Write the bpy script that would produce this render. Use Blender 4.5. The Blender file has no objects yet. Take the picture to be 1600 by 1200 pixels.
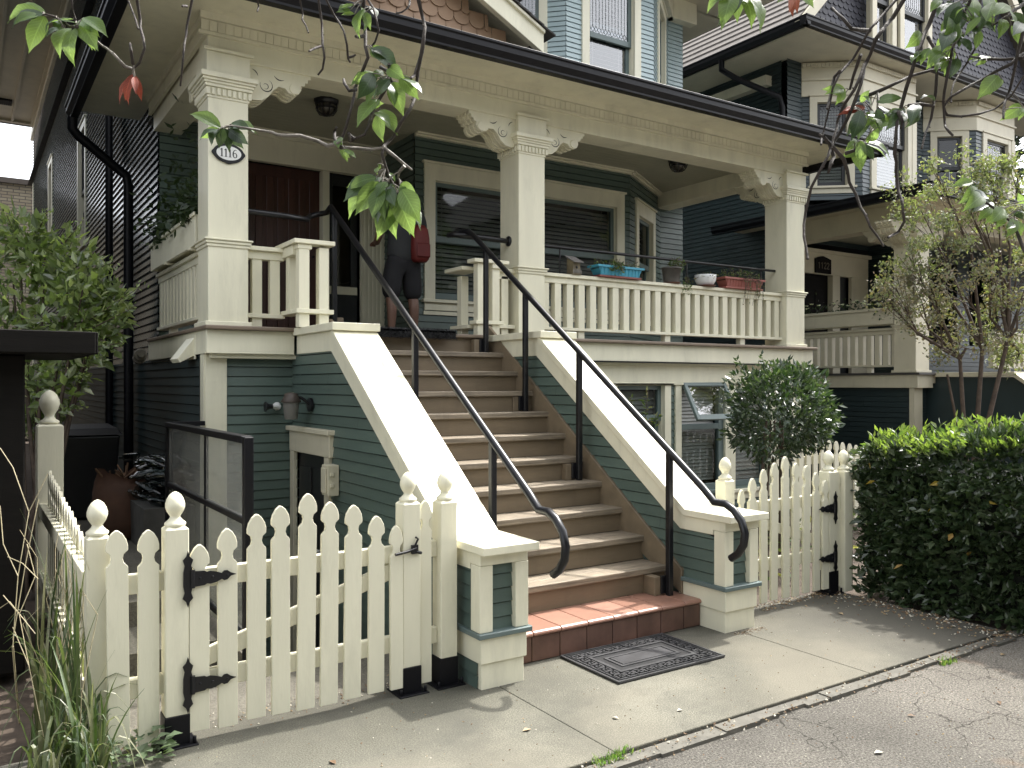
import bpy, bmesh, math, random
from mathutils import Vector, Matrix, Euler
random.seed(7)
R = math.radians
SC = bpy.context.scene
COL = SC.collection
# ---------------------------------------------------------------- camera model (measured from the photograph)
FPX, YAW, EYE = 1310.0, R(33.2), 1.6
FW = (math.sin(YAW), math.cos(YAW)); RT = (math.cos(YAW), -math.sin(YAW))
def ray(px, py):
    a = (px-800)/FPX; b = (600-py)/FPX
    return (FW[0]+RT[0]*a, FW[1]+RT[1]*a, b)
def onZ(px, py, z):
    d = ray(px, py); t = (z-EYE)/d[2]; return Vector((d[0]*t, d[1]*t, z))
def onY(px, py, Y):
    d = ray(px, py); t = Y/d[1]; return Vector((d[0]*t, Y, EYE+d[2]*t))
def onX(px, py, X):
    d = ray(px, py); t = X/d[0]; return Vector((X, d[1]*t, EYE+d[2]*t))
def onD(px, py, t):
    d = ray(px, py); return Vector((d[0]*t, d[1]*t, EYE+d[2]*t))

# ---------------------------------------------------------------- objects
ORG = {}
def thing(name, label, cat, loc=(0, 0, 0), group=None):
    o = bpy.data.objects.new(name, None); COL.objects.link(o)
    o.location = loc; o.empty_display_size = .1
    ORG[o.name] = Vector(loc)
    o['label'] = label; o['category'] = cat
    if group: o['group'] = group
    return o
def tag(o, label, cat, group=None):
    o['label'] = label; o['category'] = cat
    if group: o['group'] = group
    return o
class MB:
    def __init__(s): s.v = []; s.f = []; s.m = []; s.c = 0; s.sm = []; s.smooth = False
    def face(s, pts):
        n = len(s.v); s.v += [tuple(p) for p in pts]
        s.f.append(list(range(n, n+len(pts)))); s.m.append(s.c); s.sm.append(s.smooth)
    def add(s, V, Fs):
        n = len(s.v); s.v += [tuple(p) for p in V]
        for f in Fs: s.f.append([n+i for i in f]); s.m.append(s.c); s.sm.append(s.smooth)
    def box(s, x0, y0, z0, x1, y1, z1):
        if x0 > x1: x0, x1 = x1, x0
        if y0 > y1: y0, y1 = y1, y0
        if z0 > z1: z0, z1 = z1, z0
        s.add([(x0,y0,z0),(x1,y0,z0),(x1,y1,z0),(x0,y1,z0),(x0,y0,z1),(x1,y0,z1),(x1,y1,z1),(x0,y1,z1)],
              [(0,3,2,1),(4,5,6,7),(0,1,5,4),(1,2,6,5),(2,3,7,6),(3,0,4,7)])
        return s
    def hexa(s, P):
        s.add(P, [(0,3,2,1),(4,5,6,7),(0,1,5,4),(1,2,6,5),(2,3,7,6),(3,0,4,7)]); return s
    def lb(s, fr, a0, a1, o0, o1, z0, z1):      # box in a wall frame: along, outwards, up
        p, d, n = fr
        def q(a, o, z): return (p[0]+d[0]*a+n[0]*o, p[1]+d[1]*a+n[1]*o, z)
        s.hexa([q(a0,o1,z0),q(a1,o1,z0),q(a1,o0,z0),q(a0,o0,z0),q(a0,o1,z1),q(a1,o1,z1),q(a1,o0,z1),q(a0,o0,z1)]); return s
    def prism(s, poly, ax, a, b):
        def q(u, w, t): return {'x': (t,u,w), 'y': (u,t,w), 'z': (u,w,t)}[ax]
        n = len(poly)
        V = [q(u,w,a) for u,w in poly]+[q(u,w,b) for u,w in poly]
        Fs = [tuple(range(n)), tuple(range(2*n-1, n-1, -1))]+[(i,(i+1)%n,n+(i+1)%n,n+i) for i in range(n)]
        s.add(V, Fs); return s
    def tube(s, pts, r, seg=8, cap=True):
        pts = [Vector(p) for p in pts]; N = len(pts)
        rr = r if isinstance(r, (list, tuple)) else [r]*N
        sm = s.smooth; s.smooth = True
        up = None; V = []
        for i, p in enumerate(pts):
            t = (pts[min(i+1,N-1)]-pts[max(i-1,0)])
            if t.length < 1e-9: t = Vector((0,0,1))
            t.normalize()
            if up is None:
                up = Vector((0,0,1)) if abs(t.z) < .9 else Vector((1,0,0))
            u = up - t*up.dot(t)
            if u.length < 1e-5: u = t.orthogonal()
            u.normalize(); up = u; w = t.cross(u)
            for k in range(seg):
                A = 2*math.pi*k/seg; V.append(p+(u*math.cos(A)+w*math.sin(A))*rr[i])
        Fs = [(i*seg+k, i*seg+(k+1)%seg, (i+1)*seg+(k+1)%seg, (i+1)*seg+k) for i in range(N-1) for k in range(seg)]
        s.add(V, Fs)
        if cap:
            s.smooth = False
            s.face(V[:seg][::-1]); s.face(V[-seg:])
        s.smooth = sm; return s
    def lathe(s, prof, cx, cy, z0=0, seg=16, ax=None):
        sm = s.smooth; s.smooth = True; V = []
        for r, z in prof:
            for k in range(seg):
                A = 2*math.pi*k/seg; u, w = r*math.cos(A), r*math.sin(A)
                if ax == 'y': V.append((cx+u, cy+z, z0+w))
                elif ax == 'x': V.append((cx+z, cy+u, z0+w))
                else: V.append((cx+u, cy+w, z0+z))
        n = len(prof)
        Fs = [(i*seg+k, i*seg+(k+1)%seg, (i+1)*seg+(k+1)%seg, (i+1)*seg+k) for i in range(n-1) for k in range(seg)]
        s.add(V, Fs)
        s.smooth = False
        if prof[0][0] > 1e-4: s.face(V[:seg][::-1])
        if prof[-1][0] > 1e-4: s.face(V[-seg:])
        s.smooth = sm; return s
    def build(s, name, mats, parent=None, bev=0, origin=None, recalc=True, seg=1):
        me = bpy.data.meshes.new(name)
        if parent is not None: org = ORG[parent.name]
        elif origin is not None: org = Vector(origin)
        else:
            xs = [p[0] for p in s.v]; ys = [p[1] for p in s.v]; zs = [p[2] for p in s.v]
            org = Vector(((min(xs)+max(xs))/2, (min(ys)+max(ys))/2, min(zs)))
        me.from_pydata([(p[0]-org.x, p[1]-org.y, p[2]-org.z) for p in s.v], [], s.f)
        if not isinstance(mats, (list, tuple)): mats = [mats]
        for m in mats: me.materials.append(m)
        me.polygons.foreach_set('material_index', s.m)
        me.polygons.foreach_set('use_smooth', s.sm)
        me.update()
        if recalc:
            bm = bmesh.new(); bm.from_mesh(me)
            if bev: bmesh.ops.remove_doubles(bm, verts=bm.verts, dist=1e-6)
            bmesh.ops.recalc_face_normals(bm, faces=bm.faces); bm.to_mesh(me); bm.free()
        o = bpy.data.objects.new(name, me); COL.objects.link(o)
        if parent is not None: o.parent = parent
        else: o.location = org
        ORG[o.name] = org
        if bev:
            md = o.modifiers.new('bevel', 'BEVEL'); md.width = bev; md.segments = seg; md.limit_method = 'ANGLE'; md.angle_limit = R(40)
        return o
def frame(p0, p1):
    dx, dy = p1[0]-p0[0], p1[1]-p0[1]; L = math.hypot(dx, dy); d = (dx/L, dy/L)
    return (p0, d, (d[1], -d[0])), L
_jr = random.Random(77)
def clap(mb, p0, p1, z0, z1, ex=.076, t=.013, holes=(), ztop=None):
    """lapped boards on a wall; ztop(s) may cut the wall's top to a slope"""
    fr, L = frame(p0, p1); p, d, n = fr
    def q(a, o, z): return (p[0]+d[0]*a+n[0]*o, p[1]+d[1]*a+n[1]*o, z)
    z = z0
    while z < z1-1e-6:
        zt = min(z+ex, z1)
        iv = [(0.0, L)]
        for h0, h1, g0, g1 in holes:
            if g0 < zt-1e-4 and g1 > z+1e-4:
                nv = []
                for a, b in iv:
                    if h1 <= a or h0 >= b: nv.append((a, b)); continue
                    if h0 > a: nv.append((a, h0))
                    if h1 < b: nv.append((h1, b))
                iv = nv
        jv = []
        for a, b in iv:
            x = a+_jr.uniform(.6, 3.6)
            while x < b-.4: jv.append((a, x-.001)); a = x+.001; x = a+_jr.uniform(1.6, 3.6)
            jv.append((a, b))
        for a, b in jv:
            if ztop:
                a0, a1 = ztop(z, a, b); b0, b1 = ztop(zt, a, b)
                if a1-a0 < .01: continue
                if b1-b0 < .01: b0 = b1 = (a0+a1)/2
            else: a0, a1, b0, b1 = a, b, a, b
            g = min(.0065, ex*.1)
            mb.face([q(a0,t,z+g), q(a1,t,z+g), q(b1,.003,zt), q(b0,.003,zt)])
            mb.face([q(a0,-.022,z+g), q(a1,-.022,z+g), q(a1,t,z+g), q(a0,t,z+g)])
            mb.face([q(a0,-.022,z), q(a1,-.022,z), q(a1,-.022,z+g), q(a0,-.022,z+g)])
            mb.face([q(b0,.003,zt), q(b1,.003,zt), q(b1,-.022,zt), q(b0,-.022,zt)])
        z = zt
    return mb
# ---------------------------------------------------------------- materials
def nt(name):
    m = bpy.data.materials.new(name); m.use_nodes = True
    t = m.node_tree; t.nodes.clear()
    out = t.nodes.new('ShaderNodeOutputMaterial'); b = t.nodes.new('ShaderNodeBsdfPrincipled')
    t.links.new(b.outputs[0], out.inputs[0])
    return m, t, b, out
def N(t, typ, **kw):
    n = t.nodes.new(typ)
    for k, v in kw.items():
        if k in n.inputs: n.inputs[k].default_value = v
        else: setattr(n, k, v)
    return n
def coord(t, scale=(1, 1, 1), kind='Object'):
    tc = t.nodes.new('ShaderNodeTexCoord'); mp = t.nodes.new('ShaderNodeMapping')
    mp.inputs['Scale'].default_value = scale
    t.links.new(tc.outputs[kind], mp.inputs[0]); return mp.outputs[0]
def ramp(t, fac, stops):
    r = t.nodes.new('ShaderNodeValToRGB'); e = r.color_ramp.elements
    while len(e) < len(stops): e.new(.5)
    for i, (p, c) in enumerate(stops):
        e[i].position = p; e[i].color = (c[0], c[1], c[2], 1) if isinstance(c, (tuple, list)) else (c, c, c, 1)
    t.links.new(fac, r.inputs[0]); return r.outputs[0]
def mix(t, fac, a, b, mode='MIX'):
    n = t.nodes.new('ShaderNodeMix'); n.data_type = 'RGBA'; n.blend_type = mode
    for sock, val in ((n.inputs[0], fac), (n.inputs[6], a), (n.inputs[7], b)):
        if isinstance(val, bpy.types.NodeSocket): t.links.new(val, sock)
        elif isinstance(val, (tuple, list)): sock.default_value = (val[0], val[1], val[2], 1)
        else: sock.default_value = val
    return n.outputs[2]
def noise(t, co, sc, det=4, rough=.55):
    n = N(t, 'ShaderNodeTexNoise', Scale=sc, Detail=det, Roughness=rough); t.links.new(co, n.inputs['Vector']); return n.outputs[0]
def bumpn(t, b, h, strength, dist=.01):
    n = N(t, 'ShaderNodeBump', Strength=strength, Distance=dist); t.links.new(h, n.inputs['Height']); t.links.new(n.outputs[0], b.inputs['Normal'])
def mat(name, col, rough=.5, var=.12, scale=3, bump=0, bscale=40, metal=0, stretch=(1, 1, 1), dirt=0, spec=.5, island=0):
    m, t, b, out = nt(name)
    co = coord(t, stretch)
    f = noise(t, co, scale, 5)
    lo = tuple(c*(1-var) for c in col); hi = tuple(min(1, c*(1+var*.6)) for c in col)
    c = ramp(t, f, [(.3, lo), (.7, hi)])
    if dirt:
        g = noise(t, coord(t, (1, 1, .25)), 5, 6, .7)
        k = ramp(t, g, [(.52, 0.), (.75, dirt)])
        c = mix(t, k, c, tuple(x*.45 for x in col))
    if island:
        g_ = t.nodes.new('ShaderNodeNewGeometry'); k_ = ramp(t, g_.outputs['Random Per Island'], [(0., 1-island), (1., 1+island)]); c = mix(t, 1., c, k_, 'MULTIPLY')
    t.links.new(c, b.inputs['Base Color'])
    b.inputs['Roughness'].default_value = rough; b.inputs['Metallic'].default_value = metal
    b.inputs['Specular IOR Level'].default_value = spec
    if bump: bumpn(t, b, noise(t, co, bscale, 3), bump, .004)
    return m
def leafmat(name, cols, rough=.4, trans=.45, tcol=None, spec=.5):
    m, t, b, out = nt(name)
    g = t.nodes.new('ShaderNodeNewGeometry')
    n = len(cols); c = ramp(t, g.outputs['Random Per Island'], [((i+.5)/n, cols[i]) for i in range(n)])
    t.links.new(c, b.inputs['Base Color']); b.inputs['Roughness'].default_value = rough
    b.inputs['Specular IOR Level'].default_value = spec
    tr = t.nodes.new('ShaderNodeBsdfTranslucent')
    if tcol: tr.inputs[0].default_value = (*tcol, 1)
    else: t.links.new(mix(t, 1., c, (1.9, 2.2, .8), 'MULTIPLY'), tr.inputs[0])
    mx = t.nodes.new('ShaderNodeMixShader'); mx.inputs[0].default_value = trans
    t.links.new(b.outputs[0], mx.inputs[1]); t.links.new(tr.outputs[0], mx.inputs[2]); t.links.new(mx.outputs[0], out.inputs[0])
    return m
def glassmat(name, tint=(.75, .8, .8), gl=.0, f0=1.5, rough=.02, dust=0):
    m, t, b, out = nt(name); t.nodes.remove(b)
    tr = t.nodes.new('ShaderNodeBsdfTransparent'); tr.inputs[0].default_value = (*tint, 1)
    g = t.nodes.new('ShaderNodeBsdfGlossy'); g.inputs['Roughness'].default_value = rough
    fr = N(t, 'ShaderNodeFresnel', IOR=f0)
    ad0 = N(t, 'ShaderNodeMath', operation='ADD'); ad0.inputs[1].default_value = gl; ad0.use_clamp = True
    t.links.new(fr.outputs[0], ad0.inputs[0])
    ge = t.nodes.new('ShaderNodeNewGeometry'); iv = N(t, 'ShaderNodeMath', operation='SUBTRACT'); iv.inputs[0].default_value = 1; t.links.new(ge.outputs['Backfacing'], iv.inputs[1])
    ad = N(t, 'ShaderNodeMath', operation='MULTIPLY'); t.links.new(ad0.outputs[0], ad.inputs[0]); t.links.new(iv.outputs[0], ad.inputs[1])
    nz = noise(t, coord(t), 2.2, 2)
    bp = N(t, 'ShaderNodeBump', Strength=.05, Distance=.02); t.links.new(nz, bp.inputs['Height']); t.links.new(bp.outputs[0], g.inputs['Normal'])
    if dust:
        df = t.nodes.new('ShaderNodeBsdfDiffuse'); df.inputs[0].default_value = (.55, .55, .52, 1); m0 = t.nodes.new('ShaderNodeMixShader')
        t.links.new(ramp(t, noise(t, coord(t), 4, 6, .65), [(.3, dust*.4), (.75, dust)]), m0.inputs[0]); t.links.new(tr.outputs[0], m0.inputs[1]); t.links.new(df.outputs[0], m0.inputs[2]); tr = m0
    mx = t.nodes.new('ShaderNodeMixShader')
    t.links.new(ad.outputs[0], mx.inputs[0]); t.links.new(tr.outputs[0], mx.inputs[1]); t.links.new(g.outputs[0], mx.inputs[2])
    t.links.new(mx.outputs[0], out.inputs[0]); return m

CREAM = mat('cream_paint', (.72, .69, .535), .42, .09, 1.6, .2, 26, stretch=(3, 3, .5), dirt=.3)
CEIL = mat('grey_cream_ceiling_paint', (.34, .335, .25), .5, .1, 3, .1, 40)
CREAM2 = mat('cream_paint_neighbour', (.60, .555, .42), .5, .09, 2.5, .12, 60, dirt=.22)
TEAL = mat('teal_siding_paint', (.082, .118, .100), .45, .14, 1.2, .25, 30, stretch=(1, 1, 4), dirt=.25, island=.10)
SASHM = mat('blue_green_sash_paint', (.115, .155, .15), .4, .1, 4)
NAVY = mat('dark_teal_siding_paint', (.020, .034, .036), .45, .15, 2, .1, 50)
BLACK = mat('black_gutter_paint', (.006, .006, .008), .42, .2, 4, spec=.22)
IRON = mat('black_iron_paint', (.008, .008, .010), .33, .2, 9, .1, 90, spec=.4)
BLACKSASH = mat('black_sash_paint', (.018, .02, .022), .4, .2, 4)
TREAD = mat('weathered_tread_wood', (.235, .192, .138), .6, .5, 6, .6, 30, stretch=(.5, 9, 9), dirt=.5)
RISER = mat('brown_riser_paint', (.185, .142, .092), .5, .2, 3, .3, 30, stretch=(.6, 3, 3), dirt=.3)
FLOORB = mat('porch_floor_paint', (.19, .145, .105), .45, .15, 5)
SHINGLE = mat('roof_shingle', (.12, .105, .09), .85, .35, 9, .4, 30)
SHINGLED = mat('dark_roof_shingle', (.035, .033, .032), .85, .35, 9, .4, 30)
PEACH = mat('peach_scallop_shingle', (.36, .235, .15), .6, .12, 4, .1, 40)
SLATE = mat('slate_scallop_shingle', (.045, .045, .058), .6, .2, 4, .1, 40)
BLIND = mat('blind_slat', (.50, .48, .43), .5, .08, 4)
WOODD = mat('maroon_door_wood', (.055, .018, .013), .35, .3, 3, .1, 40, stretch=(6, 6, .6))
DARKIN = mat('dark_interior', (.02, .02, .02), .8, .1, 3)
GLASS = glassmat('window_glass', (.70, .73, .73), .02)
GLASSR = glassmat('sky_reflecting_glass', (.82, .85, .88), .20)
GLASSD = glassmat('dusty_rail_glass', (.86, .87, .86), .0, 1.3, .06, .30)
PLAST_BLK = mat('black_plastic', (.012, .012, .013), .4, .2, 5)
WHITEP = mat('white_plastic', (.72, .72, .70), .4, .05, 5)
RUBBER = mat('black_rubber', (.035, .035, .037), .42, .3, 9, .2, 120)
# ================================================================ pieces shared by the two houses
FL = 2.05
def bracket_poly():
    return [(0,0),(0,-.25),(.05,-.275),(.12,-.265),(.175,-.225),(.215,-.165),(.26,-.13),(.31,-.135),(.34,-.165),(.385,-.178),(.425,-.16),
            (.445,-.125),(.44,-.092),(.472,-.085),(.475,-.062),(.5,-.058),(.503,-.03),(.525,-.028),(.525,0)]
def arc(c, r, a0, a1, n=9):
    return [(c[0]+r*math.cos(R(a0+(a1-a0)*i/n)), c[1]+r*math.sin(R(a0+(a1-a0)*i/n))) for i in range(n+1)]
def bracket(parent, px, py, z, dirx, diry, mat_, thick=.24):
    """scroll-sawn bracket growing out of a column from (px,py) along (dirx,diry), hanging from z"""
    mb = MB(); P = bracket_poly(); nx, ny = -diry, dirx
    k = 7; w = thick/k
    for i in range(k):
        s = 1 if i % 2 == 0 else .93
        pol = [(u*(1 if s == 1 else .975), v*s) for u, v in P]
        o0 = -thick/2+i*w; o1 = o0+w
        n = len(pol)
        V = [(px+dirx*u+nx*o0, py+diry*u+ny*o0, z+v) for u, v in pol]+[(px+dirx*u+nx*o1, py+diry*u+ny*o1, z+v) for u, v in pol]
        mb.add(V, [tuple(range(n)), tuple(range(2*n-1, n-1, -1))]+[(i2,(i2+1)%n,n+(i2+1)%n,n+i2) for i2 in range(n)])
    # dark strips painted as shade in the scroll cuts, raised volute on both cheeks
    for sgn in (-1, 1):
        o = sgn*(thick/2+.002)
        def q(u, v, e=0): return (px+dirx*u+nx*(o+e*sgn), py+diry*u+ny*(o+e*sgn), z+v)
        mb.c = 1
        for pts, wd in ((arc((.155,-.14),.05,60,-200,12),.008), (arc((.15,-.15),.022,150,-120,7),.006), (arc((.27,-.02),.06,-150,-60,7),.009), (arc((.03,-.09),.06,80,10,6),.008)):
            for j in range(len(pts)-1):
                a, b = Vector(pts[j]), Vector(pts[j+1]); t = (b-a); t.normalize(); m = Vector((-t.y, t.x))
                f0 = math.sin(math.pi*(j+.001)/(len(pts)-1))*.9+.15; f1 = math.sin(math.pi*(j+1)/(len(pts)-1))*.9+.15
                V4 = [a+m*wd*f0/2, a-m*wd*f0/2, b-m*wd*f1/2, b+m*wd*f1/2]
                mb.face([q(p.x, p.y) for p in V4])
        mb.c = 0
        c = (.388,-.128)
        prev = None
        ring = [q(c[0]+.042*math.cos(2*math.pi*i/14), c[1]+.042*math.sin(2*math.pi*i/14), .008) for i in range(14)]
        base = [q(c[0]+.046*math.cos(2*math.pi*i/14), c[1]+.046*math.sin(2*math.pi*i/14), -.003) for i in range(14)]
        mb.add(ring+base, [tuple(range(14))]+[(i,(i+1)%14,14+(i+1)%14,14+i) for i in range(14)])
    return mb.build('bracket', [mat_, DARKIN], parent)
def column(parent, x0, x1, yf, zf, mat_, br=('+x',), dep=.33):
    """square porch column with base, belt, dentilled capital, block and brackets"""
    yb = yf+dep; mb = MB()
    mb.box(x0, yf, zf, x1, yb, zf+2.12)
    mb.box(x0-.025, yf-.025, zf, x1+.025, yb+.025, zf+.035)
    mb.box(x0-.032, yf-.032, zf+.66, x1+.032, yb+.032, zf+.675); mb.box(x0-.02, yf-.02, zf+.635, x1+.02, yb+.02, zf+.66)
    mb.box(x0-.01, yf-.01, zf+.61, x1+.01, yb+.01, zf+.635)
    c = mb.build('column', mat_, parent, bev=.004)
    cp = MB()
    z = zf+1.775
    cp.box(x0-.008, yf-.008, z-.02, x1+.008, yb+.008, z+.08)
    n = 9; w = (x1-x0+.03)/(2*n-1)
    for i in range(n): cp.box(x0-.015+2*i*w, yf-.022, z, x0-.015+(2*i+1.35)*w, yf-.006, z+.055)
    for i in range(n):
        w2 = (dep+.03)/(2*n-1)
        cp.box(x0-.022, yf-.015+2*i*w2, z, x0-.006, yf-.015+(2*i+1.35)*w2, z+.055)
    for k, (h0, h1, o) in enumerate(((.06, .085, .026), (.085, .105, .036), (.105, .125, .048), (.125, .165, .062))):
        cp.box(x0-o, yf-o, z+h0, x1+o, yb+o, z+h1)
    cp.box(x0-.012, yf-.012, z+.165, x1+.012, yb+.012, z+.335)
    cp.box(x0-.035, yf-.035, z+.335, x1+.035, yf-.012, z+.36)
    cp.build('capital', mat_, c, bev=.003)
    zb = zf+2.085; ym = yf+dep/2
    for b in br:
        if b == '+x': bracket(c, x1, ym, zb, 1, 0, mat_)
        if b == '-x': bracket(c, x0, ym, zb, -1, 0, mat_)
        if b == '+y': bracket(c, (x0+x1)/2, yb, zb, 0, 1, mat_)
    return c
def balustrade(parent, name, fr, L, zf, n, mat_, capw=.13, bw=.078, hi=.65):
    """railing with a wide cap, sub-rail, bottom rail and square balusters, all on a wall frame"""
    mb = MB()
    mb.lb(fr, 0, L, -capw/2, capw/2, zf+hi-.035, zf+hi)
    r = mb.build(name, mat_, parent, bev=.004)
    mb = MB(); mb.lb(fr, 0, L, -.035, .04, zf+hi-.095, zf+hi-.035); mb.build('top_rail', mat_, r, bev=.003)
    mb = MB(); mb.lb(fr, 0, L, -.05, .055, zf+.085, zf+.115); mb.build('bottom_rail', mat_, r, bev=.003)
    sp = L/n
    for i in range(n):
        a = (i+.5)*sp
        mb = MB(); mb.lb(fr, a-bw/2, a+bw/2, -.04, .035, zf+.115, zf+hi-.095)
        if i % 8 == 3: mb.lb(fr, a-bw/2, a+bw/2, -.04, .03, zf+.002, zf+.085)
        mb.build('baluster', mat_, r, bev=.003)
    return r
def window(parent, fr, s0, s1, z0, z1, trim=.1, head=.13, tm=None, sm=None, lead=None, blind=True, glass=None, zm=None, bl_to=None, sill=True, openb=0.0, tilt=25):
    """double-hung window in a wall frame: casing > sash, pane, blind, leading"""
    tm = tm or CREAM; sm = sm or SASHM; glass = glass or GLASS
    mb = MB()
    mb.lb(fr, s0-trim, s0, -.02, .03, z0-.02, z1+head); mb.lb(fr, s1, s1+trim, -.02, .03, z0-.02, z1+head)
    mb.lb(fr, s0, s1, -.02, .03, z1, z1+head)
    mb.lb(fr, s0-trim-.02, s1+trim+.02, -.02, .05, z1+head, z1+head+.025)
    mb.lb(fr, s0-.012, s0+.006, -.16, -.02, z0, z1); mb.lb(fr, s1-.006, s1+.012, -.16, -.02, z0, z1)
    mb.lb(fr, s0, s1, -.16, -.02, z1-.006, z1+.012)
    W = mb.build('window', tm, parent, bev=.003)
    if sill:
        mb = MB(); mb.lb(fr, s0-trim-.03, s1+trim+.03, -.16, .06, z0-.055, z0-.02); mb.lb(fr, s0-trim, s1+trim, -.02, .025, z0-.14, z0-.055); mb.build('sill', tm, W, bev=.003)
    zm = zm or (z0+z1)/2
    q = .055
    def sash(a0, a1, b0, b1, o, thick=.04):
        mb = MB(); e = .006
        mb.lb(fr, a0+e, a0+q, o-thick, o, b0, b1); mb.lb(fr, a1-q, a1-e, o-thick, o, b0, b1)
        mb.lb(fr, a0+q, a1-q, o-thick, o, b0, b0+q*1.2); mb.lb(fr, a0+q, a1-q, o-thick, o, b1-q*.8, b1)
        mb.build('sash', sm, W, bev=.002)
        mb = MB(); mb.lb(fr, a0+q-.004, a1-q+.004, o-.024, o-.018, b0+q*1.2-.004, b1-q*.8+.004); mb.build('pane', glass, W)
    sash(s0, s1, zm-.02, z1-.007, -.028)
    sash(s0, s1, z0+openb, zm+.02+openb, -.072)
    if lead:
        p, d, n = fr; mb = MB()
        def Q(a, z): return (p[0]+d[0]*a+n[0]*-.042, p[1]+d[1]*a+n[1]*-.042, z)
        a0, a1, b0, b1 = s0+q, s1-q, zm+.045, z1-.05
        nn = lead; w = (a1-a0)/nn; hh = w*.8
        for i in range(nn):
            x = a0+i*w; lx = .0026
            def ln(A, B): mb.tube([Q(*A), Q(*B)], lx, 4, False)
            ln((x+w/2, b0+hh), (x+w/2, b1-hh)) 
            for zz, sg in ((b0, 1), (b1, -1)):
                ln((x, zz+sg*hh*.2), (x+w/2, zz+sg*hh)); ln((x+w, zz+sg*hh*.2), (x+w/2, zz+sg*hh))
                ln((x, zz+sg*hh*1.0), (x+w/2, zz+sg*hh*.1)); ln((x+w, zz+sg*hh), (x+w/2, zz+sg*hh*.1))
            if i: ln((x, b0+hh), (x, b1-hh))
        mb.build('leading', BLACKSASH if sm is BLACKSASH else SASHM, W)
    if blind:
        mb = MB(); zt = z1-.03; zb = bl_to if bl_to else z0+.05; p, d, n = fr
        sp_ = .05; k = int((zt-zb)/sp_); ct, st = math.cos(R(tilt)), math.sin(R(tilt)); hw = .027
        for i in range(k):
            z = zb+i*sp_; rr = random.uniform(-.0015, .0015)
            V = []
            for (u, w_) in ((-hw, -.0012), (hw, -.0012), (hw, .0012), (-hw, .0012)):
                o = -.125+u*ct-w_*st; zz = z+u*-st+w_*ct+rr
                V.append((o, zz))
            P = []
            for a in (s0+.03, s1-.03):
                for o, zz in V: P.append((p[0]+d[0]*a+n[0]*o, p[1]+d[1]*a+n[1]*o, zz))
            mb.add(P, [(0,1,5,4),(1,2,6,5),(2,3,7,6),(3,0,4,7),(0,3,2,1),(4,5,6,7)])
        for a in (s0+.15, s1-.15): mb.lb(fr, a-.002, a+.002, -.104, -.1, zb, zt)
        mb.lb(fr, s0+.03, s1-.03, -.145, -.105, zb-.03, zb-.005)
        mb.build('blind', BLIND, W)
    return W
def scallops(mb, fr, zfun, z0, z1, a0, a1, w=.11, h=.085, t=.014):
    """rows of round-ended shingles; zfun(z) gives the interval of the gable at that height"""
    p, d, n = fr; row = 0; z = z0
    def q(a, o, zz): return (p[0]+d[0]*a+n[0]*o, p[1]+d[1]*a+n[1]*o, zz)
    while z < z1:
        lo, hi = zfun(z+h*.5); lo = max(lo, a0); hi = min(hi, a1)
        a = math.floor(lo/w)*w-(w/2 if row % 2 else 0)
        while a < hi:
            x0, x1 = max(a+.003, lo), min(a+w-.003, hi)
            if x1-x0 > .02:
                m = (x0+x1)/2; hw = (x1-x0)/2
                low = [(m+hw*math.cos(R(180+180*i/8)), z+hw*.75+hw*.75*math.sin(R(180+180*i/8))) for i in range(9)]
                top = [(x1, z+h*1.5), (x0, z+h*1.5)]
                def oo(zz): return .003+t*max(0, 1-(zz-z)/(h*1.5))
                pol = low+top
                mb.face([q(u, oo(v), v) for u, v in pol])
                for i in range(8):
                    (u0, v0), (u1, v1) = low[i], low[i+1]
                    mb.face([q(u0, 0, v0), q(u1, 0, v1), q(u1, oo(v1), v1), q(u0, oo(v0), v0)])
            a += w
        z += h; row += 1
def gutter(mb, fr, a0, a1, ztop, proj=.12):
    """K-profile gutter along a frame, outer face at proj"""
    p, d, n = fr
    pr = [(0, 0), (proj, 0), (proj, -.022), (proj-.012, -.03), (proj-.012, -.075), (proj-.045, -.12), (proj-.045, -.14), (0, -.14)]
    P = [(p[0]+d[0]*a+n[0]*o, p[1]+d[1]*a+n[1]*o, ztop+z) for a in (a0, a1) for o, z in pr]
    k = len(pr)
    mb.add(P, [tuple(range(k)), tuple(range(2*k-1, k-1, -1))]+[(i,(i+1)%k,k+(i+1)%k,k+i) for i in range(k)])
def hip_roof(mb, x0, x1, y0, yw, z, sl, wx0, wx1, yb):
    """low hipped porch roof against a wall at yw, eaves at x0, x1, y0, side wings running back to yb"""
    d = yw-y0; zt = z+sl*d
    top = [[(x0,y0,z),(x1,y0,z),(x1-d,yw,zt),(x0+d,yw,zt)], [(x0,yb,z),(x0,y0,z),(x0+d,yw,zt),(wx0,yw,z+sl*(wx0-x0)),(wx0,yb,z+sl*(wx0-x0))], [(x1,y0,z),(x1,yb,z),(wx1,yb,z+sl*(x1-wx1)),(wx1,yw,z+sl*(x1-wx1)),(x1-d,yw,zt)]]
    for f in top:
        mb.face(f); mb.face([(a,b,c-.02) for a,b,c in f][::-1])
    for i in range(1, 9):
        q = i*d/9; mb.box(x0+q, y0+q, z+sl*q, x1-q, y0+q+.012, z+sl*q+.012)
def dentils(mb, fr, a0, a1, z0, z1, o0, o1, w=.05):
    a = a0
    while a < a1-w*.6:
        mb.lb(fr, a, a+w*.92, o0, o1, z0, z1); a += w

# ================================================================ the house
HS = thing('craftsman_house', 'teal clapboard house with cream columned porch above wide front stairs and number 1116', 'house', (5.2, 9.0, 0))
XL, XR, YP = 1.57, 8.66, 6.66
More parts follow.
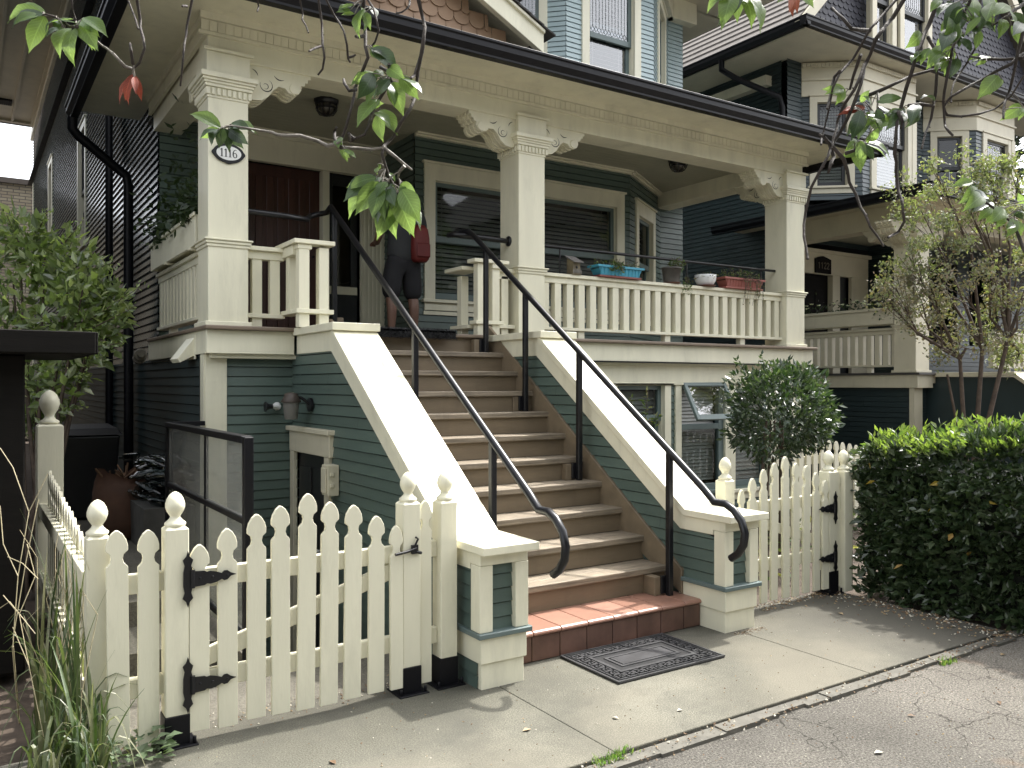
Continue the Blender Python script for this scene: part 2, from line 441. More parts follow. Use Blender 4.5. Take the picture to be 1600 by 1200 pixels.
# basement walls under the porch
WZ = -.7
mb = MB(); clap(mb, (1.58, 6.75), (2.275, 6.75), WZ, 1.84)
bw_fr, bwL = frame((4.4, 6.75), (8.66, 6.75))
BW = [(5.71, 6.39), (6.64, 7.33), (7.50, 8.12)]
clap(mb, (4.4, 6.75), (8.66, 6.75), -.05, 1.64, holes=[(a-4.4-.03, b-4.4+.03, .42, 1.64) for a, b in BW])
clap(mb, (8.66, 6.75), (8.66, 27), WZ, 1.84, .15)
mb.build('basement_wall', TEAL, HS, recalc=False)
mb = MB(); clap(mb, (1.58, 27), (1.58, 6.75), WZ, 1.84); mb.build('basement_wall', NAVY, HS, recalc=False)  # the side yard's deep shade is put into this wall's darker colour
mb = MB(); mb.box(1.565, 6.725, WZ, 1.73, 6.75, 1.835); mb.box(1.555, 6.737, WZ, 1.58, 6.85, 1.835)
mb.build('corner_board', CREAM, HS, bev=.003)
mb = MB(); mb.box(8.50, 6.725, 0, 8.68, 6.75, 1.589); mb.build('corner_board', CREAM, HS, bev=.003)
mb = MB(); mb.box(5.0, 6.71, 1.61, 8.68, 6.749, 1.80); mb.box(5.0, 6.70, 1.59, 8.68, 6.749, 1.61); mb.build('window_header', CREAM, HS, bev=.003)
for i, (a, b) in enumerate(BW):
    s0, s1 = a-4.4, b-4.4
    if i == 1:
        W = None
        mbw = MB(); t = .09
        mbw.lb(bw_fr, s0-t, s0, -.02, .03, .4, 1.59); mbw.lb(bw_fr, s1, s1+t, -.02, .03, .4, 1.59); mbw.lb(bw_fr, s0-.001, s1+.001, -.02, .028, 1.575, 1.588)
        W = mbw.build('window', CREAM, HS, bev=.003)
        mbw = MB(); mbw.lb(bw_fr, s0-t-.02, s1+t+.02, -.1, .05, .36, .4); mbw.build('sill', SASHM, W, bev=.003)
        mbw = MB(); q = .05
        mbw.lb(bw_fr, s0, s0+.02, -.06, -.0, .4, 1.59); mbw.lb(bw_fr, s1-.08, s1, -.06, -.0, .4, 1.59); mbw.lb(bw_fr, s0+.02, s1-.08, -.06, -.0, 1.09, 1.15); mbw.lb(bw_fr, s0+.02, s1-.08, -.06, 0, .4, .47)
        mbw.build('sash', SASHM, W, bev=.002)
        mbw = MB(); mbw.lb(bw_fr, s0+.02, s1-.08, -.034, -.028, .47, 1.09); mbw.build('pane', GLASS, W)
        # top-hung sash pushed outwards
        A = math.atan2(.22, .40); H = .456; Wd = s1-s0-.02; base = Vector((a+.01, 6.735, 1.60))
        def T(u, v, w): # across, down the sash, out of its face
            return (base.x+u, base.y-v*math.sin(A)-w*math.cos(A), base.z-v*math.cos(A)+w*math.sin(A))
        def tb(m, u0, u1, v0, v1, w0=0, w1=.035):
            m.hexa([T(u0,v0,w0),T(u1,v0,w0),T(u1,v1,w0),T(u0,v1,w0),T(u0,v0,w1),T(u1,v0,w1),T(u1,v1,w1),T(u0,v1,w1)])
        m2 = MB(); tb(m2, 0, .045, 0, H); tb(m2, Wd-.045, Wd, 0, H); tb(m2, .045, Wd-.045, 0, .04); tb(m2, .045, Wd-.045, H-.06, H)
        m2.build('awning_sash', SASHM, W, bev=.003)
        m2 = MB(); tb(m2, .041, Wd-.041, .036, H-.056, .014, .02); m2.build('awning_pane', GLASSR, W)
        mbb = MB()
        for k in range(27):
            z = .5+k*.04; mbb.hexa([(a+.02,6.845,z),(b-.06,6.845,z),(b-.06,6.862,z+.033),(a+.02,6.862,z+.033),(a+.02,6.847,z+.002),(b-.06,6.847,z+.002),(b-.06,6.864,z+.035),(a+.02,6.864,z+.035)])
        mbb.build('blind', BLIND, W)
    else:
        window(HS, bw_fr, s0, s1, .4, 1.55 if i else 1.59, .09, .04 if i else 0.0, sill=True, zm=1.22, tilt=58)
# porch floor and fascia
mb = MB(); mb.box(1.53, 6.565, 2.018, 8.79, 9.0, FL); mb.build('porch_floor', FLOORB, HS, bev=.008, seg=2)
mb = MB(); mb.box(1.55, 6.62, 1.835, 2.235, 6.66, 2.018); mb.box(4.3, 6.62, 1.835, 8.765, 6.66, 2.018); mb.box(1.55, 6.66, 1.835, 1.59, 9.02, 2.018); mb.box(8.72, 6.66, 1.835, 8.765, 9.02, 2.018)
mb.box(1.59, 6.66, 1.80, 8.72, 9.0, 1.84)
mb.build('porch_fascia', CREAM, HS, bev=.004)
mb = MB(); mb.box(5.2, 6.60, 1.822, 8.74, 6.63, 1.834); mb.build('cable', BLACK, HS)
# columns
column(HS, 1.571, 1.877, YP, FL, CREAM, ('+x', '+y'))
column(HS, 4.435, 4.74, YP, FL, CREAM, ('-x', '+x'))
column(HS, 8.325, 8.66, YP, FL, CREAM, ('-x', '+y'))
# beam, cornice, ceiling, soffit
mb = MB(); mb.box(1.575, 6.685, 4.135, 8.655, 6.975, 4.45); mb.box(1.595, 6.975, 4.135, 1.86, 9.0, 4.45); mb.box(8.345, 6.975, 4.135, 8.64, 9.0, 4.45)
mb.build('porch_beam', CREAM, HS, bev=.004)
fb, Lb = frame((1.5, 6.685), (8.73, 6.685))
mb = MB(); mb.lb(fb, 0, Lb, 0, .03, 4.285, 4.31); mb.lb(fb, .01, Lb-.01, 0, .045, 4.40, 4.452); mb.lb(fb, .03, Lb-.03, 0, .016, 4.31, 4.40); dentils(mb, fb, .02, Lb-.02, 4.315, 4.395, .016, .025, .062)
fs, Ls = frame((1.575, 9.0), (1.575, 6.7)); mb.lb(fs, 0, Ls, 0, .03, 4.285, 4.31); mb.lb(fs, 0, Ls, 0, .045, 4.40, 4.452); dentils(mb, fs, 0, Ls, 4.315, 4.395, .0, .026, .062)
mb.build('dentil_cornice', CREAM, HS)
mb = MB(); mb.box(1.0, 6.1, 4.452, 9.24, 6.70, 4.478); mb.box(1.0, 6.70, 4.452, 1.60, 9.8, 4.478); mb.box(8.62, 6.70, 4.452, 9.24, 9.0, 4.478)
mb.build('porch_soffit', CREAM, HS)
mb = MB()
y = 6.975
while y < 9.0:
    mb.box(1.86, y, 4.33, 8.345, min(y+.083, 9.0), 4.345); y += .088
mb.box(1.86, 6.975, 4.338, 8.345, 9.0, 4.36)
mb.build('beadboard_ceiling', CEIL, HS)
# gutters, fascia, roof
mb = MB()
f1, L1 = frame((.88, 6.10), (9.36, 6.10)); gutter(mb, f1, 0, L1, 4.50)
f2, L2 = frame((1.0, 9.85), (1.0, 6.0)); gutter(mb, f2, 0, L2, 4.50)
f3, L3 = frame((9.24, 6.0), (9.24, 9.1)); gutter(mb, f3, 0, L3, 4.50)
mb.build('gutter', BLACK, HS, bev=.003)
mb = MB(); mb.tube([(.95,9.78,4.37),(.95,9.80,4.26),(1.0,9.82,4.2),(1.38,9.9,3.93),(1.48,9.9,3.86),(1.5,9.9,3.75),(1.5,9.9,-.2)], .05, 10); mb.build('downspout', BLACK, HS)
mb = MB(); mb.tube([(1.535,11.6,6.2),(1.535,11.6,-.2)], .045, 8); mb.build('vent_pipe', BLACK, HS)
mb = MB(); mb.prism([(1.0, 4.48), (9.24, 4.48), (9.24, 4.50), (1.0, 4.50)], 'y', 6.1, 9.0)
hip_roof(mb, .94, 9.3, 6.04, 9.0, 4.50, .26, 1.65, 8.9, 9.82)
mb.build('porch_roof', SHINGLED, HS)
# small pediment over the stairs
gx, gy, ga = 3.30, 6.36, 5.30
mb = MB(); ft, Lt = frame((2.0, gy), (4.6, gy))
mb.box(2.15, gy, 4.49, 4.45, gy+.02, 4.5)
mb.face([(2.2, gy, 4.5), (4.4, gy, 4.5), (gx, gy, 5.05)])
scallops(mb, ft, lambda z: (1.3-max(0,(5.08-z))/.5, 1.3+max(0,(5.08-z))/.5), 4.53, 5.02, 0, Lt, w=.155, h=.10, t=.02)
G = mb.build('pediment', PEACH, HS, recalc=False)
mb = MB()
for s in (-1, 1):
    P = lambda dx, z, y: (gx+s*dx, y, z)
    x1, y0, y1 = 1.06, 6.14, 6.20
    zt = lambda dx: ga-.5*dx
    mb.hexa([P(0, zt(0)-.20, y0), P(x1, zt(x1)-.20, y0), P(x1, zt(x1)-.20, y1), P(0, zt(0)-.20, y1), P(0, zt(0)-.03, y0), P(x1, zt(x1)-.03, y0), P(x1, zt(x1)-.03, y1), P(0, zt(0)-.03, y1)])
    mb.hexa([P(0, zt(0)-.03, y0-.025), P(x1, zt(x1)-.03, y0-.025), P(x1, zt(x1)-.03, y1), P(0, zt(0)-.03, y1), P(0, zt(0), y0-.025), P(x1, zt(x1), y0-.025), P(x1, zt(x1), y1), P(0, zt(0), y1)])
    mb.hexa([P(0, zt(0)-.06, y1), P(x1, zt(x1)-.06, y1), P(x1, zt(x1)-.06, 6.6), P(0, zt(0)-.06, 6.6), P(0, zt(0)-.03, y1), P(x1, zt(x1)-.03, y1), P(x1, zt(x1)-.03, 6.6), P(0, zt(0)-.03, 6.6)])
mb.build('rake_board', CREAM, G, bev=.003)
mb = MB()
for s in (-1, 1):
    for k in range(9):
        a, b = k*.127, (k+1)*.127+.02
        za, zb_ = ga-.5*a+.002, ga-.5*b+.014
        mb.hexa([(gx+s*a, 6.10, za+.0), (gx+s*b, 6.10, zb_), (gx+s*b, 8.9, zb_), (gx+s*a, 8.9, za), (gx+s*a, 6.10, za+.014), (gx+s*b, 6.10, zb_+.014), (gx+s*b, 8.9, zb_+.014), (gx+s*a, 8.9, za+.014)])
mb.build('pediment_roof', SHINGLED, G)
# main walls: side, porch wall, upper storey, back
DZ = 7.2
mb = MB()
SW = [(10.0, 11.0, 4.35, 6.0), (5.0, 5.9, 5.2, 7.0)]
SZ = 8.6
clap(mb, (1.65, 27), (1.65, 9.0), 1.84, SZ, .078, .022, holes=[(27-16.0, 27-14.9, 3.75, 5.85), (27-21.9, 27-20.9, 4.9, 6.6)])
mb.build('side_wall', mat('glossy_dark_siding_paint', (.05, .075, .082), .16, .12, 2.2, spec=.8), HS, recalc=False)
mb = MB()
clap(mb, (1.65, 9.0), (4.1, 9.0), FL, 4.36, holes=[(.70, 2.46, 0, 4.28)])
clap(mb, (8.45, 9.0), (8.9, 9.0), FL, 4.36)
clap(mb, (4.1, 9.0), (4.1, 8.2), FL, 4.36)
b1, bL1 = frame((4.1, 8.2), (7.17, 8.2)); clap(mb, (4.1, 8.2), (7.17, 8.2), FL, 4.36, holes=[(.20, 1.40, 2.50, 3.90), (1.62, 2.88, 2.50, 3.90)])
b2, bL2 = frame((7.17, 8.2), (8.45, 9.0)); clap(mb, (7.17, 8.2), (8.45, 9.0), FL, 4.36, holes=[(.30, 1.12, 2.50, 3.90)])
mb.build('porch_wall', TEAL, HS, recalc=False)
mb = MB()
UB = [(5.0, 9.0), (6.0, 8.0), (7.4, 8.0), (8.6, 9.0)]
clap(mb, (1.65, 9.0), (5.0, 9.0), 4.9, DZ, .06)
u1, uL1 = frame(UB[0], UB[1]); clap(mb, UB[0], UB[1], 4.9, DZ, .06, holes=[(uL1-.88, uL1-.28, 5.0, 6.7)])
u2, uL2 = frame(UB[1], UB[2]); clap(mb, UB[1], UB[2], 4.9, DZ, .06, holes=[(.30, 1.10, 5.0, 6.75)])
u3, uL3 = frame(UB[2], UB[3]); clap(mb, UB[2], UB[3], 4.9, DZ, .06, holes=[(.40, 1.12, 5.0, 6.75)])
clap(mb, (8.6, 9.0), (8.9, 9.0), 4.6, DZ, .06)
clap(mb, (8.9, 9.0), (8.9, 27), 1.8, DZ, .15); clap(mb, (8.9, 27), (1.65, 27), -.5, DZ, .15)
mb.build('upper_wall', mat('pale_teal_upper_paint', (.34, .43, .44), .4, .1, 2.2, .1, 50), HS, recalc=False)
mb = MB(); mb.box(1.7, 9.02, 1.9, 8.85, 26.9, 2.04); mb.box(1.7, 9.02, 4.4, 8.85, 26.9, 4.5); mb.prism([(4.12, 9.02), (4.12, 8.22), (7.15, 8.22), (8.43, 9.02)], 'z', 4.36, 4.42)
mb.prism([(5.02, 9.0), (6.0, 8.02), (7.38, 8.02), (8.58, 9.0)], 'z', 4.85, 4.9)
mb.build('floor_slab', DARKIN, HS)
# upper corner trims / frieze
mb = MB()
for fr, L in ((u1, uL1), (u2, uL2), (u3, uL3)): mb.lb(fr, -.02, L+.02, -.01, .09, 6.9, DZ)
mb.box(8.55, 8.86, 6.9, 9.06, 9.0, DZ); mb.box(1.6, 8.92, 6.9, 5.0, 9.0, DZ); mb.box(1.56, 9.0, SZ-.2, 1.65, 27, SZ)
mb.box(1.62, 26.8, 1.84, 1.7, 27.02, DZ)
mb.build('frieze', CREAM, HS, bev=.004)
# oversailing eaves on the side, with vents and dentils
mb = MB(); mb.box(.38, 8.2, SZ, 1.66, 26.0, SZ+.03); mb.box(1.5, 7.4, DZ, 9.9, 9.02, DZ+.03); mb.box(8.88, 9.0, DZ, 9.9, 26, DZ+.03)
mb.box(.62, 8.2, SZ-.04, .68, 26, SZ); mb.box(1.05, 8.2, SZ-.05, 1.11, 26, SZ); mb.box(1.5, 8.2, SZ-.07, 1.56, 26, SZ); mb.box(.40, 25.8, SZ-.06, 1.6, 25.95, SZ)
mb.build('eave_soffit', CREAM2, HS)
mb = MB(); fe, Le = frame((.7, 24.4), (1.02, 24.4)); dentils(mb, fe, 0, Le, SZ-.05, SZ, 0, .4, .045)
mb.build('eave_vent', DARKIN, HS)
mb = MB(); mb.box(.26, 8.1, SZ-.04, .38, 26.1, SZ+.12); mb.box(1.5, 7.28, DZ-.04, 10.0, 7.4, DZ+.12); mb.box(.26, 26.0, SZ-.06, 1.7, 26.1, SZ+.1); mb.build('eave_gutter', BLACK, HS)
mb = MB(); mb.prism([(.3, SZ+.05), (1.66, SZ+.9), (1.66, DZ+.06), (4.5, DZ+.06), (4.5, SZ+.05), (3.6, SZ+1.9), (.3, SZ+.12)][0:0] or [(.28, SZ+.04), (4.6, SZ+.04), (3.4, SZ+2.1)], 'y', 8.15, 26.1); mb.box(1.67, 8.9, DZ+.1, 4.5, 26, SZ+.02); mb.hexa([(1.52,7.3,DZ+.05),(10,7.3,DZ+.05),(10,27.5,DZ+.05),(1.52,27.5,DZ+.05),(4.6,11.5,DZ+3.2),(5.9,11.5,DZ+3.2),(5.9,23.5,DZ+3.2),(4.6,23.5,DZ+3.2)]); mb.build('roof', SHINGLED, HS)
# windows
window(HS, b1, .24, 1.36, 2.55, 3.84, .13, .18, blind=True, tilt=52)
window(HS, b1, 1.66, 2.84, 2.55, 3.84, .13, .18, blind=True, tilt=52)
window(HS, b2, .36, 1.06, 2.55, 3.84, .12, .18, blind=True, tilt=45)
mb = MB(); mb.lb(b1, .10, 2.98, .0, .024, 2.36, 2.40); mb.lb(b1, 1.495, 1.525, 0, .024, 2.53, 4.02); mb.lb(b1, 2.7, 3.07, .0, .02, 2.1, 2.11); mb.build('bay_trim', CREAM, HS)
window(HS, u1, uL1-.84, uL1-.32, 5.05, 6.65, .10, .1, lead=5, glass=GLASSR, zm=5.95, bl_to=5.30, openb=.06)
window(HS, u2, .34, 1.06, 5.05, 6.7, .11, .1, lead=6, glass=GLASSR, zm=5.86, bl_to=5.34, openb=.17)
window(HS, u3, .44, 1.08, 5.05, 6.7, .10, .1, lead=5, glass=GLASSR, zm=5.86, openb=.1)
sw_fr, _ = frame((1.65, 27), (1.65, 9.0))
window(HS, sw_fr, 27-15.9, 27-15.0, 3.85, 5.75, .12, .12, blind=False, sm=BLACKSASH)
window(HS, sw_fr, 27-21.8, 27-21.0, 5.0, 6.5, .12, .12, blind=False, sm=BLACKSASH)
# front door group
fd, _ = frame((1.65, 9.0), (8.9, 9.0))
mb = MB(); mb.lb(fd, .66, 2.45, -.02, .06, 3.98, 4.29); mb.lb(fd, .62, 2.5, -.02, .09, 4.24, 4.29); mb.lb(fd, .60, .84, -.02, .05, FL, 3.98); mb.lb(fd, 1.70, 1.78, -.1, .03, FL, 3.98)
mb.lb(fd, 2.16, 2.45, -.02, .045, FL, 3.98)
for k in range(5): mb.lb(fd, 2.19+k*.05, 2.22+k*.05, .045, .055, FL+.2, 3.9)
DF = mb.build('door_surround', CREAM, HS, bev=.003)
mb = MB(); mb.lb(fd, .84, 1.70, -.12, -.07, FL, 3.98)
for k in range(7): mb.lb(fd, .86+k*.12, .935+k*.12, -.07, -.055, FL+.12, 3.86)
D = mb.build('front_door', WOODD, HS, bev=.003)
mb = MB(); mb.lathe([(.012, 0), (.014, .03), (.03, .04), (.03, .06), (.012, .07)], 1.65+1.62, 8.99+.05, 3.02, 10, 'y'); mb.build('door_knob', BLACK, D)
mb = MB(); mb.lb(fd, 1.78, 1.86, -.12, -.08, FL, 3.98); mb.lb(fd, 2.08, 2.16, -.12, -.08, FL, 3.98); mb.lb(fd, 1.86, 2.08, -.12, -.08, 3.86, 3.98); mb.lb(fd, 1.86, 2.08, -.12, -.08, FL, 2.62)
D2 = mb.build('side_door', BLACKSASH, HS, bev=.003)
mb = MB(); mb.lb(fd, 1.79, 2.15, -.08, -.06, 2.62, 2.71); mb.build('mid_rail', CREAM, D2, bev=.003)
mb = MB(); mb.lb(fd, 1.86, 2.08, -.105, -.099, 2.71, 3.86); mb.build('pane', GLASS, D2)
# ceiling-to-wall crown
mb = MB()
for (p0, p1) in (((1.86, 9.0), (4.1, 9.0)), ((4.1, 8.2), (7.17, 8.2)), ((7.17, 8.2), (8.45, 9.0))):
    fr, L = frame(p0, p1); mb.lb(fr, -.0, L, 0, .05, 4.29, 4.329); mb.lb(fr, 0, L, .05, .09, 4.31, 4.329)
mb.box(1.86, 6.975, 4.29, 8.345, 7.02, 4.329)
mb.build('crown_moulding', CREAM, HS)
# railings on the porch
frr, Lr = frame((4.74, 6.78), (8.325, 6.78)); balustrade(HS, 'porch_railing', frr, Lr, FL, 24, CREAM)
frs, Lrs = frame((1.68, 9.0), (1.68, 6.99)); balustrade(HS, 'porch_railing', frs, Lrs, FL, 14, CREAM)
def newel_rail(short, posts, caps, bots):
    mb = MB()
    for c in caps: mb.box(*c)
    r = mb.build('stair_railing', CREAM, HS, bev=.004)
    mb = MB()
    for c in bots: mb.box(*c)
    mb.build('bottom_rail', CREAM, r, bev=.003)
    for x0, y0, x1, y1, z0, z1 in posts:
        mb = MB(); mb.box(x0, y0, z0, x1, y1, z1); mb.build('baluster', CREAM, r, bev=.003)
newel_rail(0, [(1.93,6.74,2.01,6.80,2.05,2.63),(2.075,6.74,2.155,6.80,2.165,2.63),(2.19,6.62,2.25,6.70,2.165,2.66),(2.195,6.395,2.28,6.475,2.045,2.68),(2.36,6.395,2.44,6.475,2.045,2.68)],
    [(1.88,6.70,2.665,2.20,6.86,2.70),(2.15,6.37,2.70,2.485,6.50,2.735),(2.15,6.50,2.70,2.30,6.87,2.7349),(2.185,6.39,2.66,2.30,6.485,2.70),(1.88,6.73,2.60,2.19,6.82,2.665),(2.17,6.48,2.62,2.28,6.82,2.699)],
    [(1.88,6.72,2.13,2.19,6.83,2.165),(2.17,6.375,2.155,2.475,6.49,2.19),(2.165,6.49,2.1551,2.28,6.82,2.1899)])
newel_rail(0, [(3.98,6.66,4.06,6.74,2.05,2.72),(4.14,6.66,4.22,6.74,2.05,2.71),(4.29,6.74,4.37,6.80,2.05,2.63),(3.97,6.95,4.05,7.03,2.05,2.63)],
    [(3.93,6.63,2.725,4.31,6.77,2.76),(4.13,6.64,2.68,4.26,6.76,2.725),(4.25,6.71,2.665,4.435,6.86,2.70),(3.88,6.78,2.665,4.1,7.12,2.70),(4.26,6.74,2.60,4.435,6.82,2.665)],
    [(3.95,6.635,2.155,4.25,6.765,2.19),(4.2501,6.72,2.13,4.435,6.83,2.165),(3.93,6.7651,2.12,4.07,7.1,2.155)])
# planter box along the left rail
PB = thing('planter_box', 'long cream wooden planter box with dark foliage on the side porch rail', 'planter', (1.62, 8.0, 2.70))
mb = MB(); mb.box(1.56,7.05,2.72,1.585,8.95,2.97); mb.box(1.795,7.05,2.72,1.82,8.95,2.97); mb.box(1.585,7.05,2.72,1.795,7.075,2.97); mb.box(1.585,8.925,2.72,1.795,8.95,2.97); mb.box(1.585,7.075,2.73,1.795,8.925,2.75)
mb.box(1.545,7.03,2.955,1.56,8.97,2.985); mb.box(1.55,7.2,2.70,1.83,7.26,2.72); mb.box(1.55,8.2,2.70,1.83,8.26,2.72); mb.build('box', CREAM, PB, bev=.003)
PBF = leafmat('shade_fern_leaf', [(.02, .035, .015), (.03, .05, .02), (.04, .06, .028)], .4, .25)
_r = random.Random(19); mb = MB()
for i in range(1300):
    y = _r.uniform(7.1, 8.9); z = 2.92+abs(_r.gauss(0, .28))*(1+.5*math.sin(y*5)); p_ = Vector((1.69+_r.gauss(0, .11), y, z)); L = _r.uniform(.05, .11); d_ = Vector((_r.gauss(0, 1), _r.gauss(0, 1), _r.gauss(.2, .7))).normalized()*L; s_ = d_.orthogonal().normalized()*L*.25; mb.add([p_, p_+d_*.45+s_, p_+d_, p_+d_*.45-s_], [(0, 1, 2), (0, 2, 3)])
mb.build('plants', PBF, PB, recalc=False)
# ================================================================ front staircase
ST = thing('front_staircase', 'brown wooden front stairs between capped cheek walls with a terracotta tile bottom step', 'staircase', (3.31, 4.0, 0))
T0, TR, TG = 4.257, .170, .2325
IX0, IX1 = 2.53, 4.09
for k in range(10):
    y = T0+TG*k; z = .35+TR*k
    mb = MB()
    e = .002
    mb.box(IX0+.004, y+random.uniform(-e, e), z-.042, IX1-.004, y+.132, z); mb.box(IX0+.004, y+.136, z-.042, IX1-.004, y+TG+.03, z-random.uniform(0, .003))
    mb.build('tread', TREAD, ST, bev=.006, seg=2)
for k in range(11):
    y = T0+TG*k+.03; z0 = .18 if k == 0 else .35+TR*(k-1); z1 = .35+TR*k-.042 if k < 10 else 2.018
    mb = MB(); mb.box(IX0+.002, y, z0, IX1-.002, y+.02, z1-.0005); mb.build('riser', RISER, ST)
for x0, x1 in ((IX0-.005, IX0+.028), (IX1-.028, IX1+.005)):
    mb = MB(); sl = TR/TG
    def nz(y): return .35+(y-T0)*sl+.10
    mb.prism([(4.115, .18), (4.115, nz(4.115)), (6.62, nz(6.62)-.04), (6.62, 1.5)], 'x', x0, x1); mb.build('stringer', RISER, ST, bev=.003)
# tiled bottom step
m, t, b, o = nt('terracotta_tile')
co = coord(t); g = t.nodes.new('ShaderNodeNewGeometry')
c = ramp(t, g.outputs['Random Per Island'], [(.1, (.26, .135, .095)), (.5, (.31, .165, .118)), (.9, (.36, .20, .148))])
c = mix(t, ramp(t, noise(t, co, 9, 6, .65), [(.45, 0.), (.8, .55)]), c, (.16, .10, .078)); t.links.new(c, b.inputs['Base Color']); b.inputs['Roughness'].default_value = .38
bumpn(t, b, noise(t, co, 30), .15, .004); TILE = m
GROUT = mat('grout', (.035, .028, .024), .8)
mb = MB(); mb.box(IX0, 3.975, 0, IX1-.005, 4.29, .172); step = mb.build('tiled_step', GROUT, ST)
tw = .2; x = IX0+.004
TILEF = mat('dark_front_tile', (.135, .072, .052), .5, .3, 8, .2, 30, dirt=.4)  # same tile hue at a darker tone for the step's front
mbt = MB(); mbf = MB(); i = 0
while x < IX1-.02:
    x1 = min(x+tw-.005, IX1-.008)
    mbf.box(x, 3.963+random.uniform(-.001, .001), .004, x1, 3.985, .148)
    mbt.prism([(4.288, .166), (3.985, .166), (3.962, .163), (3.950, .156), (3.945, .146), (3.952, .150), (4.288, .150), (4.288, .182), (3.975, .182)][0:0] or [(4.288, .150), (3.962, .150), (3.950, .153), (3.945, .163), (3.950, .174), (3.962, .180), (4.288, .180)], 'x', x, x1)
    x += tw
mbt.build('tile', TILE, step, bev=.003); mbf.build('front_tile', TILEF, step, bev=.003)
# cheek walls
def cheek(x0, x1, side):
    """x0..x1: siding faces; side=-1 left wall, +1 right"""
    mb = MB()
    ytop = lambda z: 5.74-(1.93-z)/.7285
    zb = -.7 if side < 0 else -.02
    holesL = []
    # outer/inner siding, cut to the slope
    for (X, face) in ((x0, 'L'), (x1, 'R')):
        z_low = zb if ((side < 0 and face == 'L') or (side > 0 and face == 'R')) else .28
        if face == 'L': p0, p1 = (X, 6.75), (X, 3.78)
        else: p0, p1 = (X, 3.78), (X, 6.75)
        def zt(z, a, b, face=face):
            zz = z+.06
            ymin = 3.78 if zz < .70 else 4.08+(zz-.70)/.7285
            if face == 'L': return (a, min(b, 6.75-ymin))
            return (max(a, ymin-3.78), b)
        hs = [(6.75-6.62, 6.75-5.92, -.7, 1.08)] if (side < 0 and face == 'L') else []
        clap(mb, p0, p1, z_low, 1.97, .0765, .012, holes=hs, ztop=zt)
    clap(mb, (x0, 3.78), (x1, 3.78), .28, .70, .0765)
    mb.box(x0+.012, 4.2, -.7 if side < 0 else -.02, x1-.012, 4.25, .8)
    body = mb.build('cheek_wall', TEAL, ST, recalc=False)
    # core so light cannot pass through
    mb = MB(); mb.prism([(3.80, .0), (3.80, .73), (4.06, .73), (5.76, 1.97), (6.60, 1.97), (6.60, 1.0), (5.6, .0)], 'x', x0+.02, x1-.02); mb.build('wall_core', DARKIN, body)
    # cap: flat end, slope, top block
    a, b = x0-.04, x1+.045
    mb = MB()
    prof = [(3.665, .715), (3.665, .760), (4.075, .760), (5.80, 2.012), (5.80, 1.955), (4.09, .715)]
    mb.prism(prof, 'x', a, b)
    cp = mb.build('sloping_cap', CREAM, body, bev=.005, seg=2)
    mb = MB(); mb.box(a-.012, 5.735, 1.988, b+.012, 6.60, 2.046); mb.build('cap_block', CREAM, body, bev=.004)
    mb = MB()
    for X0, X1 in ((x0-.018, x0+.012), (x1-.012, x1+.018)):
        mb.prism([(3.738, .6501), (3.738, .716), (4.085, .716), (5.79, 1.956), (5.79, 1.99), (6.6, 1.99), (6.6, 1.84), (5.85, 1.84), (4.14, .62), (3.84, .62), (3.84, .6501)], 'x', X0, X1)
    mb.box(x0-.0175, 3.736, .6502, x1+.0175, 3.768, .7155)
    mb.build('band_board', CREAM, body, bev=.003)
    mb = MB()
    mb.box(x0-.02, 3.735, .30, x0+.06, 3.83, .649); mb.box(x1-.062, 3.735, .30, x1+.02, 3.83, .649)
    mb.build('corner_post', CREAM, body, bev=.003)
    mb = MB(); mb.box(x0-.035, 3.715, .272, x1+.035, 4.25 if side < 0 else 4.12, .30); mb.build('sill', SASHM, body, bev=.004)
    mb = MB(); mb.box(x0-.012, 3.738, .135, x1+.012, 4.22 if side < 0 else 4.16, .271); mb.box(x0-.002, 3.752, -.01, x1+.002, 4.22 if side < 0 else 4.16, .136); mb.build('plinth', CREAM, body, bev=.004)
    return body
CK = cheek(2.265, 2.53, -1)
CK2 = cheek(4.09, 4.365, 1)
# black basement door in the left cheek wall
fk, _ = frame((2.265, 6.75), (2.265, 3.8))
mb = MB(); mb.lb(fk, .03, .12, 0, .035, -.7, 1.06); mb.lb(fk, .80, .89, 0, .035, -.7, 1.06); mb.lb(fk, .03, .92, 0, .04, 1.06, 1.25); mb.lb(fk, .01, .95, 0, .065, 1.225, 1.262)
mb.build('door_frame', CREAM2, CK, bev=.004)
mb = MB(); mb.lb(fk, .12, .80, -.05, -.01, -.7, 1.06); mb.lb(fk, .17, .43, -.01, .004, .1, .95); mb.lb(fk, .49, .75, -.01, .004, .1, .95)
mb.build('basement_door', PLAST_BLK, CK, bev=.004)
mb = MB(); mb.lb(fk, .70, .72, -.01, .02, .84, .87); mb.lb(fk, .70, .72, -.01, .02, .79, .82); mb.lb(fk, .715, .735, -.01, .05, .34, .36); mb.lb(fk, .66, .735, .04, .055, .345, .357); mb.build('door_handle', WHITEP, CK)
UB_ = thing('utility_box', 'small cream electrical box beside the black basement door', 'utility box', (2.2, 5.76, .85))
mb = MB(); mb.box(2.165, 5.70, .80, 2.252, 5.82, 1.02); mb.build('case', CREAM2, UB_, bev=.006, seg=2)
mb = MB(); mb.box(2.153, 5.715, .82, 2.1645, 5.805, 1.0); mb.box(2.18, 5.685, .94, 2.21, 5.6999, .97); mb.box(2.18, 5.685, .86, 2.21, 5.6999, .89); mb.build('cover', CREAM2, UB_, bev=.004)
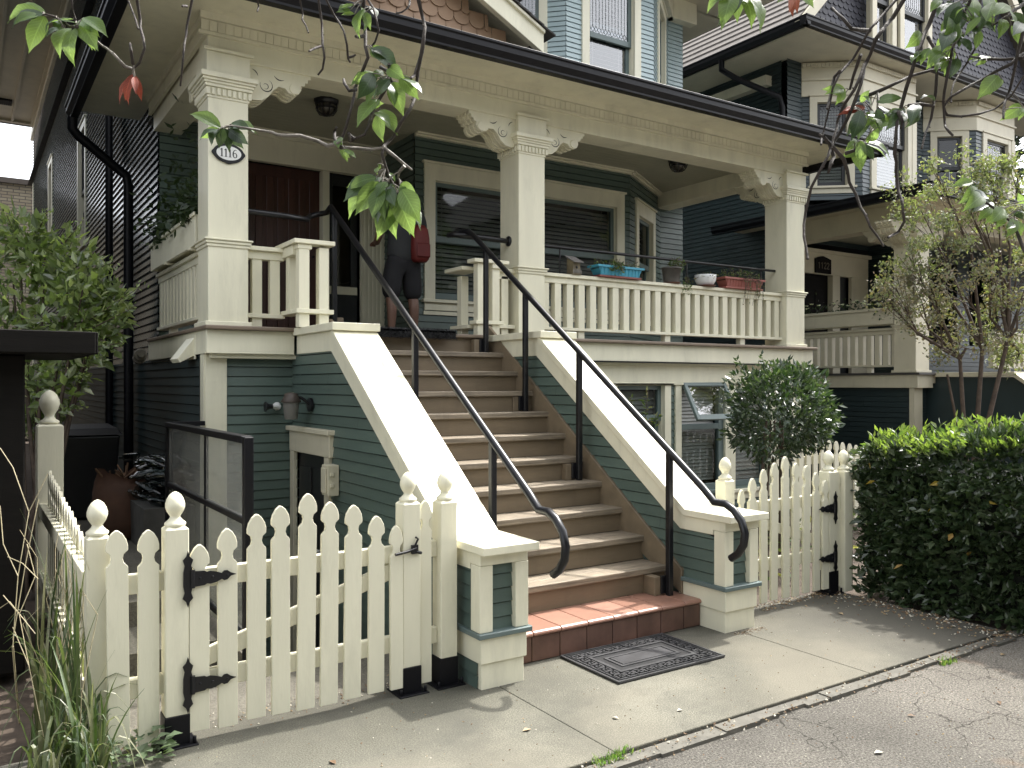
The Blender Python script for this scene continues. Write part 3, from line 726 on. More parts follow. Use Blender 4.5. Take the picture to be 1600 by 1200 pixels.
# handrails
def handrail(X, ybot, ytop, posts, label, topend, fl):
    H = thing('handrail', label, 'handrail', (X, (ybot+ytop)/2, 0), 'black stair handrails')
    z = lambda y: .835+(y-3.69)*.7085
    mb = MB(); pts = []
    cx = ybot; cz = z(ybot)
    curl = [(cx+.03, cz+.012), (cx-.06, cz+.012), (cx-.13, cz-.02), (cx-.19, cz-.08), (cx-.215, cz-.15), (cx-.205, cz-.22), (cx-.165, cz-.28), (cx-.105, cz-.32)]
    body = [(X, y, zz) for y, zz in curl[::-1]]+[(X, cx+.12, z(cx+.12)), (X, (ybot+ytop)/2, z((ybot+ytop)/2)), (X, ytop-.08, z(ytop-.08))]+topend
    mb.tube(body, .0245, 10); mb.build('rail', IRON, H)
    for y, zb in posts:
        mb = MB(); zt = z(y); mb.hexa([(X-.02,y-.02,zb),(X+.02,y-.02,zb),(X+.02,y+.02,zb),(X-.02,y+.02,zb),(X-.02,y-.02,zt-.028),(X+.02,y-.02,zt-.028),(X+.02,y+.02,zt),(X-.02,y+.02,zt)])
        p = mb.build('post', IRON, H, bev=.004)
        mb = MB(); sx = -1 if X > 3.3 else 1
        mb.box(X-.05, y+.021, zb+.01, X+.03, y+.045, zb+.13); mb.build('bracket', IRON, p, bev=.003)
        mb = MB(); mb.box(X+sx*.07-.03, y+.035, zb, X+sx*.07+.03, T0+TG*round((y-T0)/TG+.5)+.029, zb+.125); mb.build('block', RISER, p, bev=.003)
    if fl: 
        mb = MB(); mb.lathe([(.05, 0), (.05, -.012), (.03, -.02)], 4.433, 6.83, 2.985, 14, 'x'); mb.build('flange', IRON, H)
    return H
ztread = lambda y: .18 if y < T0 else .35+TR*int((y-T0)/TG)
handrail(3.97, 3.70, 6.80, [(4.135, .18), (5.121, ztread(5.121)), (5.86, ztread(5.86)), (6.50, ztread(6.50))], 'right hand black tubular stair handrail with curled end, tied to the middle column',
    [(3.965, 6.80, 3.035), (3.95, 6.90, 3.045), (3.90, 7.0, 3.03), (3.85, 6.98, 3.01), (3.86, 6.86, 3.0), (3.95, 6.83, 2.995), (4.43, 6.83, 2.985)], True)
handrail(2.665, 3.77, 7.02, [(4.285, .18+.17), (5.32, ztread(5.32)), (6.86, FL)], 'left hand black tubular stair handrail with curled end, tied to the left column',
    [(2.66, 7.02, 3.10), (2.63, 7.12, 3.10), (2.56, 7.15, 3.08), (2.47, 7.0, 3.02), (2.42, 6.84, 2.985), (2.2, 6.80, 2.985), (1.88, 6.80, 2.99)], False)
GR = thing('guard_rail', 'thin black iron guard rail above the right porch railing and flower pots', 'rail', (6.5, 6.82, 2.7))
mb = MB(); mb.tube([(4.73, 6.82, 2.98), (8.30, 6.82, 2.98)], .016, 8); mb.build('rail', IRON, GR)
for x in (5.04, 6.81, 8.05):
    mb = MB(); mb.tube([(x, 6.82, 2.70), (x, 6.82, 2.98)], .009, 6); mb.build('post', IRON, GR)
# ================================================================ white picket fences and gates
def picket_poly(cx, w, z0, z1):
    h = w/2; n = []
    L = [(h, z0), (h, z1-.158), (h*.62, z1-.140), (h*.52, z1-.122), (h*.62, z1-.103), (h, z1-.088), (h*1.0, z1-.066), (h*.86, z1-.042), (h*.52, z1-.016), (h*.12, z1-.001)]
    return [(cx+u, z) for u, z in L]+[(cx-u, z) for u, z in L[::-1]]
_pr = random.Random(17)
def picket(parent, cx, y, w, z0, z1, th=.021):
    mb = MB(); tl = _pr.gauss(0, .006); mb.prism([(u+(v-.4)*tl+0, v) for u, v in picket_poly(cx+_pr.uniform(-.002, .002), w*_pr.uniform(.985, 1.015), z0+_pr.uniform(-.006, .006), z1)], 'y', y-th+_pr.uniform(-.0015, .0015), y); return mb.build('picket', CREAM, parent, bev=.002)
def picket_x(parent, x, cy, w, z0, z1, th=.021):
    mb = MB(); mb.prism(picket_poly(cy, w, z0, z1), 'x', x, x+th); return mb.build('picket', CREAM, parent, bev=.002)
FIN = [(.042, 0), (.046, .006), (.046, .014), (.036, .022), (.026, .032), (.021, .042), (.026, .050), (.036, .066), (.042, .084), (.042, .100), (.036, .120), (.026, .137), (.012, .149), (.0005, .153)]
def fpost(parent, x, y, z1, w=.094, z0=0, foot=.0, finial=True):
    h = w/2; mb = MB()
    mb.box(x-h, y-h, z0+foot, x+h, y+h, z1-.012)
    mb.add([(x-h,y-h,z1-.012),(x+h,y-h,z1-.012),(x+h,y+h,z1-.012),(x-h,y+h,z1-.012),(x-h+.012,y-h+.012,z1),(x+h-.012,y-h+.012,z1),(x+h-.012,y+h-.012,z1),(x-h+.012,y+h-.012,z1)], [(0,1,5,4),(1,2,6,5),(2,3,7,6),(3,0,4,7),(4,5,6,7)])
    p = mb.build('post', CREAM, parent, bev=.003)
    if finial:
        mb = MB(); mb.lathe([(r, zz) for r, zz in FIN], x, y, z1, 18); mb.build('finial', CREAM, p)
    if foot:
        mb = MB(); mb.box(x-h-.004, y-h-.004, z0+.008, x+h+.004, y+h+.004, z0+foot); mb.box(x-h-.035, y-h-.035, z0, x+h+.035, y+h+.035, z0+.008)
        for sx in (-1, 1): mb.lathe([(.009, 0), (.009, .03)], x+sx*(h+.02), y-h-.015, z0+.008, 6)
        mb.build('post_foot', BLACK, p, bev=.002)
    return p
def hinge(parent, x, y, z, s=1):
    """black tee hinge, plate on the post at x, strap towards s"""
    mb = MB()
    plate = [(-.016, -.05), (-.02, -.03), (-.014, -.06), (-.022, -.085), (-.008, -.10), (0, -.125), (.008, -.10), (.022, -.085), (.014, -.06), (.02, -.03), (.02, .03), (.014, .06), (.022, .085), (.008, .10), (0, .125), (-.008, .10), (-.022, .085), (-.014, .06), (-.02, .03)]
    mb.prism([(x-s*.02+u, z+v) for u, v in plate[1:]], 'y', y-.006, y)
    st = [(0, -.036), (.05, -.033), (.06, -.027), (.075, -.03), (.10, -.026), (.125, -.015), (.135, -.022), (.15, -.02), (.165, -.005), (.19, 0), (.165, .01), (.15, .022), (.135, .022), (.125, .012), (.10, .022), (.075, .028), (.06, .025), (.05, .031), (0, .034)]
    mb.prism([(x+s*u, z+v) for u, v in st], 'y', y-.011, y-.005)
    mb.tube([(x, y-.008, z-.04), (x, y-.008, z+.04)], .010, 8)
    for u in (.03, .085, .15): mb.lathe([(.006, 0), (.004, -.004)], x+s*u, y-.011, z, 8, 'y')
    return mb.build('hinge', IRON, parent)
YF = 3.95
pz = lambda px, py, y=YF: onY(px, py, y).z
px_ = lambda px, y=YF: onY(px, 800, y).x
# left fence: corner post, two pickets, hinge post
LF = thing('picket_fence', 'short cream picket fence beside the tall grass with corner post and two pickets', 'fence', (.62, 3.97, 0), 'cream picket fences')
fpost(LF, .485, 4.02, pz(140, 838, 4.0), .094, -.03)
for p, t in ((183, 828), (231, 827)): picket(LF, px_(p), YF, .088, .035, pz(p, t))
for z in (.23, .685):
    mb = MB(); mb.box(.53, YF+.001, z, .745, YF+.04, z+.085); mb.build('rail', CREAM, LF, bev=.003)
fpost(LF, .79, YF, pz(275, 823, 3.92), .098, 0, .135)
# left gate
LG = thing('garden_gate', 'cream picket gate left of the stairs with arched top and two black hinges', 'gate', (1.3, YF, 0), 'cream picket garden gates')
tops = [(308, 850), (352, 825), (396, 803), (434, 790), (474, 771), (509, 784), (546, 789), (582, 806), (614, 821)]
for i, (p, t) in enumerate(tops): picket(LG, px_(p), YF-.03, .086 if i < 8 else .07, .045, pz(p, t, YF-.03))
for z in (.225, .685):
    mb = MB(); mb.box(.865, YF-.029, z, 1.875, YF+.008, z+.085); mb.build('rail', CREAM, LG, bev=.003)
mb = MB(); mb.hexa([(.90,YF-.027,.318),(1.83,YF-.027,.60),(1.83,YF+.006,.60),(.90,YF+.006,.318),(.90,YF-.027,.40),(1.83,YF-.027,.682),(1.83,YF+.006,.682),(.90,YF+.006,.40)]); mb.build('brace', CREAM, LG, bev=.003)
hinge(LG, .852, YF-.055, .735, 1); hinge(LG, .852, YF-.055, .265, 1)
mb = MB(); mb.tube([(1.83,YF-.075,.735),(1.90,YF-.07,.742),(1.955,YF-.06,.752)], .008, 6); mb.box(1.93,YF-.065,.725,1.965,YF-.045,.77); mb.tube([(1.945,YF-.06,.76),(1.965,YF-.062,.80),(1.95,YF-.062,.81)], .006, 6); mb.tube([(1.955,YF-.06,.735),(1.985,YF-.06,.725)], .008, 6)
mb.build('latch', IRON, LG)
LF2 = thing('picket_fence', 'narrow cream fence panel of two posts and one picket against the left cheek wall', 'fence', (2.03, 3.96, 0), 'cream picket fences')
fpost(LF2, 1.937, YF, pz(640, 785, 3.9), .098, 0, .14)
picket(LF2, px_(661), YF-.01, .07, .04, pz(661, 781))
fpost(LF2, 2.155, YF, pz(694, 783, 3.9), .098, 0, .15)
for z in (.225, .685):
    mb = MB(); mb.box(1.985, YF-.005, z, 2.106, YF+.03, z+.085); mb.build('rail', CREAM, LF2, bev=.003)
# side fence running back on the left
SF = thing('picket_fence', 'cream picket fence running back along the side yard to a large egg topped post', 'fence', (.5, 5.3, 0), 'cream picket fences')
for i in range(16): picket_x(SF, .475, 4.22+i*.145, .086, .05, pz(140, 838, 4.0)-.11+.02*math.sin(i*1.3)*.3+.012*i)
for z in (.23, .70):
    mb = MB(); mb.box(.43, 4.07, z, .474, 6.55, z+.085); mb.build('rail', CREAM, SF, bev=.003)
p = fpost(SF, .50, 6.62, onX(77, 668, .46).z, .16, 0, finial=False)
mb = MB(); zt = onX(77, 668, .46).z
mb.lathe([(.045,0),(.062,.008),(.062,.022),(.04,.035),(.03,.05),(.034,.07),(.052,.10),(.064,.14),(.062,.17),(.045,.205),(.02,.23),(.0005,.236)], .50, 6.62, zt, 18); mb.build('finial', CREAM, p)
# right gate and posts
RF = thing('picket_fence', 'cream fence post with egg finial and one picket behind the right cheek wall', 'fence', (4.5, 4.05, 0), 'cream picket fences')
fpost(RF, px_(1138, 4.05), 4.08, pz(1138, 750, 4.03), .094, 0)
picket(RF, px_(1158, 4.04), 4.05, .06, .05, pz(1158, 765, 4.04))
mb = MB(); mb.box(px_(1138, 4.05), 4.051, .6, px_(1165, 4.05), 4.085, .68); mb.build('rail', CREAM, RF)
RG = thing('garden_gate', 'cream picket garden gate right of the stairs, next to the clipped hedge', 'gate', (5.1, 4.03, 0), 'cream picket garden gates')
YR = 4.06
for p, t in ((1174, 747), (1191, 733), (1207, 723), (1225, 713), (1241, 723), (1257, 727), (1273, 738), (1287, 750)):
    picket(RG, px_(p, YR-.03), YR-.03, .072, .045, pz(p, t, YR-.03))
for z in (.26, .68):
    mb = MB(); mb.box(px_(1168, YR), YR-.029, z, px_(1292, YR), YR+.008, z+.085); mb.build('rail', CREAM, RG, bev=.003)
mb = MB(); x0, x1 = px_(1172, YR), px_(1288, YR); mb.hexa([(x0,YR-.027,.60),(x1,YR-.027,.35),(x1,YR+.006,.35),(x0,YR+.006,.60),(x0,YR-.027,.675),(x1,YR-.027,.425),(x1,YR+.006,.425),(x0,YR+.006,.675)]); mb.build('brace', CREAM, RG, bev=.003)
xh = px_(1293, YR)
hinge(RG, xh, YR-.055, pz(1288, 798), -1); hinge(RG, xh, YR-.055, pz(1288, 877), -1)
RP = thing('picket_fence', 'pair of cream egg topped fence posts standing against the clipped hedge', 'fence', (5.6, 4.0, 0), 'cream picket fences')
fpost(RP, 5.56, 4.06, pz(1298, 736, 4.02), .10, 0, .17)
fpost(RP, 5.72, 4.04, pz(1318, 735, 4.0), .10, 0)
picket(RP, 5.645, 4.05, .05, .04, pz(1308, 738, 4.0))
# fence in the neighbouring garden
BF = thing('picket_fence', 'distant cream picket fence between the ball shrub and the dark neighbouring house', 'fence', (7.6, 5.7, 0), 'cream picket fences')
for i in range(13):
    x = 6.98+i*.118; picket(BF, x, 5.7, .075, .05, 1.05-.012*i+(.03*math.cos((i-6)*.26)))
for z in (.3, .75):
    mb = MB(); mb.box(6.9, 5.701, z, 8.55, 5.74, z+.085); mb.build('rail', CREAM, BF)
# ================================================================ things on and around the porch
# ---- number plaque
cpt = onY(357, 240, 6.657); PQ = thing('number_plaque', 'oval white house number plaque reading 1116 in a black scrolled frame on the left column', 'sign', cpt)
mb = MB()
def ell(rx, rz, n=40): return [(cpt.x+rx*math.cos(2*math.pi*i/n), cpt.z+rz*math.sin(2*math.pi*i/n)) for i in range(n)]
rx, rz = .118, .076
outer = []
for i in range(48):
    a = 2*math.pi*i/48; k = 1+.10*max(0, math.cos(2*a))**14+.10*max(0, -math.cos(2*a))**14
    outer.append((cpt.x+rx*k*math.cos(a), cpt.z+rz*k*math.sin(a)))
mb.prism(outer, 'y', 6.645, 6.659); mb.build('frame', IRON, PQ, bev=.003)
mb = MB(); mb.prism(ell(.094, .055), 'y', 6.641, 6.6449); mb.build('plate', WHITEP, PQ)
def digit_stroke(mb, pts, w, cx, cz, sc=1.0):
    P = [Vector((cx+u*sc, cz+v*sc)) for u, v in pts]
    for i in range(len(P)-1):
        a, b = P[i], P[i+1]; t = (b-a).normalized(); m = Vector((-t.y, t.x))
        w0 = w[i] if isinstance(w, list) else w; w1 = w[i+1] if isinstance(w, list) else w
        a = a-t*.001; b = b+t*.001
        q = [a+m*w0/2, a-m*w0/2, b-m*w1/2, b+m*w1/2]
        mb.add([(p.x, 6.6395, p.y) for p in q]+[(p.x, 6.6412, p.y) for p in q], [(0,1,2,3),(7,6,5,4),(0,4,5,1),(1,5,6,2),(2,6,7,3),(3,7,4,0)])
mb = MB(); x = cpt.x-.054
for k in range(3):
    digit_stroke(mb, [(0, -.030), (0, .030)], .0085, x, cpt.z); digit_stroke(mb, [(-.010, -.030), (.010, -.030)], .003, x, cpt.z); digit_stroke(mb, [(-.011, .020), (0, .030)], .004, x, cpt.z); x += .031
x += .006
s6 = [(.012, .027), (.004, .031), (-.006, .024), (-.013, .008), (-.014, -.010), (-.008, -.027), (.002, -.031), (.012, -.024), (.014, -.010), (.008, .002), (-.002, .004), (-.012, -.004)]
digit_stroke(mb, s6, [.003, .003, .005, .008, .008, .006, .004, .006, .007, .005, .004, .003], x, cpt.z)
mb.build('numerals', BLACK, PQ)
# ---- ceiling lights
for px, py, lab in ((510, 160, 'black caged ceiling lamp on the porch ceiling near the left column'), (1060, 252, 'black caged ceiling lamp on the porch ceiling between the middle and right columns')):
    c = onZ(px, py, 4.31); L = thing('ceiling_light', lab, 'ceiling lamp', c, 'porch ceiling lamps')
    mb = MB(); mb.lathe([(.125, .019), (.125, 0), (.11, -.02), (.10, -.03)], c.x, c.y, c.z, 8); mb.build('base', IRON, L)
    mb = MB(); mb.lathe([(.09, -.03), (.085, -.07), (.06, -.105), (.02, -.12), (.0005, -.121)], c.x, c.y, c.z, 12); mb.build('globe', mat('smoked_glass', (.05, .045, .035), .25), L)
    mb = MB()
    for k in range(8):
        A = k*math.pi/4; ca, sa = math.cos(A), math.sin(A)
        mb.tube([(c.x+r*ca, c.y+r*sa, c.z+z) for r, z in ((.108, -.02), (.10, -.07), (.07, -.115), (.01, -.13))], .006, 5)
    mb.lathe([(.106, -.06), (.106, -.068)], c.x, c.y, c.z, 16); mb.build('cage', IRON, L)
# ---- wall lantern and flood lamp by the basement door
c = onX(458, 640, 2.10); WL = thing('wall_lantern', 'frosted jar shaped wall lantern with black bracket above the basement door', 'lantern', c)
c.y = 6.30; c.x = 2.10; c.z = 1.43
mb = MB(); mb.lathe([(.045, -.10), (.05, -.095), (.062, .02), (.064, .03)], c.x, c.y, c.z, 14); mb.build('jar', mat('frosted_glass', (.17, .165, .15), .5), WL)
mb = MB(); mb.lathe([(.075, .03), (.078, .038), (.055, .07), (.05, .095), (.02, .105), (.0005, .106)], c.x, c.y, c.z, 14); mb.build('cap', mat('rusty_cap', (.06, .045, .035), .5), WL)
mb = MB(); mb.lathe([(.055, 0), (.055, -.02)], 2.249, c.y-.03, c.z+.01, 14, 'x'); mb.tube([(2.24, c.y-.03, c.z+.01), (2.18, c.y-.02, c.z+.06), (c.x, c.y, c.z+.09)], .012, 8); mb.build('bracket', IRON, WL)
FLm = thing('flood_lamp', 'small twin flood lamp on the teal wall left of the lantern', 'flood lamp', (2.03, 6.70, 1.42))
mb = MB()
mb.lathe([(.03, 0), (.035, -.03), (.02, -.06)], 2.12, 6.735, 1.42, 10, 'y'); mb.tube([(2.12, 6.68, 1.42), (2.06, 6.66, 1.42)], .016, 8); mb.build('arm', WHITEP, FLm)
mb = MB(); mb.lathe([(.018, 0), (.022, -.03), (.04, -.055), (.042, -.06), (.036, -.058)], 2.07, 6.66, 1.42, 12, 'x'); mb.build('head', PLAST_BLK, FLm)
# ---- vent hood and pipe on the side fascia
VH = thing('vent_hood', 'small cream wedge shaped vent hood on the left side of the porch fascia', 'vent', (1.5, 7.2, 1.85))
mb = MB(); mb.add([(1.555,7.02,1.98),(1.555,7.30,1.98),(1.555,7.30,1.83),(1.555,7.02,1.83),(1.42,7.02,1.80),(1.42,7.30,1.80),(1.44,7.30,1.77),(1.44,7.02,1.77)], [(0,1,5,4),(4,5,6,7),(0,4,7,3),(1,2,6,5),(0,3,2,1),(3,7,6,2)]); mb.build('hood', CREAM, VH, bev=.003)
mb = MB(); mb.box(1.548, 6.99, 1.80, 1.556, 7.33, 2.0); mb.build('back_plate', CREAM, VH)
OPG = mat('old_plaster_grey', (.2, .18, .15), .8, .3)
PI_ = thing('pipe_fitting', 'grey pipe coupling sticking out of the dark side wall below the shrub', 'pipe', (1.4, 8.6, 1.9))
mb = MB(); mb.tube([(1.5, 9.3, 1.83), (1.35, 8.2, 1.87)], .03, 8); mb.build('pipe', mat('old_plaster_grey', (.2, .18, .15), .8, .3), PI_)
for yy, rr in ((8.3, .055), (8.45, .05), (8.75, .055)):
    mb = MB(); mb.lathe([(rr, 0), (rr+.006, .03), (rr, .07)], 1.35+(yy-8.2)*.136, yy, 1.87-(yy-8.2)*.036, 10, 'y'); mb.build('coupling', OPG, PI_)
# ---- bristle mat on the porch nosing
BM = MB(); rnd = random.Random(3)
BM.box(2.64, 6.50, FL+.001, 3.66, 7.0, FL+.02); BM.box(2.64, 6.50, FL-.05, 3.66, 6.56, FL+.019)
for i in range(3200):
    x = rnd.uniform(2.63, 3.67); k = rnd.random()
    if k < .65: p = Vector((x, 6.50, rnd.uniform(FL-.06, FL+.02))); dv = Vector((rnd.uniform(-.012, .012), -.022, rnd.uniform(-.015, .012)))
    else: p = Vector((x, rnd.uniform(6.5, 6.75), FL+.02)); dv = Vector((rnd.uniform(-.012, .012), rnd.uniform(-.018, .01), .022))
    s = Vector((.0025, 0, .001)); BM.face([p-s, p+s, p+dv])
tag(BM.build('bristle_mat', PLAST_BLK, None, origin=(3.15, 6.7, FL), recalc=False), 'black bristle doormat folded over the top step of the porch', 'doormat')
# ---- rubber mat on the pavement
RUBBER2 = mat('dark_rubber', (.016, .016, .017), .45, .3, 9, .2, 120)
DM = thing('rubber_mat', 'black rubber doormat with a greek key border on the pavement before the tile step', 'doormat', (3.32, 3.69, 0))
MX0, MX1, MY0, MY1 = 2.915, 3.725, 3.418, 3.945
mb = MB(); mb.box(MX0, MY0, .001, MX1, MY1, .011); mb.build('base', RUBBER2, DM, bev=.003)
mb = MB()
def bar(x0, y0, x1, y1, z=.0165): mb.box(x0, y0, .0105, x1, y1, z)
for i, (m_, w) in enumerate(((.0, .012), (.026, .004), (.112, .022), (.142, .0), (.18, .018))):
    if not w: continue
    bar(MX0+m_, MY0+m_, MX1-m_, MY0+m_+w); bar(MX0+m_, MY1-m_-w, MX1-m_, MY1-m_); bar(MX0+m_, MY0+m_+w, MX0+m_+w, MY1-m_-w); bar(MX1-m_-w, MY0+m_+w, MX1-m_, MY1-m_-w)
bar(MX0+.21, MY0+.205, MX1-.21, MY1-.205)
def key(cx, cy, rot):
    w = .009; s = .027
    segs = [((-s, -s), (-s, s)), ((-s, s), (s, s)), ((s, s), (s, -s+.012)), ((s, -s+.012), (-.006, -s+.012)), ((-.006, -s+.012), (-.006, .008)), ((-.006, .008), (.010, .008))]
    for (a, b) in segs:
        pts = []
        for u, v in (a, b):
            for _ in range(rot): u, v = -v, u
            pts.append((cx+u, cy+v))
        (xa, ya), (xb, yb) = pts
        bar(min(xa, xb)-w/2, min(ya, yb)-w/2, max(xa, xb)+w/2, max(ya, yb)+w/2, .0160)
nx = 11; ny = 6; c0 = .071
for i in range(nx):
    x = MX0+c0+(MX1-MX0-2*c0)*i/(nx-1)
    key(x, MY0+c0, 0); key(x, MY1-c0, 2)
for j in range(1, ny):
    y = MY0+c0+(MY1-MY0-2*c0)*j/ny
    key(MX0+c0, y, 3); key(MX1-c0, y, 1)
mb.build('raised_pattern', mat('worn_rubber', (.06, .06, .062), .34, .3, 9, .2, 120), DM)
# ---- pots on the railing
def plant_mesh(c, n, rx, ry, h, leaf, mats, rnd, droop=0.0, stems=14):
    mb = MB()
    for i in range(stems):
        a = rnd.uniform(0, 6.28); r = rnd.random()**.5; e = Vector((c.x+rx*r*math.cos(a), c.y+ry*r*math.sin(a), c.z+h*rnd.uniform(.4, 1)))
        b = Vector((c.x+rx*.6*r*math.cos(a), c.y+ry*.6*r*math.sin(a), c.z)); mb.c = 1
        mb.tube([b, (b+e)/2+Vector((rnd.uniform(-.01,.01), 0, .01)), e], .002, 4, False)
    mb.c = 0
    for i in range(n):
        a = rnd.uniform(0, 6.28); r = rnd.random()**.5
        p = Vector((c.x+rx*r*math.cos(a), c.y+ry*r*math.sin(a), c.z+h*rnd.random()*(1-.4*r)-droop*rnd.random()*r))
        addleaf(mb, p, Vector((rnd.gauss(0, 1), rnd.gauss(0, 1), rnd.gauss(.2, .7))), leaf*rnd.uniform(.6, 1.2), .5, rnd)
    return mb
def addleaf(mb, p, d, L, wr, rnd, up=None):
    d = d.normalized() if d.length > 1e-6 else Vector((0, 0, 1))
    u = Vector((rnd.gauss(0, 1), rnd.gauss(0, 1), rnd.gauss(0, 1))) if up is None else up
    s = d.cross(u)
    if s.length < 1e-4: s = d.orthogonal()
    s.normalize(); nrm = s.cross(d)
    w = L*wr/2
    mb.add([p, p+d*L*.45+s*w+nrm*w*.35, p+d*L, p+d*L*.45-s*w+nrm*w*.35], [(0, 1, 2), (0, 2, 3)])
GL1 = leafmat('pot_plant_leaf', [(.05, .09, .03), (.09, .13, .045), (.12, .15, .06), (.10, .08, .05)], .5, .3)
GL2 = leafmat('succulent_leaf', [(.16, .13, .06), (.20, .17, .09), (.12, .14, .07)], .5, .2)
TWIG = mat('twig_bark', (.085, .06, .042), .8, .4, 14, .5, 80)
ZR = 2.701
def tub(name, label, cx, hw, h, col, group, rim=.012, saucer=None, tap=.82):
    """rectangular tapering flower tub"""
    T = thing(name, label, 'flower tub', (cx, 6.76, ZR), group); m_ = mat(name+'_plastic', col, .45, .1, 6); y0, y1 = 6.68, 6.84; z0 = ZR+.022; z1 = z0+h
    mb = MB(); k = (1-tap)
    def ring(z, f, inn=0): return [(cx-hw*f+inn, y0+(.08*(1-f))+inn, z), (cx+hw*f-inn, y0+.08*(1-f)+inn, z), (cx+hw*f-inn, y1-.08*(1-f)-inn, z), (cx-hw*f+inn, y1-.08*(1-f)-inn, z)]
    mb.add(ring(z0, tap)+ring(z1, 1)+ring(z1, 1, .012)+ring(z1-.02, 1, .014), [(3,2,1,0),(0,1,5,4),(1,2,6,5),(2,3,7,6),(3,0,4,7),(4,5,9,8),(5,6,10,9),(6,7,11,10),(7,4,8,11),(8,9,13,12),(9,10,14,13),(10,11,15,14),(11,8,12,15)])
    mb.box(cx-hw-rim, y0-rim, z1-.02, cx+hw+rim, y0-.0005, z1+.002); mb.box(cx-hw-rim, y1+.0005, z1-.02, cx+hw+rim, y1+rim, z1+.002); mb.box(cx-hw-rim, y0, z1-.02, cx-hw-.0005, y1, z1+.002); mb.box(cx+hw+.0005, y0, z1-.02, cx+hw+rim, y1, z1+.002)
    n = int(hw*2/.05)
    for i in range(n):
        x = cx-hw*.85+i*(hw*1.7)/(n-1); mb.hexa([(x-.006,y0+.012,z0),(x+.006,y0+.012,z0),(x+.006,y0+.03,z0),(x-.006,y0+.03,z0),(x-.006,y0-.004,z1-.02),(x+.006,y0-.004,z1-.02),(x+.006,y0+.01,z1-.02),(x-.006,y0+.01,z1-.02)])
    mb.build('tub', m_, T)
    mb = MB(); mb.box(cx-hw+.015, y0+.015, z1-.035, cx+hw-.015, y1-.015, z1-.012); mb.build('soil', mat('potting_soil', (.03, .02, .014), .9, .3, 30, .5), T)
    mb = MB(); s = saucer or col; mb.box(cx-hw*.95, y0+.0, ZR, cx+hw*.95, y1, ZR+.021); mb.build('saucer', mat(name+'_saucer', s, .5), T, bev=.004)
    return T, z1
rnd = random.Random(11)
x0, x1 = onY(930, 425, 6.72).x, onY(1002, 425, 6.72).x
T, z1 = tub('flower_tub', 'bright blue plastic flower tub with dark red saucer on the porch railing', (x0+x1)/2, (x1-x0)/2-.012, .10, (.045, .27, .38), 'flower tubs on the railing', saucer=(.19, .05, .04))
plant_mesh(Vector(((x0+x1)/2-.02, 6.75, z1)), 260, (x1-x0)/2, .08, .09, .035, None, rnd, .06).build('plant', [GL1, TWIG], T, recalc=False)
mbp = plant_mesh(Vector(((x0+x1)/2-.06, 6.67, z1-.02)), 170, .09, .03, .10, .035, None, rnd, .10); mbp.build('trailing_plant', [GL1, TWIG], T, recalc=False)
x0, x1 = onY(1128, 445, 6.72).x, onY(1191, 445, 6.72).x
T, z1 = tub('flower_tub', 'faded red plastic flower tub with thin trailing weeds on the porch railing', (x0+x1)/2, (x1-x0)/2-.012, .105, (.28, .09, .07), 'flower tubs on the railing')
plant_mesh(Vector(((x0+x1)/2, 6.76, z1)), 230, (x1-x0)/2, .08, .14, .03, None, rnd, .02, 40).build('plant', [GL1, TWIG], T, recalc=False)
cx = (x0+x1)/2+.08; mb = MB()
for i in range(26):
    a = Vector((cx+rnd.uniform(-.14, .14), 6.68, z1)); e = a+Vector((rnd.uniform(-.10, .10), -.06, -rnd.uniform(.1, .34))); m = (a+e)/2+Vector((rnd.uniform(-.03, .03), -.05, .08)); mb.c = 1; mb.tube([a, m, e], .0018, 4, False); mb.c = 0
    for k in range(5):
        t = rnd.random(); p = m.lerp(e, t); addleaf(mb, p, Vector((rnd.gauss(0, 1), rnd.gauss(-.4, .6), rnd.gauss(-.3, .8))), .022, .45, rnd)
mb.build('trailing_plant', [GL1, TWIG], T, recalc=False)
def roundpot(label, px0, px1, y, prof, col, group, rough=.4, sauc=True):
    xa, xb = onY(px0, 430, y).x, onY(px1, 430, y).x; cx = (xa+xb)/2; r = (xb-xa)/2*.86
    T = thing('flower_pot', label, 'flower pot', (cx, y, ZR), group)
    mb = MB(); mb.lathe([(a*r, .016+b) for a, b in prof], cx, y, ZR, 20); mb.build('pot', mat('pot_glaze', col, rough, .1, 6), T)
    if sauc: mb = MB(); mb.lathe([(r*.7, 0), (r*.95, .012), (r*.98, .016), (r*.5, .0165), (.0005, .0166)], cx, y, ZR, 20); mb.build('saucer', mat('terracotta_saucer', (.12, .05, .035), .6), T)
    return T, cx, r
T, cx, r = roundpot('tall dark grey flower pot with a weedy trailing plant on the porch railing', 1036, 1062, 6.78, [(.78, 0), (.82, .01), (1.0, .15), (1.04, .15), (1.04, .165), (.94, .165), (.9, .14), (.0005, .139)], (.085, .078, .072), 'flower pots on the railing')
plant_mesh(Vector((cx+.06, 6.76, ZR+.15)), 240, .10, .07, .16, .035, None, rnd, .0, 24).build('plant', [GL1, TWIG], T, recalc=False)
plant_mesh(Vector((cx+.17, 6.71, ZR+.02)), 110, .07, .03, .09, .03, None, rnd, .16, 10).build('trailing_plant', [GL1, TWIG], T, recalc=False)
T, cx, r = roundpot('white glazed round flower pot with small succulents on the porch railing', 1088, 1116, 6.76, [(.6, 0), (.72, .006), (.94, .05), (1.0, .09), (1.0, .118), (.96, .118), (.9, .09), (.0005, .089)], (.74, .74, .74), 'flower pots on the railing', .25)
plant_mesh(Vector((cx, 6.76, ZR+.10)), 170, r*1.15, .12, .06, .035, None, rnd, .02, 8).build('plant', [GL2, TWIG], T, recalc=False)
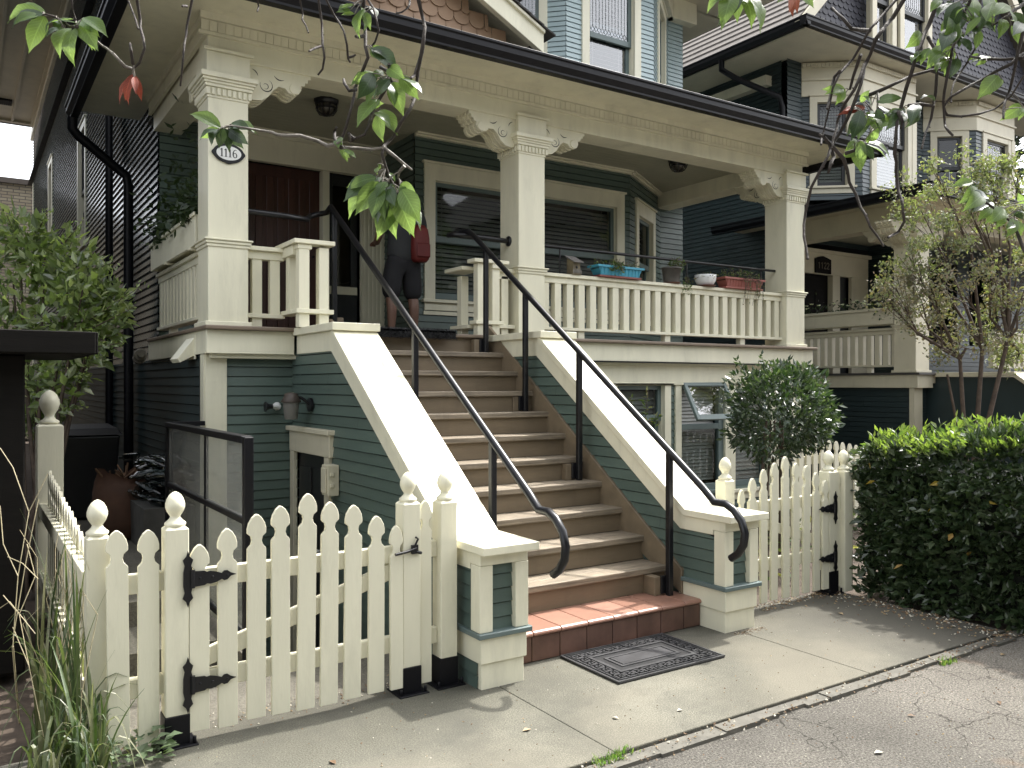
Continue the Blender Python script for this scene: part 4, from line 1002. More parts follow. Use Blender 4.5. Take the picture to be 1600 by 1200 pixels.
# ---- bird house
cx = onY(896, 418, 6.76).x; BH = thing('bird_house', 'small weathered wooden bird house with a slanted grey roof on the porch railing', 'bird house', (cx, 6.76, ZR))
mw = mat('bird_house_wood', (.17, .14, .085), .7, .4, 14, .3); mb = MB()
mb.box(cx-.055, 6.70, ZR, cx+.055, 6.82, ZR+.012); mb.prism([(6.705, ZR+.012), (6.815, ZR+.012), (6.815, ZR+.175), (6.705, ZR+.125)], 'x', cx-.045, cx+.045); mb.build('body', mw, BH, bev=.002)
mb = MB(); mb.lathe([(.014, 0), (.014, -.003), (.0005, -.0031)], cx, 6.7045, ZR+.075, 12, 'y'); mb.build('hole', DARKIN, BH)
mb = MB(); mb.hexa([(cx-.062,6.665,ZR+.118),(cx+.062,6.665,ZR+.118),(cx+.062,6.835,ZR+.198),(cx-.062,6.835,ZR+.198),(cx-.062,6.665,ZR+.126),(cx+.062,6.665,ZR+.126),(cx+.062,6.835,ZR+.206),(cx-.062,6.835,ZR+.206)]); mb.build('roof', mat('grey_weathered_wood', (.16, .15, .14), .8, .3, 12, .3), BH)
mb = MB()
for i in range(7): mb.box(cx-.05+i*.016, 6.694, ZR+.012, cx-.044+i*.016, 6.698, ZR+.05+.01*(i % 2))
mb.box(cx-.052, 6.698, ZR+.03, cx+.058, 6.702, ZR+.036); mb.build('little_fence', mat('grey_weathered_wood', (.2, .19, .17), .8, .3, 12, .3), BH)
# ---- glass railing round the sunken entrance
GRL = thing('glass_railing', 'black framed railing with dusty glass panes beside the sunken basement entrance', 'glass railing', (1.3, 5.7, 0))
gx_ = 1.30; mb = MB()
for y, zz in ((6.72, 1.31), (4.62, 1.31)):
    mb = MB(); mb.box(gx_-.025, y-.025, -.05, gx_+.025, y+.025, zz); mb.build('post', BLACK, GRL, bev=.003)
mb = MB(); mb.box(gx_-.012, 5.55, .235, gx_+.012, 5.574, 1.275); mb.build('mullion', BLACK, GRL)
mb = MB(); mb.box(gx_-.03, 4.645, 1.275, gx_+.03, 6.695, 1.315); mb.box(gx_-.02, 4.645, .83, gx_+.02, 6.695, .865); mb.box(gx_-.02, 4.645, .2, gx_+.02, 6.695, .235); mb.box(gx_+.03, 6.70, 1.28, 1.56, 6.74, 1.315); mb.build('rail', BLACK, GRL, bev=.003)
for y0, y1 in ((4.65, 5.545), (5.58, 6.69)):
    for z0, z1 in ((.238, .828), (.867, 1.272)):
        mb = MB(); mb.box(gx_-.004, y0, z0, gx_+.004, y1, z1); mb.build('pane', GLASSD, GRL)
# ---- yard things
BGY, BGZ = 7.9, .28
RB = thing('waste_bag', 'slumped rust brown yard waste bag on the side path behind the picket fence', 'bag', (1.1, BGY, BGZ))
mb = MB(); prof = [(.20, 0), (.235, .03), (.25, .15), (.245, .30), (.23, .40), (.20, .47), (.17, .52), (.19, .56)]
V = []; seg = 22; rnd = random.Random(5); cxb, cyb = onY(190, 780, BGY).x, BGY
mb.smooth = True
for r, z in prof:
    for k in range(seg):
        A = 2*math.pi*k/seg; rr = r*(1+.07*math.sin(3*A+z*9)+.05*math.sin(7*A-z*14)+rnd.uniform(-.03, .03)); V.append((cxb+rr*math.cos(A), cyb+rr*math.sin(A), BGZ+z+rnd.uniform(-.012, .012)+(.05*math.sin(2*A+1) if z > .5 else 0)))
mb.add(V, [(i*seg+k, i*seg+(k+1) % seg, (i+1)*seg+(k+1) % seg, (i+1)*seg+k) for i in range(len(prof)-1) for k in range(seg)])
mb.build('sack', mat('rust_paper', (.07, .032, .017), .8, .3, 6, .4, 20), RB)
mb = MB()
for i in range(16):
    a = Vector((cxb+rnd.uniform(-.12, .12), cyb+rnd.uniform(-.12, .12), BGZ+.45)); mb.tube([a, a+Vector((rnd.uniform(-.15, .25), rnd.uniform(-.1, .1), rnd.uniform(.08, .22)))], .008, 5)
mb.build('clippings', mat('dry_clippings', (.16, .09, .05), .8, .3), RB)
RBn = thing('wheelie_bin', 'black wheeled rubbish bin in the dark side yard behind the picket fence', 'bin', (1.0, 9.3, .28))
bx, by = onY(130, 700, 9.3).x, 9.3
mb = MB(); mb.hexa([(bx-.24,by-.26,.30),(bx+.24,by-.26,.30),(bx+.24,by+.26,.30),(bx-.24,by+.26,.30),(bx-.29,by-.33,1.10),(bx+.29,by-.33,1.10),(bx+.29,by+.33,1.10),(bx-.29,by+.33,1.10)]); mb.build('body', PLAST_BLK, RBn, bev=.02, seg=2)
mb = MB(); mb.hexa([(bx-.31,by-.36,1.105),(bx+.31,by-.36,1.105),(bx+.31,by+.36,1.105),(bx-.31,by+.36,1.105),(bx-.27,by-.30,1.17),(bx+.27,by-.30,1.17),(bx+.27,by+.34,1.19),(bx-.27,by+.34,1.19)]); mb.build('lid', PLAST_BLK, RBn, bev=.012, seg=2)
for s in (-1, 1):
    mb = MB(); mb.lathe([(.10, 0), (.10, .05)], bx+s*.24-(.025), by+.22, .38, 14, 'x'); mb.build('wheel', RUBBER, RBn)
CR = thing('bottle_crate', 'clear plastic sacks of bottles piled on a ledge by the dark side wall', 'recycling pile', (1.45, 7.4, .28))
mb = MB(); rnd = random.Random(8); GB = glassmat('bottle_plastic', (.6, .64, .64), .02)
mb.box(1.18, 7.05, .281, 1.56, 8.1, .62); mb.build('ledge', mat('ledge_concrete', (.06, .058, .052), .85, .25, 8), CR)
mb = MB()
for i in range(60):
    x, y, z = rnd.uniform(1.2, 1.53), rnd.uniform(7.1, 8.05), .66+rnd.choice((0, .1, .2, .3))
    a = rnd.uniform(0, 3.14); d = Vector((math.cos(a), math.sin(a), rnd.uniform(-.2, .5)))*.1; p = Vector((x, y, z)); mb.tube([p-d, p+d*.5, p+d*.8, p+d*1.1], [.035, .035, .014, .014], 7)
mb.build('bottles', GB, CR)
# ---- dark garden shed at the left edge
DW = mat('dark_stained_wood', (.006, .005, .004), .7, .3, 5, .3, 30, stretch=(.6, .6, 6), spec=.15)
SH = thing('garden_shed', 'nearly black stained wooden shed with a flat overhanging roof at the left edge', 'shed', (-.6, 6.0, 0))
mb = MB(); mb.box(-2.2, 5.35, 0, .285, 6.3, 1.76); mb.build('wall', DW, SH, bev=.004)
mb = MB()
for i in range(17):
    x = -2.18+i*.145; mb.box(x, 5.333, .02, x+.138, 5.3499, 1.755)
mb.build('cladding', DW, SH, bev=.003)
mb = MB(); mb.box(-2.4, 5.10, 1.762, .60, 6.5, 1.79); mb.box(-2.4, 5.08, 1.765, .605, 5.0999, 1.885); mb.box(.60, 5.10, 1.765, .62, 6.5, 1.885); mb.box(-2.4, 5.10, 1.83, .60, 6.5, 1.884); mb.build('roof', DW, SH, bev=.004)
# ================================================================ the person at the door, seen from behind
def skin_mesh(name, verts, edges, radii, matr, parent=None, org=None, sub=2, root=0):
    me = bpy.data.meshes.new(name); o0 = ORG[parent.name] if parent else Vector(org)
    me.from_pydata([tuple(Vector(v)-o0) for v in verts], edges, []); me.materials.append(matr)
    o = bpy.data.objects.new(name, me); COL.objects.link(o)
    if parent: o.parent = parent
    else: o.location = o0
    ORG[o.name] = o0
    md = o.modifiers.new('skin', 'SKIN'); md.use_smooth_shade = True
    for i, r in enumerate(radii):
        sv = me.skin_vertices[0].data[i]; sv.radius = (r, r) if not isinstance(r, tuple) else r; sv.use_root = (i == root)
    s = o.modifiers.new('sub', 'SUBSURF'); s.levels = sub; s.render_levels = sub
    # bake to plain geometry
    dg = bpy.context.evaluated_depsgraph_get(); m2 = bpy.data.meshes.new_from_object(o.evaluated_get(dg)); o.modifiers.clear(); o.data = m2
    for p in m2.polygons: p.use_smooth = True
    return o
SKIN = mat('skin', (.19, .105, .075), .5, .08, 6)
HAIR = mat('dark_hair', (.03, .02, .014), .5, .3, 20)
SHIRT = mat('charcoal_shirt', (.028, .030, .032), .8, .2, 6, .3, 40)
SHORT = mat('black_shorts', (.014, .014, .017), .8, .2, 6, .3, 40)
P0 = Vector((3.74, 7.75, FL)); PS = .93; U = lambda x, y, z: P0+Vector((x, y, z))*PS
PE = thing('person', 'person in dark shirt and black knee length shorts standing at the front door', 'person', P0)
bv = [U(0,0,.95), U(0,-.02,1.08), U(0,-.02,1.22), U(0,.0,1.38), U(0,.03,1.48), U(.0,.05,1.55), U(0,.06,1.63), U(0,.06,1.70), U(0,.05,1.75)]
br = [(.15,.115), (.145,.11), (.16,.12), (.15,.11), (.06,.06), (.055,.055), (.078,.092), (.08,.095), (.05,.06)]
be = [(i, i+1) for i in range(8)]
def limb(start, pts, rs):
    global bv, br, be
    prev = start
    for p, r in zip(pts, rs): bv.append(p); br.append(r); be.append((prev, len(bv)-1)); prev = len(bv)-1
    return prev
for s in (-1, 1):
    limb(0, [U(s*.095,0,.86), U(s*.115,.01,.66), U(s*.13,.02,.48), U(s*.135,-.015,.34), U(s*.135,-.01,.10), U(s*.14,.0,.045), U(s*.15,.11,.03), U(s*.155,.18,.025)], [.095, .078, .058, .056, .038, .04, .036, .025])
    hnd = limb(3, [U(s*.17,.0,1.43), U(s*.235,.02,1.28), U(s*.255,.07,1.10), U(s*.20,.24,1.08), U(s*.165,.33,1.10), U(s*.155,.38,1.10)], [.055, .045, .04, .034, .026, (.03, .016)])
    for k, dx in enumerate((-.027, -.009, .009, .027)):
        limb(hnd, [U(s*.155+dx,.42,1.103-.004*abs(k-1.5)), U(s*.155+dx,.448,1.088), U(s*.155+dx,.455,1.066)], [.010, .009, .008])
    limb(hnd-1, [U(s*.165-s*.03,.365,1.115), U(s*.165-s*.045,.395,1.105)], [.011, .009])
skin_mesh('body', bv, be, br, SKIN, PE)
hv = [U(0,.045,1.60), U(0,.045,1.70), U(0,.05,1.755)]
skin_mesh('hair', hv, [(0,1),(1,2)], [(.08,.088), (.09,.102), (.058,.07)], HAIR, PE)
mb = MB()
for sx in (-.08, .08): mb.lathe([(.006, -.02), (.012, 0), (.006, .02)], P0.x+sx*1.08, P0.y+.06, P0.z+1.655*PS, 8)
mb.lathe([(.004, -.025), (.014, .0), (.008, .02), (.0005, .04)], P0.x, P0.y+.145, P0.z+1.65*PS, 8); mb.build('face_features', SKIN, PE)
sv = [U(0,0,.80), U(0,-.01,.98), U(0,-.02,1.08), U(0,-.02,1.22), U(0,.0,1.38), U(0,.02,1.45)]; sr = [(.19,.15), (.185,.145), (.172,.135), (.18,.14), (.168,.125), (.08,.075)]; se = [(0,1),(1,2),(2,3),(3,4),(4,5)]
for s in (-1, 1):
    n = len(sv); sv += [U(s*.175,.0,1.425), U(s*.235,.02,1.28), U(s*.25,.05,1.19)]; sr += [.072, .07, .07]; se += [(4,n),(n,n+1),(n+1,n+2)]
skin_mesh('shirt', sv, se, sr, SHIRT, PE)
sv = [U(0,0,.97), U(0,0,.90)]; sr = [(.17,.135), (.178,.14)]; se = [(0,1)]
for s in (-1, 1):
    n = len(sv); sv += [U(s*.10,0,.80), U(s*.12,.01,.62), U(s*.138,.015,.42)]; sr += [.115, .108, .105]; se += [(1,n),(n,n+1),(n+1,n+2)]
skin_mesh('shorts', sv, se, sr, SHORT, PE)
mb = MB()
for s in (-1, 1): mb.box(P0.x+s*.145-.05, P0.y-.08, P0.z+.001, P0.x+s*.145+.05, P0.y+.20, P0.z+.035)
mb.build('sandals', SHORT, PE, bev=.01)
q = U(.13, -.16, .84)
BP = thing('backpack', 'red backpack hanging at the right side of the person at the door', 'backpack', q)
mb = MB(); mb.smooth = True; V = []; seg = 16
for z, w in ((0, .7), (.03, .95), (.12, 1.05), (.24, 1), (.33, .85), (.37, .5)):
    for k in range(seg):
        A = 2*math.pi*k/seg; ca, sa = math.cos(A), math.sin(A); V.append((q.x+.092*w*abs(ca)**.6*(1 if ca > 0 else -1), q.y+.075*w*abs(sa)**.6*(1 if sa > 0 else -1), q.z+z))
mb.add(V, [(i*seg+k, i*seg+(k+1) % seg, (i+1)*seg+(k+1) % seg, (i+1)*seg+k) for i in range(5) for k in range(seg)]+[tuple(range(seg))[::-1], tuple(range(5*seg, 6*seg))])
mb.build('bag', mat('red_nylon', (.13, .012, .010), .6, .15, 6, .2, 30), BP)
mb = MB(); mb.tube([(q.x-.06,q.y+.05,q.z+.33),(q.x-.05,q.y+.12,q.z+.39),(q.x-.06,q.y+.22,q.z+.36),(q.x-.05,q.y+.05,q.z+.5),(q.x-.04,q.y+.03,q.z+.45),(q.x-.04,q.y+.04,q.z+.3)], .012, 6); mb.build('strap', SHORT, BP)
mb = MB(); mb.box(q.x-.075,q.y-.095,q.z+.04,q.x+.075,q.y-.07,q.z+.18); mb.build('pocket', mat('red_nylon_pocket', (.11, .010, .009), .6, .15, 6, .2, 30), BP, bev=.01)
# ================================================================ the dark house next door
NH = thing('neighbour_house', 'darker navy clapboard house next door on the right with cream bays and a slate gable', 'house', (14.5, 9.0, 0))
FN = 1.76; NX = 11.08; DZN = -.29
column(NH, NX, NX+.33, 6.68, FN, CREAM2, ('-x', '+y', '+x'))
NE = 18.2
mb = MB(); mb.box(NX-.02, 6.64, FN-.215, NX+.04, 9.0, FN-.03); mb.box(NX+.04, 6.64, FN-.215, NX+.36, 6.70, FN-.03); mb.box(NX+.36, 6.64, FN-.15, NE, 6.70, FN-.03)
mb.build('porch_fascia', CREAM2, NH, bev=.004)
mb = MB(); mb.box(NX-.05, 6.60, FN-.03, NE, 9.0, FN); mb.build('porch_floor', mat('grey_porch_floor', (.06, .055, .05), .5), NH)
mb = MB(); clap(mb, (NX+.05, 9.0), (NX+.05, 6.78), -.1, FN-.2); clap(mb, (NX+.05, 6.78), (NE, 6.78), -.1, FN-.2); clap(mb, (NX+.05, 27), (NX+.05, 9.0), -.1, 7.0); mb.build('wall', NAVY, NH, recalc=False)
mb = MB(); mb.box(NX+.0, 6.70, -.1, NX+.2, 6.775, FN-.215); mb.build('corner_board', CREAM2, NH)
mb = MB(); mb.box(NX-.0, 8.85, -.1, NX+.045, 9.05, FN-.215); mb.build('corner_board', CREAM2, NH)
mb = MB(); mb.box(NX+.04, 9.0, -.1, NX+1.0, 9.001, .1); 
fn, Ln = frame((NX+.14, 9.0), (NX+.14, 7.01)); balustrade(NH, 'porch_railing', fn, Ln, FN, 15, CREAM2)
fn2, Ln2 = frame((NX+2.2, 6.80), (NE-1, 6.80)); balustrade(NH, 'porch_railing', fn2, Ln2, FN, 26, CREAM2)
mb = MB(); mb.box(NX+.02, 7.03, FN+.70, NX+.05, 8.95, FN+.90); mb.box(NX+.0, 7.03, FN+.90, NX+.06, 8.97, FN+.94); mb.box(NX+.25, 7.03, FN+.70, NX+.28, 8.95, FN+.92); mb.build('rail_planter', CREAM2, NH, bev=.003)
mb = MB(); mb.box(NX+.01, 6.70, 3.845, NE, 6.99, 4.16); mb.box(NX+.02, 6.99, 3.845, NX+.30, 9.0, 4.16); mb.box(NX-.58, 6.15, 4.16, NE, 6.75, 4.185); mb.box(NX-.58, 6.75, 4.16, NX+.05, 9.8, 4.185)
mb.build('porch_beam', CREAM2, NH, bev=.004)
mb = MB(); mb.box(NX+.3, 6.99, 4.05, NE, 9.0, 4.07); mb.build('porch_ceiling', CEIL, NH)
mb = MB(); g1, l1 = frame((NX-.70, 6.15), (NE, 6.15)); gutter(mb, g1, 0, l1, 4.21); g2, l2 = frame((NX-.58, 9.85), (NX-.58, 6.05)); gutter(mb, g2, 0, l2, 4.21); mb.build('gutter', BLACK, NH, bev=.003)
mb = MB(); hip_roof(mb, NX-.66, NE+3, 6.08, 9.0, 4.212, .25, NX+.06, NE, 9.83)
mb.build('porch_roof', SHINGLED, NH)
# porch wall, door and its plate
mb = MB(); clap(mb, (NX+.1, 9.0), (NX+2.4, 9.0), FN, 4.06, holes=[(.3, 2.25, 0, 3.9)]); clap(mb, (NX+2.4, 8.2), (NE, 8.2), FN, 4.06, holes=[(.4, 1.4, 2.3, 3.7), (1.8, 2.8, 2.3, 3.7)]); clap(mb, (NX+2.4, 9.0), (NX+2.4, 8.2), FN, 4.06); mb.build('porch_wall', NAVY, NH, recalc=False)
fnd, _ = frame((NX, 9.0), (NE, 9.0))
mb = MB(); mb.lb(fnd, .35, 2.3, -.02, .05, 3.45, 3.86); mb.lb(fnd, .33, 2.36, -.02, .08, 3.80, 3.86); mb.lb(fnd, .35, .55, -.02, .05, FN, 3.45); mb.lb(fnd, 1.33, 1.53, -.1, .03, FN, 3.45); mb.lb(fnd, 1.83, 2.3, -.02, .045, FN, 3.45)
mb.build('door_surround', CREAM2, NH, bev=.003)
mb = MB(); mb.lb(fnd, .55, 1.33, -.12, -.07, FN, 3.45); mb.lb(fnd, .66, .92, -.07, -.06, FN+.2, 3.2); mb.lb(fnd, .98, 1.24, -.07, -.06, FN+.2, 3.2); mb.build('front_door', DW, NH, bev=.003)
mb = MB(); mb.lb(fnd, 1.53, 1.83, -.1, -.06, FN, 3.45); mb.build('side_light', BLACKSASH, NH)
NP = thing('number_board', 'small dark wooden number board reading 1122 above the neighbouring front door', 'sign', (NX+1.0, 8.93, 3.5))
fp = fnd; mb = MB(); c = NX+1.02
mb.prism([(c-.21, 3.46), (c+.21, 3.46), (c+.21, 3.70), (c+.10, 3.73), (c, 3.75), (c-.10, 3.73), (c-.21, 3.70)], 'y', 8.925, 8.95); mb.build('board', DW, NP, bev=.003)
mb = MB()
def stroke_y(mb, pts, w, cx, cz, y):
    P = [Vector((cx+u, cz+v)) for u, v in pts]
    for a, b in zip(P, P[1:]):
        t = (b-a).normalized(); m = Vector((-t.y, t.x))*w/2; a = a-t*.002; b = b+t*.002
        mb.add([(p.x, y-.006, p.y) for p in (a+m, a-m, b-m, b+m)]+[(p.x, y+.002, p.y) for p in (a+m, a-m, b-m, b+m)], [(0,1,2,3),(7,6,5,4),(0,4,5,1),(1,5,6,2),(2,6,7,3),(3,7,4,0)])
one = [(0, -.05), (0, .05), (-.018, .03)]; two = [(-.025, .03), (-.012, .048), (.012, .048), (.024, .03), (.018, .01), (-.025, -.05), (.027, -.05)]
for k, g in enumerate((one, one, two, two)): stroke_y(mb, g, .014, c-.115+k*.077, 3.59, 8.925)
mb.build('numerals', mat('dull_brass', (.10, .08, .05), .5), NP)
# front stairs cheek of the neighbour
mb = MB(); mb.box(NX+.36, 5.55, FN-.06, NX+.75, 6.62, FN); mb.prism([(5.56, FN-.01), (5.56, FN-.07), (3.9, FN-1.25), (3.9, FN-1.19)], 'x', NX+.36, NX+.75); mb.build('stair_cap', CREAM2, NH, bev=.004)
mb = MB(); mb.prism([(6.77, 0), (6.77, FN-.06), (5.6, FN-.07), (3.95, FN-1.24), (3.95, 0)], 'x', NX+.42, NX+.70); mb.build('stair_cheek', NAVY, NH)
# upper storey with two bays
mb = MB(); ZU0, ZU1 = 4.6, 6.62
clap(mb, (NX+.05, 8.9), (11.5, 8.9), ZU0, 6.9)
BYS = [((11.5, 8.9), (12.24, 8.3), (13.71, 8.3)), ((15.0, 8.9), (15.70, 8.3), (17.05, 8.3))]
for A, B, Cc in BYS:
    f1_, l1_ = frame(A, B); clap(mb, A, B, ZU0, ZU1, .07, holes=[(.14, l1_-.14, 4.75, 6.3)])
    f2_, l2_ = frame(B, Cc); clap(mb, B, Cc, ZU0, ZU1, .07, holes=[(.2, l2_-.2, 4.75, 6.3)])
    clap(mb, Cc, (Cc[0], 8.9), ZU0, ZU1, .07)
clap(mb, (13.71, 8.9), (15.0, 8.9), ZU0, 6.9, .07); clap(mb, (17.05, 8.9), (NE, 8.9), ZU0, 6.9, .07); clap(mb, (NE, 8.9), (NE, 27), -.1, 7, .2)
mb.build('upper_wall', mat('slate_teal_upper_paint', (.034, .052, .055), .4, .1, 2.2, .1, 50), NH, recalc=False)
for A, B, Cc in BYS:
    mb = MB()
    f1_, l1_ = frame(A, B); f2_, l2_ = frame(B, Cc)
    for f_, l_ in ((f1_, l1_), (f2_, l2_)):
        mb.lb(f_, -.01, l_+.01, 0, .03, 6.30, 6.85); mb.lb(f_, -.01, l_+.03, 0, .06, 6.55, 6.58); 
    dentils(mb, f2_, 0, l2_, 6.76, 6.83, .03, .07, .06); dentils(mb, f1_, 0, l1_, 6.76, 6.83, .03, .07, .06)
    mb.box(Cc[0]-.10, 8.262, ZU0, Cc[0]+.03, 8.36, 6.3)
    mb.build('bay_frieze', CREAM2, NH, bev=.003)
for k, (A, B, Cc) in enumerate(BYS):
    f1_, l1_ = frame(A, B); f2_, l2_ = frame(B, Cc)
    window(NH, f1_, .24, l1_-.24, 4.85, 6.2, .12, .10, CREAM2, BLACKSASH, lead=4 if k == 0 else None, glass=GLASS, zm=5.6, blind=(k == 0), tilt=60)
    window(NH, f2_, .36, l2_-.22, 4.85, 6.2, .14, .10, CREAM2, BLACKSASH, lead=6, glass=GLASSR, zm=5.62, blind=(k == 0), tilt=60)
EV = 6.86
mb = MB(); mb.box(10.42, 8.0, EV, NE+.6, 9.0, EV+.03); mb.box(10.42, 9.0, EV, NX+.1, 26, EV+.03); mb.build('eave_soffit', CREAM2, NH)
mb = MB(); mb.box(NX-.1, 9.2, EV-.36, NX+.1, 26, EV-.2); mb.build('side_frieze', CREAM2, NH)
mb = MB(); e1, el1 = frame((10.30, 8.0), (NE+.6, 8.0)); gutter(mb, e1, 0, el1, EV+.16, .12); e2, el2 = frame((10.42, 26), (10.42, 7.9)); gutter(mb, e2, 0, el2, EV+.16, .12); mb.build('eave_gutter', BLACK, NH, bev=.003)
mb = MB(); mb.tube([(10.38, 9.6, EV+.1), (10.38, 9.6, EV-.12), (10.5, 9.4, EV-.3), (NX-.02, 8.98, EV-.62), (NX+.0, 8.95, EV-.8), (NX+.0, 8.95, 4.5)], .05, 8); mb.build('downspout', BLACK, NH)
# main roof: shingle courses on the left slope, gable to the front
RS = 1.05
mb = MB()
nrow = 26
for i in range(nrow):
    u = i*.155; x = 10.34+u; z = EV+.15+u*RS
    mb.hexa([(x,8.06,z),(x+.17,8.06,z+.17*RS-.02),(x+.17,27,z+.17*RS-.02),(x,27,z),(x,8.06,z+.03),(x+.17,8.06,z+.17*RS),(x+.17,27,z+.17*RS),(x,27,z+.03)])
xr = 10.34+nrow*.155; zr = EV+.15+nrow*.155*RS
mb.add([(xr,8.06,zr),(xr,27,zr),(2*xr-10.34,27,EV+.15),(2*xr-10.34,8.06,EV+.15)], [(0,1,2,3)])
mb.build('roof', SHINGLE, NH, recalc=False)
mb = MB(); fg, lg = frame((10.3, 8.30), (NE+.5, 8.30))
mb.face([(10.6, 8.30, EV+.15), (2*xr-10.7, 8.30, EV+.15), (xr, 8.30, zr-.15)])
scallops(mb, fg, lambda z: (.30+(z-EV-.12)/RS, 2*(xr-10.3)-.3-(z-EV-.12)/RS), EV+.12, EV+3.4, .3, lg, w=.13, h=.10, t=.02)
GB_ = mb.build('slate_gable', SLATE, NH, recalc=False)
mb = MB()
for s in (-1, 1):
    x0 = xr+s*(xr-10.30); xa = xr
    mb.hexa([(x0,8.02,EV+.10),(x0-s*.22,8.02,EV+.10),(x0-s*.22,8.10,EV+.10),(x0,8.10,EV+.10),(xa,8.02,zr+.02),(xa,8.02,zr-.25),(xa,8.10,zr-.25),(xa,8.10,zr+.02)])
mb.build('rake_board', CREAM2, GB_)
a0 = onY(1368, 40, 8.1).x-10.3; a1 = onY(1392, 40, 8.1).x-10.3; b0 = onY(1411, 40, 8.1).x-10.3; b1 = onY(1448, 40, 8.1).x-10.3
fg2, _ = frame((10.3, 8.10), (NE, 8.10))
for s0, s1 in ((a0, a1), (b0, b1)): window(NH, fg2, s0, s1, EV+.28, EV+1.75, .12, .1, CREAM2, BLACKSASH, lead=5, glass=GLASSR, zm=EV+.95, blind=False)
mb = MB(); mb.box(NX+.1, 9.05, -.1, NE-.05, 26.9, FN); mb.box(NX+.1, 9.05, 4.1, NE-.05, 26.9, 4.2); mb.box(NX+.1, 8.95, EV-.01, NE-.05, 26.9, EV); mb.box(NX+.1, 26.9, 0, NE, 27, EV); mb.box(11.6, 8.88, 4.5, NE-.05, 9.0, 4.58); mb.build('floor_slab', DARKIN, NH)
# brick building far behind on the left
m, t, b, o = nt('tan_brick'); co = coord(t)
sep = t.nodes.new('ShaderNodeSeparateXYZ'); cmb = t.nodes.new('ShaderNodeCombineXYZ'); t.links.new(co, sep.inputs[0]); t.links.new(sep.outputs[0], cmb.inputs[0]); t.links.new(sep.outputs[2], cmb.inputs[1])
bk = N(t, 'ShaderNodeTexBrick', Scale=1.0); bk.inputs['Brick Width'].default_value = .30; bk.inputs['Row Height'].default_value = .09; bk.inputs['Mortar Size'].default_value = .012
bk.inputs['Color1'].default_value = (.42, .36, .26, 1); bk.inputs['Color2'].default_value = (.34, .28, .20, 1); bk.inputs['Mortar'].default_value = (.14, .12, .10, 1)
t.links.new(cmb.outputs[0], bk.inputs['Vector']); t.links.new(bk.outputs[0], b.inputs['Base Color']); b.inputs['Roughness'].default_value = .85
BB = thing('brick_building', 'tan brick building far behind the side yard at the left edge', 'building', (-6, 31, 0))
mb = MB(); mb.box(-14, 28, 0, 2.6, 36, 7.35); mb.build('wall', m, BB)
mb = MB(); mb.box(-14.1, 27.9, 7.35, 2.7, 36.1, 7.5); mb.build('parapet', mat('dark_coping', (.12, .10, .085), .7), BB)

# house close on the left (beyond the frame) and the far side of the lane, seen only as shade and reflections
LH = thing('left_house', 'plain grey green house close beyond the left edge shading the side yard', 'house', (-4.5, 14, 0))
mb = MB(); mb.box(-8, 7.6, 0, -1.2, 20, 7.4); mb.build('wall', NAVY, LH)
mb = MB(); mb.prism([(-8.3, 7.4), (-.95, 7.4), (-4.4, 10)], 'y', 7.4, 20.3); mb.build('roof', SHINGLED, LH)
OPW = mat('opposite_house_paint', (.07, .065, .06), .6, .2, 1.5)
for i, (x, w_) in enumerate(((-9, 8), (1.5, 8), (12, 8.5), (23, 8))):
    o = thing('opposite_house', ('leftmost', 'second', 'third', 'rightmost')[i]+' of the grey gabled houses on the far side of the lane behind the viewer', 'house', (x, -17, 0), 'houses across the lane')
    mb = MB(); mb.box(x-w_/2, -22, 0, x+w_/2, -13.5, 8.6); mb.build('wall', OPW, o)
    mb = MB(); mb.prism([(x-w_/2-.4, 8.6), (x+w_/2+.4, 8.6), (x, 12.0)], 'y', -22.4, -13.1); mb.build('roof', SHINGLED, o)
    for k in range(3):
        mb = MB(); mb.box(x-2.6+k*2.2, -13.5, 3.8, x-1.6+k*2.2, -13.46, 5.4); mb.build('window', BLACKSASH, o)

RFL = thing('rail_flowers', 'small white flowers and dark foliage in the planter on the neighbouring porch rail', 'flowers', (NX+.15, 8.0, FN+.9))
_r = random.Random(23); mb = MB()
for i in range(420):
    y = _r.uniform(7.1, 8.9) if i % 3 else _r.uniform(7.05, 7.5); p_ = Vector((NX+.12+_r.gauss(0, .07), y, FN+.93+abs(_r.gauss(0, .09))-(.2*_r.random() if y < 7.4 else 0))); addleaf(mb, p_, Vector((_r.gauss(0, 1), _r.gauss(0, 1), _r.gauss(.3, .7))), _r.uniform(.04, .08), .45, _r)
mb.build('foliage', PBF, RFL, recalc=False); mb = MB()
for i in range(16):
    p_ = Vector((NX+.03+_r.gauss(0, .05), _r.uniform(7.1, 8.8), FN+1.0+_r.uniform(0, .12)))
    for k in range(5):
        a_ = k*1.257; addleaf(mb, p_, Vector((math.cos(a_), math.sin(a_), .3)), .035, .8, _r)
mb.build('flower', leafmat('white_petal', [(.7, .7, .68), (.6, .6, .58)], .6, .3), RFL, recalc=False)
# ================================================================ ground
m, t, b, o = nt('pavement_concrete'); co = coord(t)
base = ramp(t, noise(t, co, .9, 6, .6), [(.25, (.066, .064, .050)), (.5, (.100, .096, .076)), (.75, (.155, .148, .118))])
spk = ramp(t, noise(t, co, 150, 3, .75), [(.33, .45), (.5, 1.0), (.63, 1.55)]); c = mix(t, 1., base, spk, 'MULTIPLY')
gr = ramp(t, noise(t, co, 2.6, 7, .72), [(.47, 0.), (.70, .75)]); c = mix(t, gr, c, (.072, .070, .058))
vs = N(t, 'ShaderNodeTexVoronoi', Scale=7.0); t.links.new(co, vs.inputs['Vector']); sp0 = ramp(t, vs.outputs['Distance'], [(.05, .55), (.11, 0.)]); c = mix(t, mix(t, 1., sp0, ramp(t, noise(t, co, 3.1, 2), [(.5, 0.), (.6, 1.)]), 'MULTIPLY'), c, (.06, .058, .05))
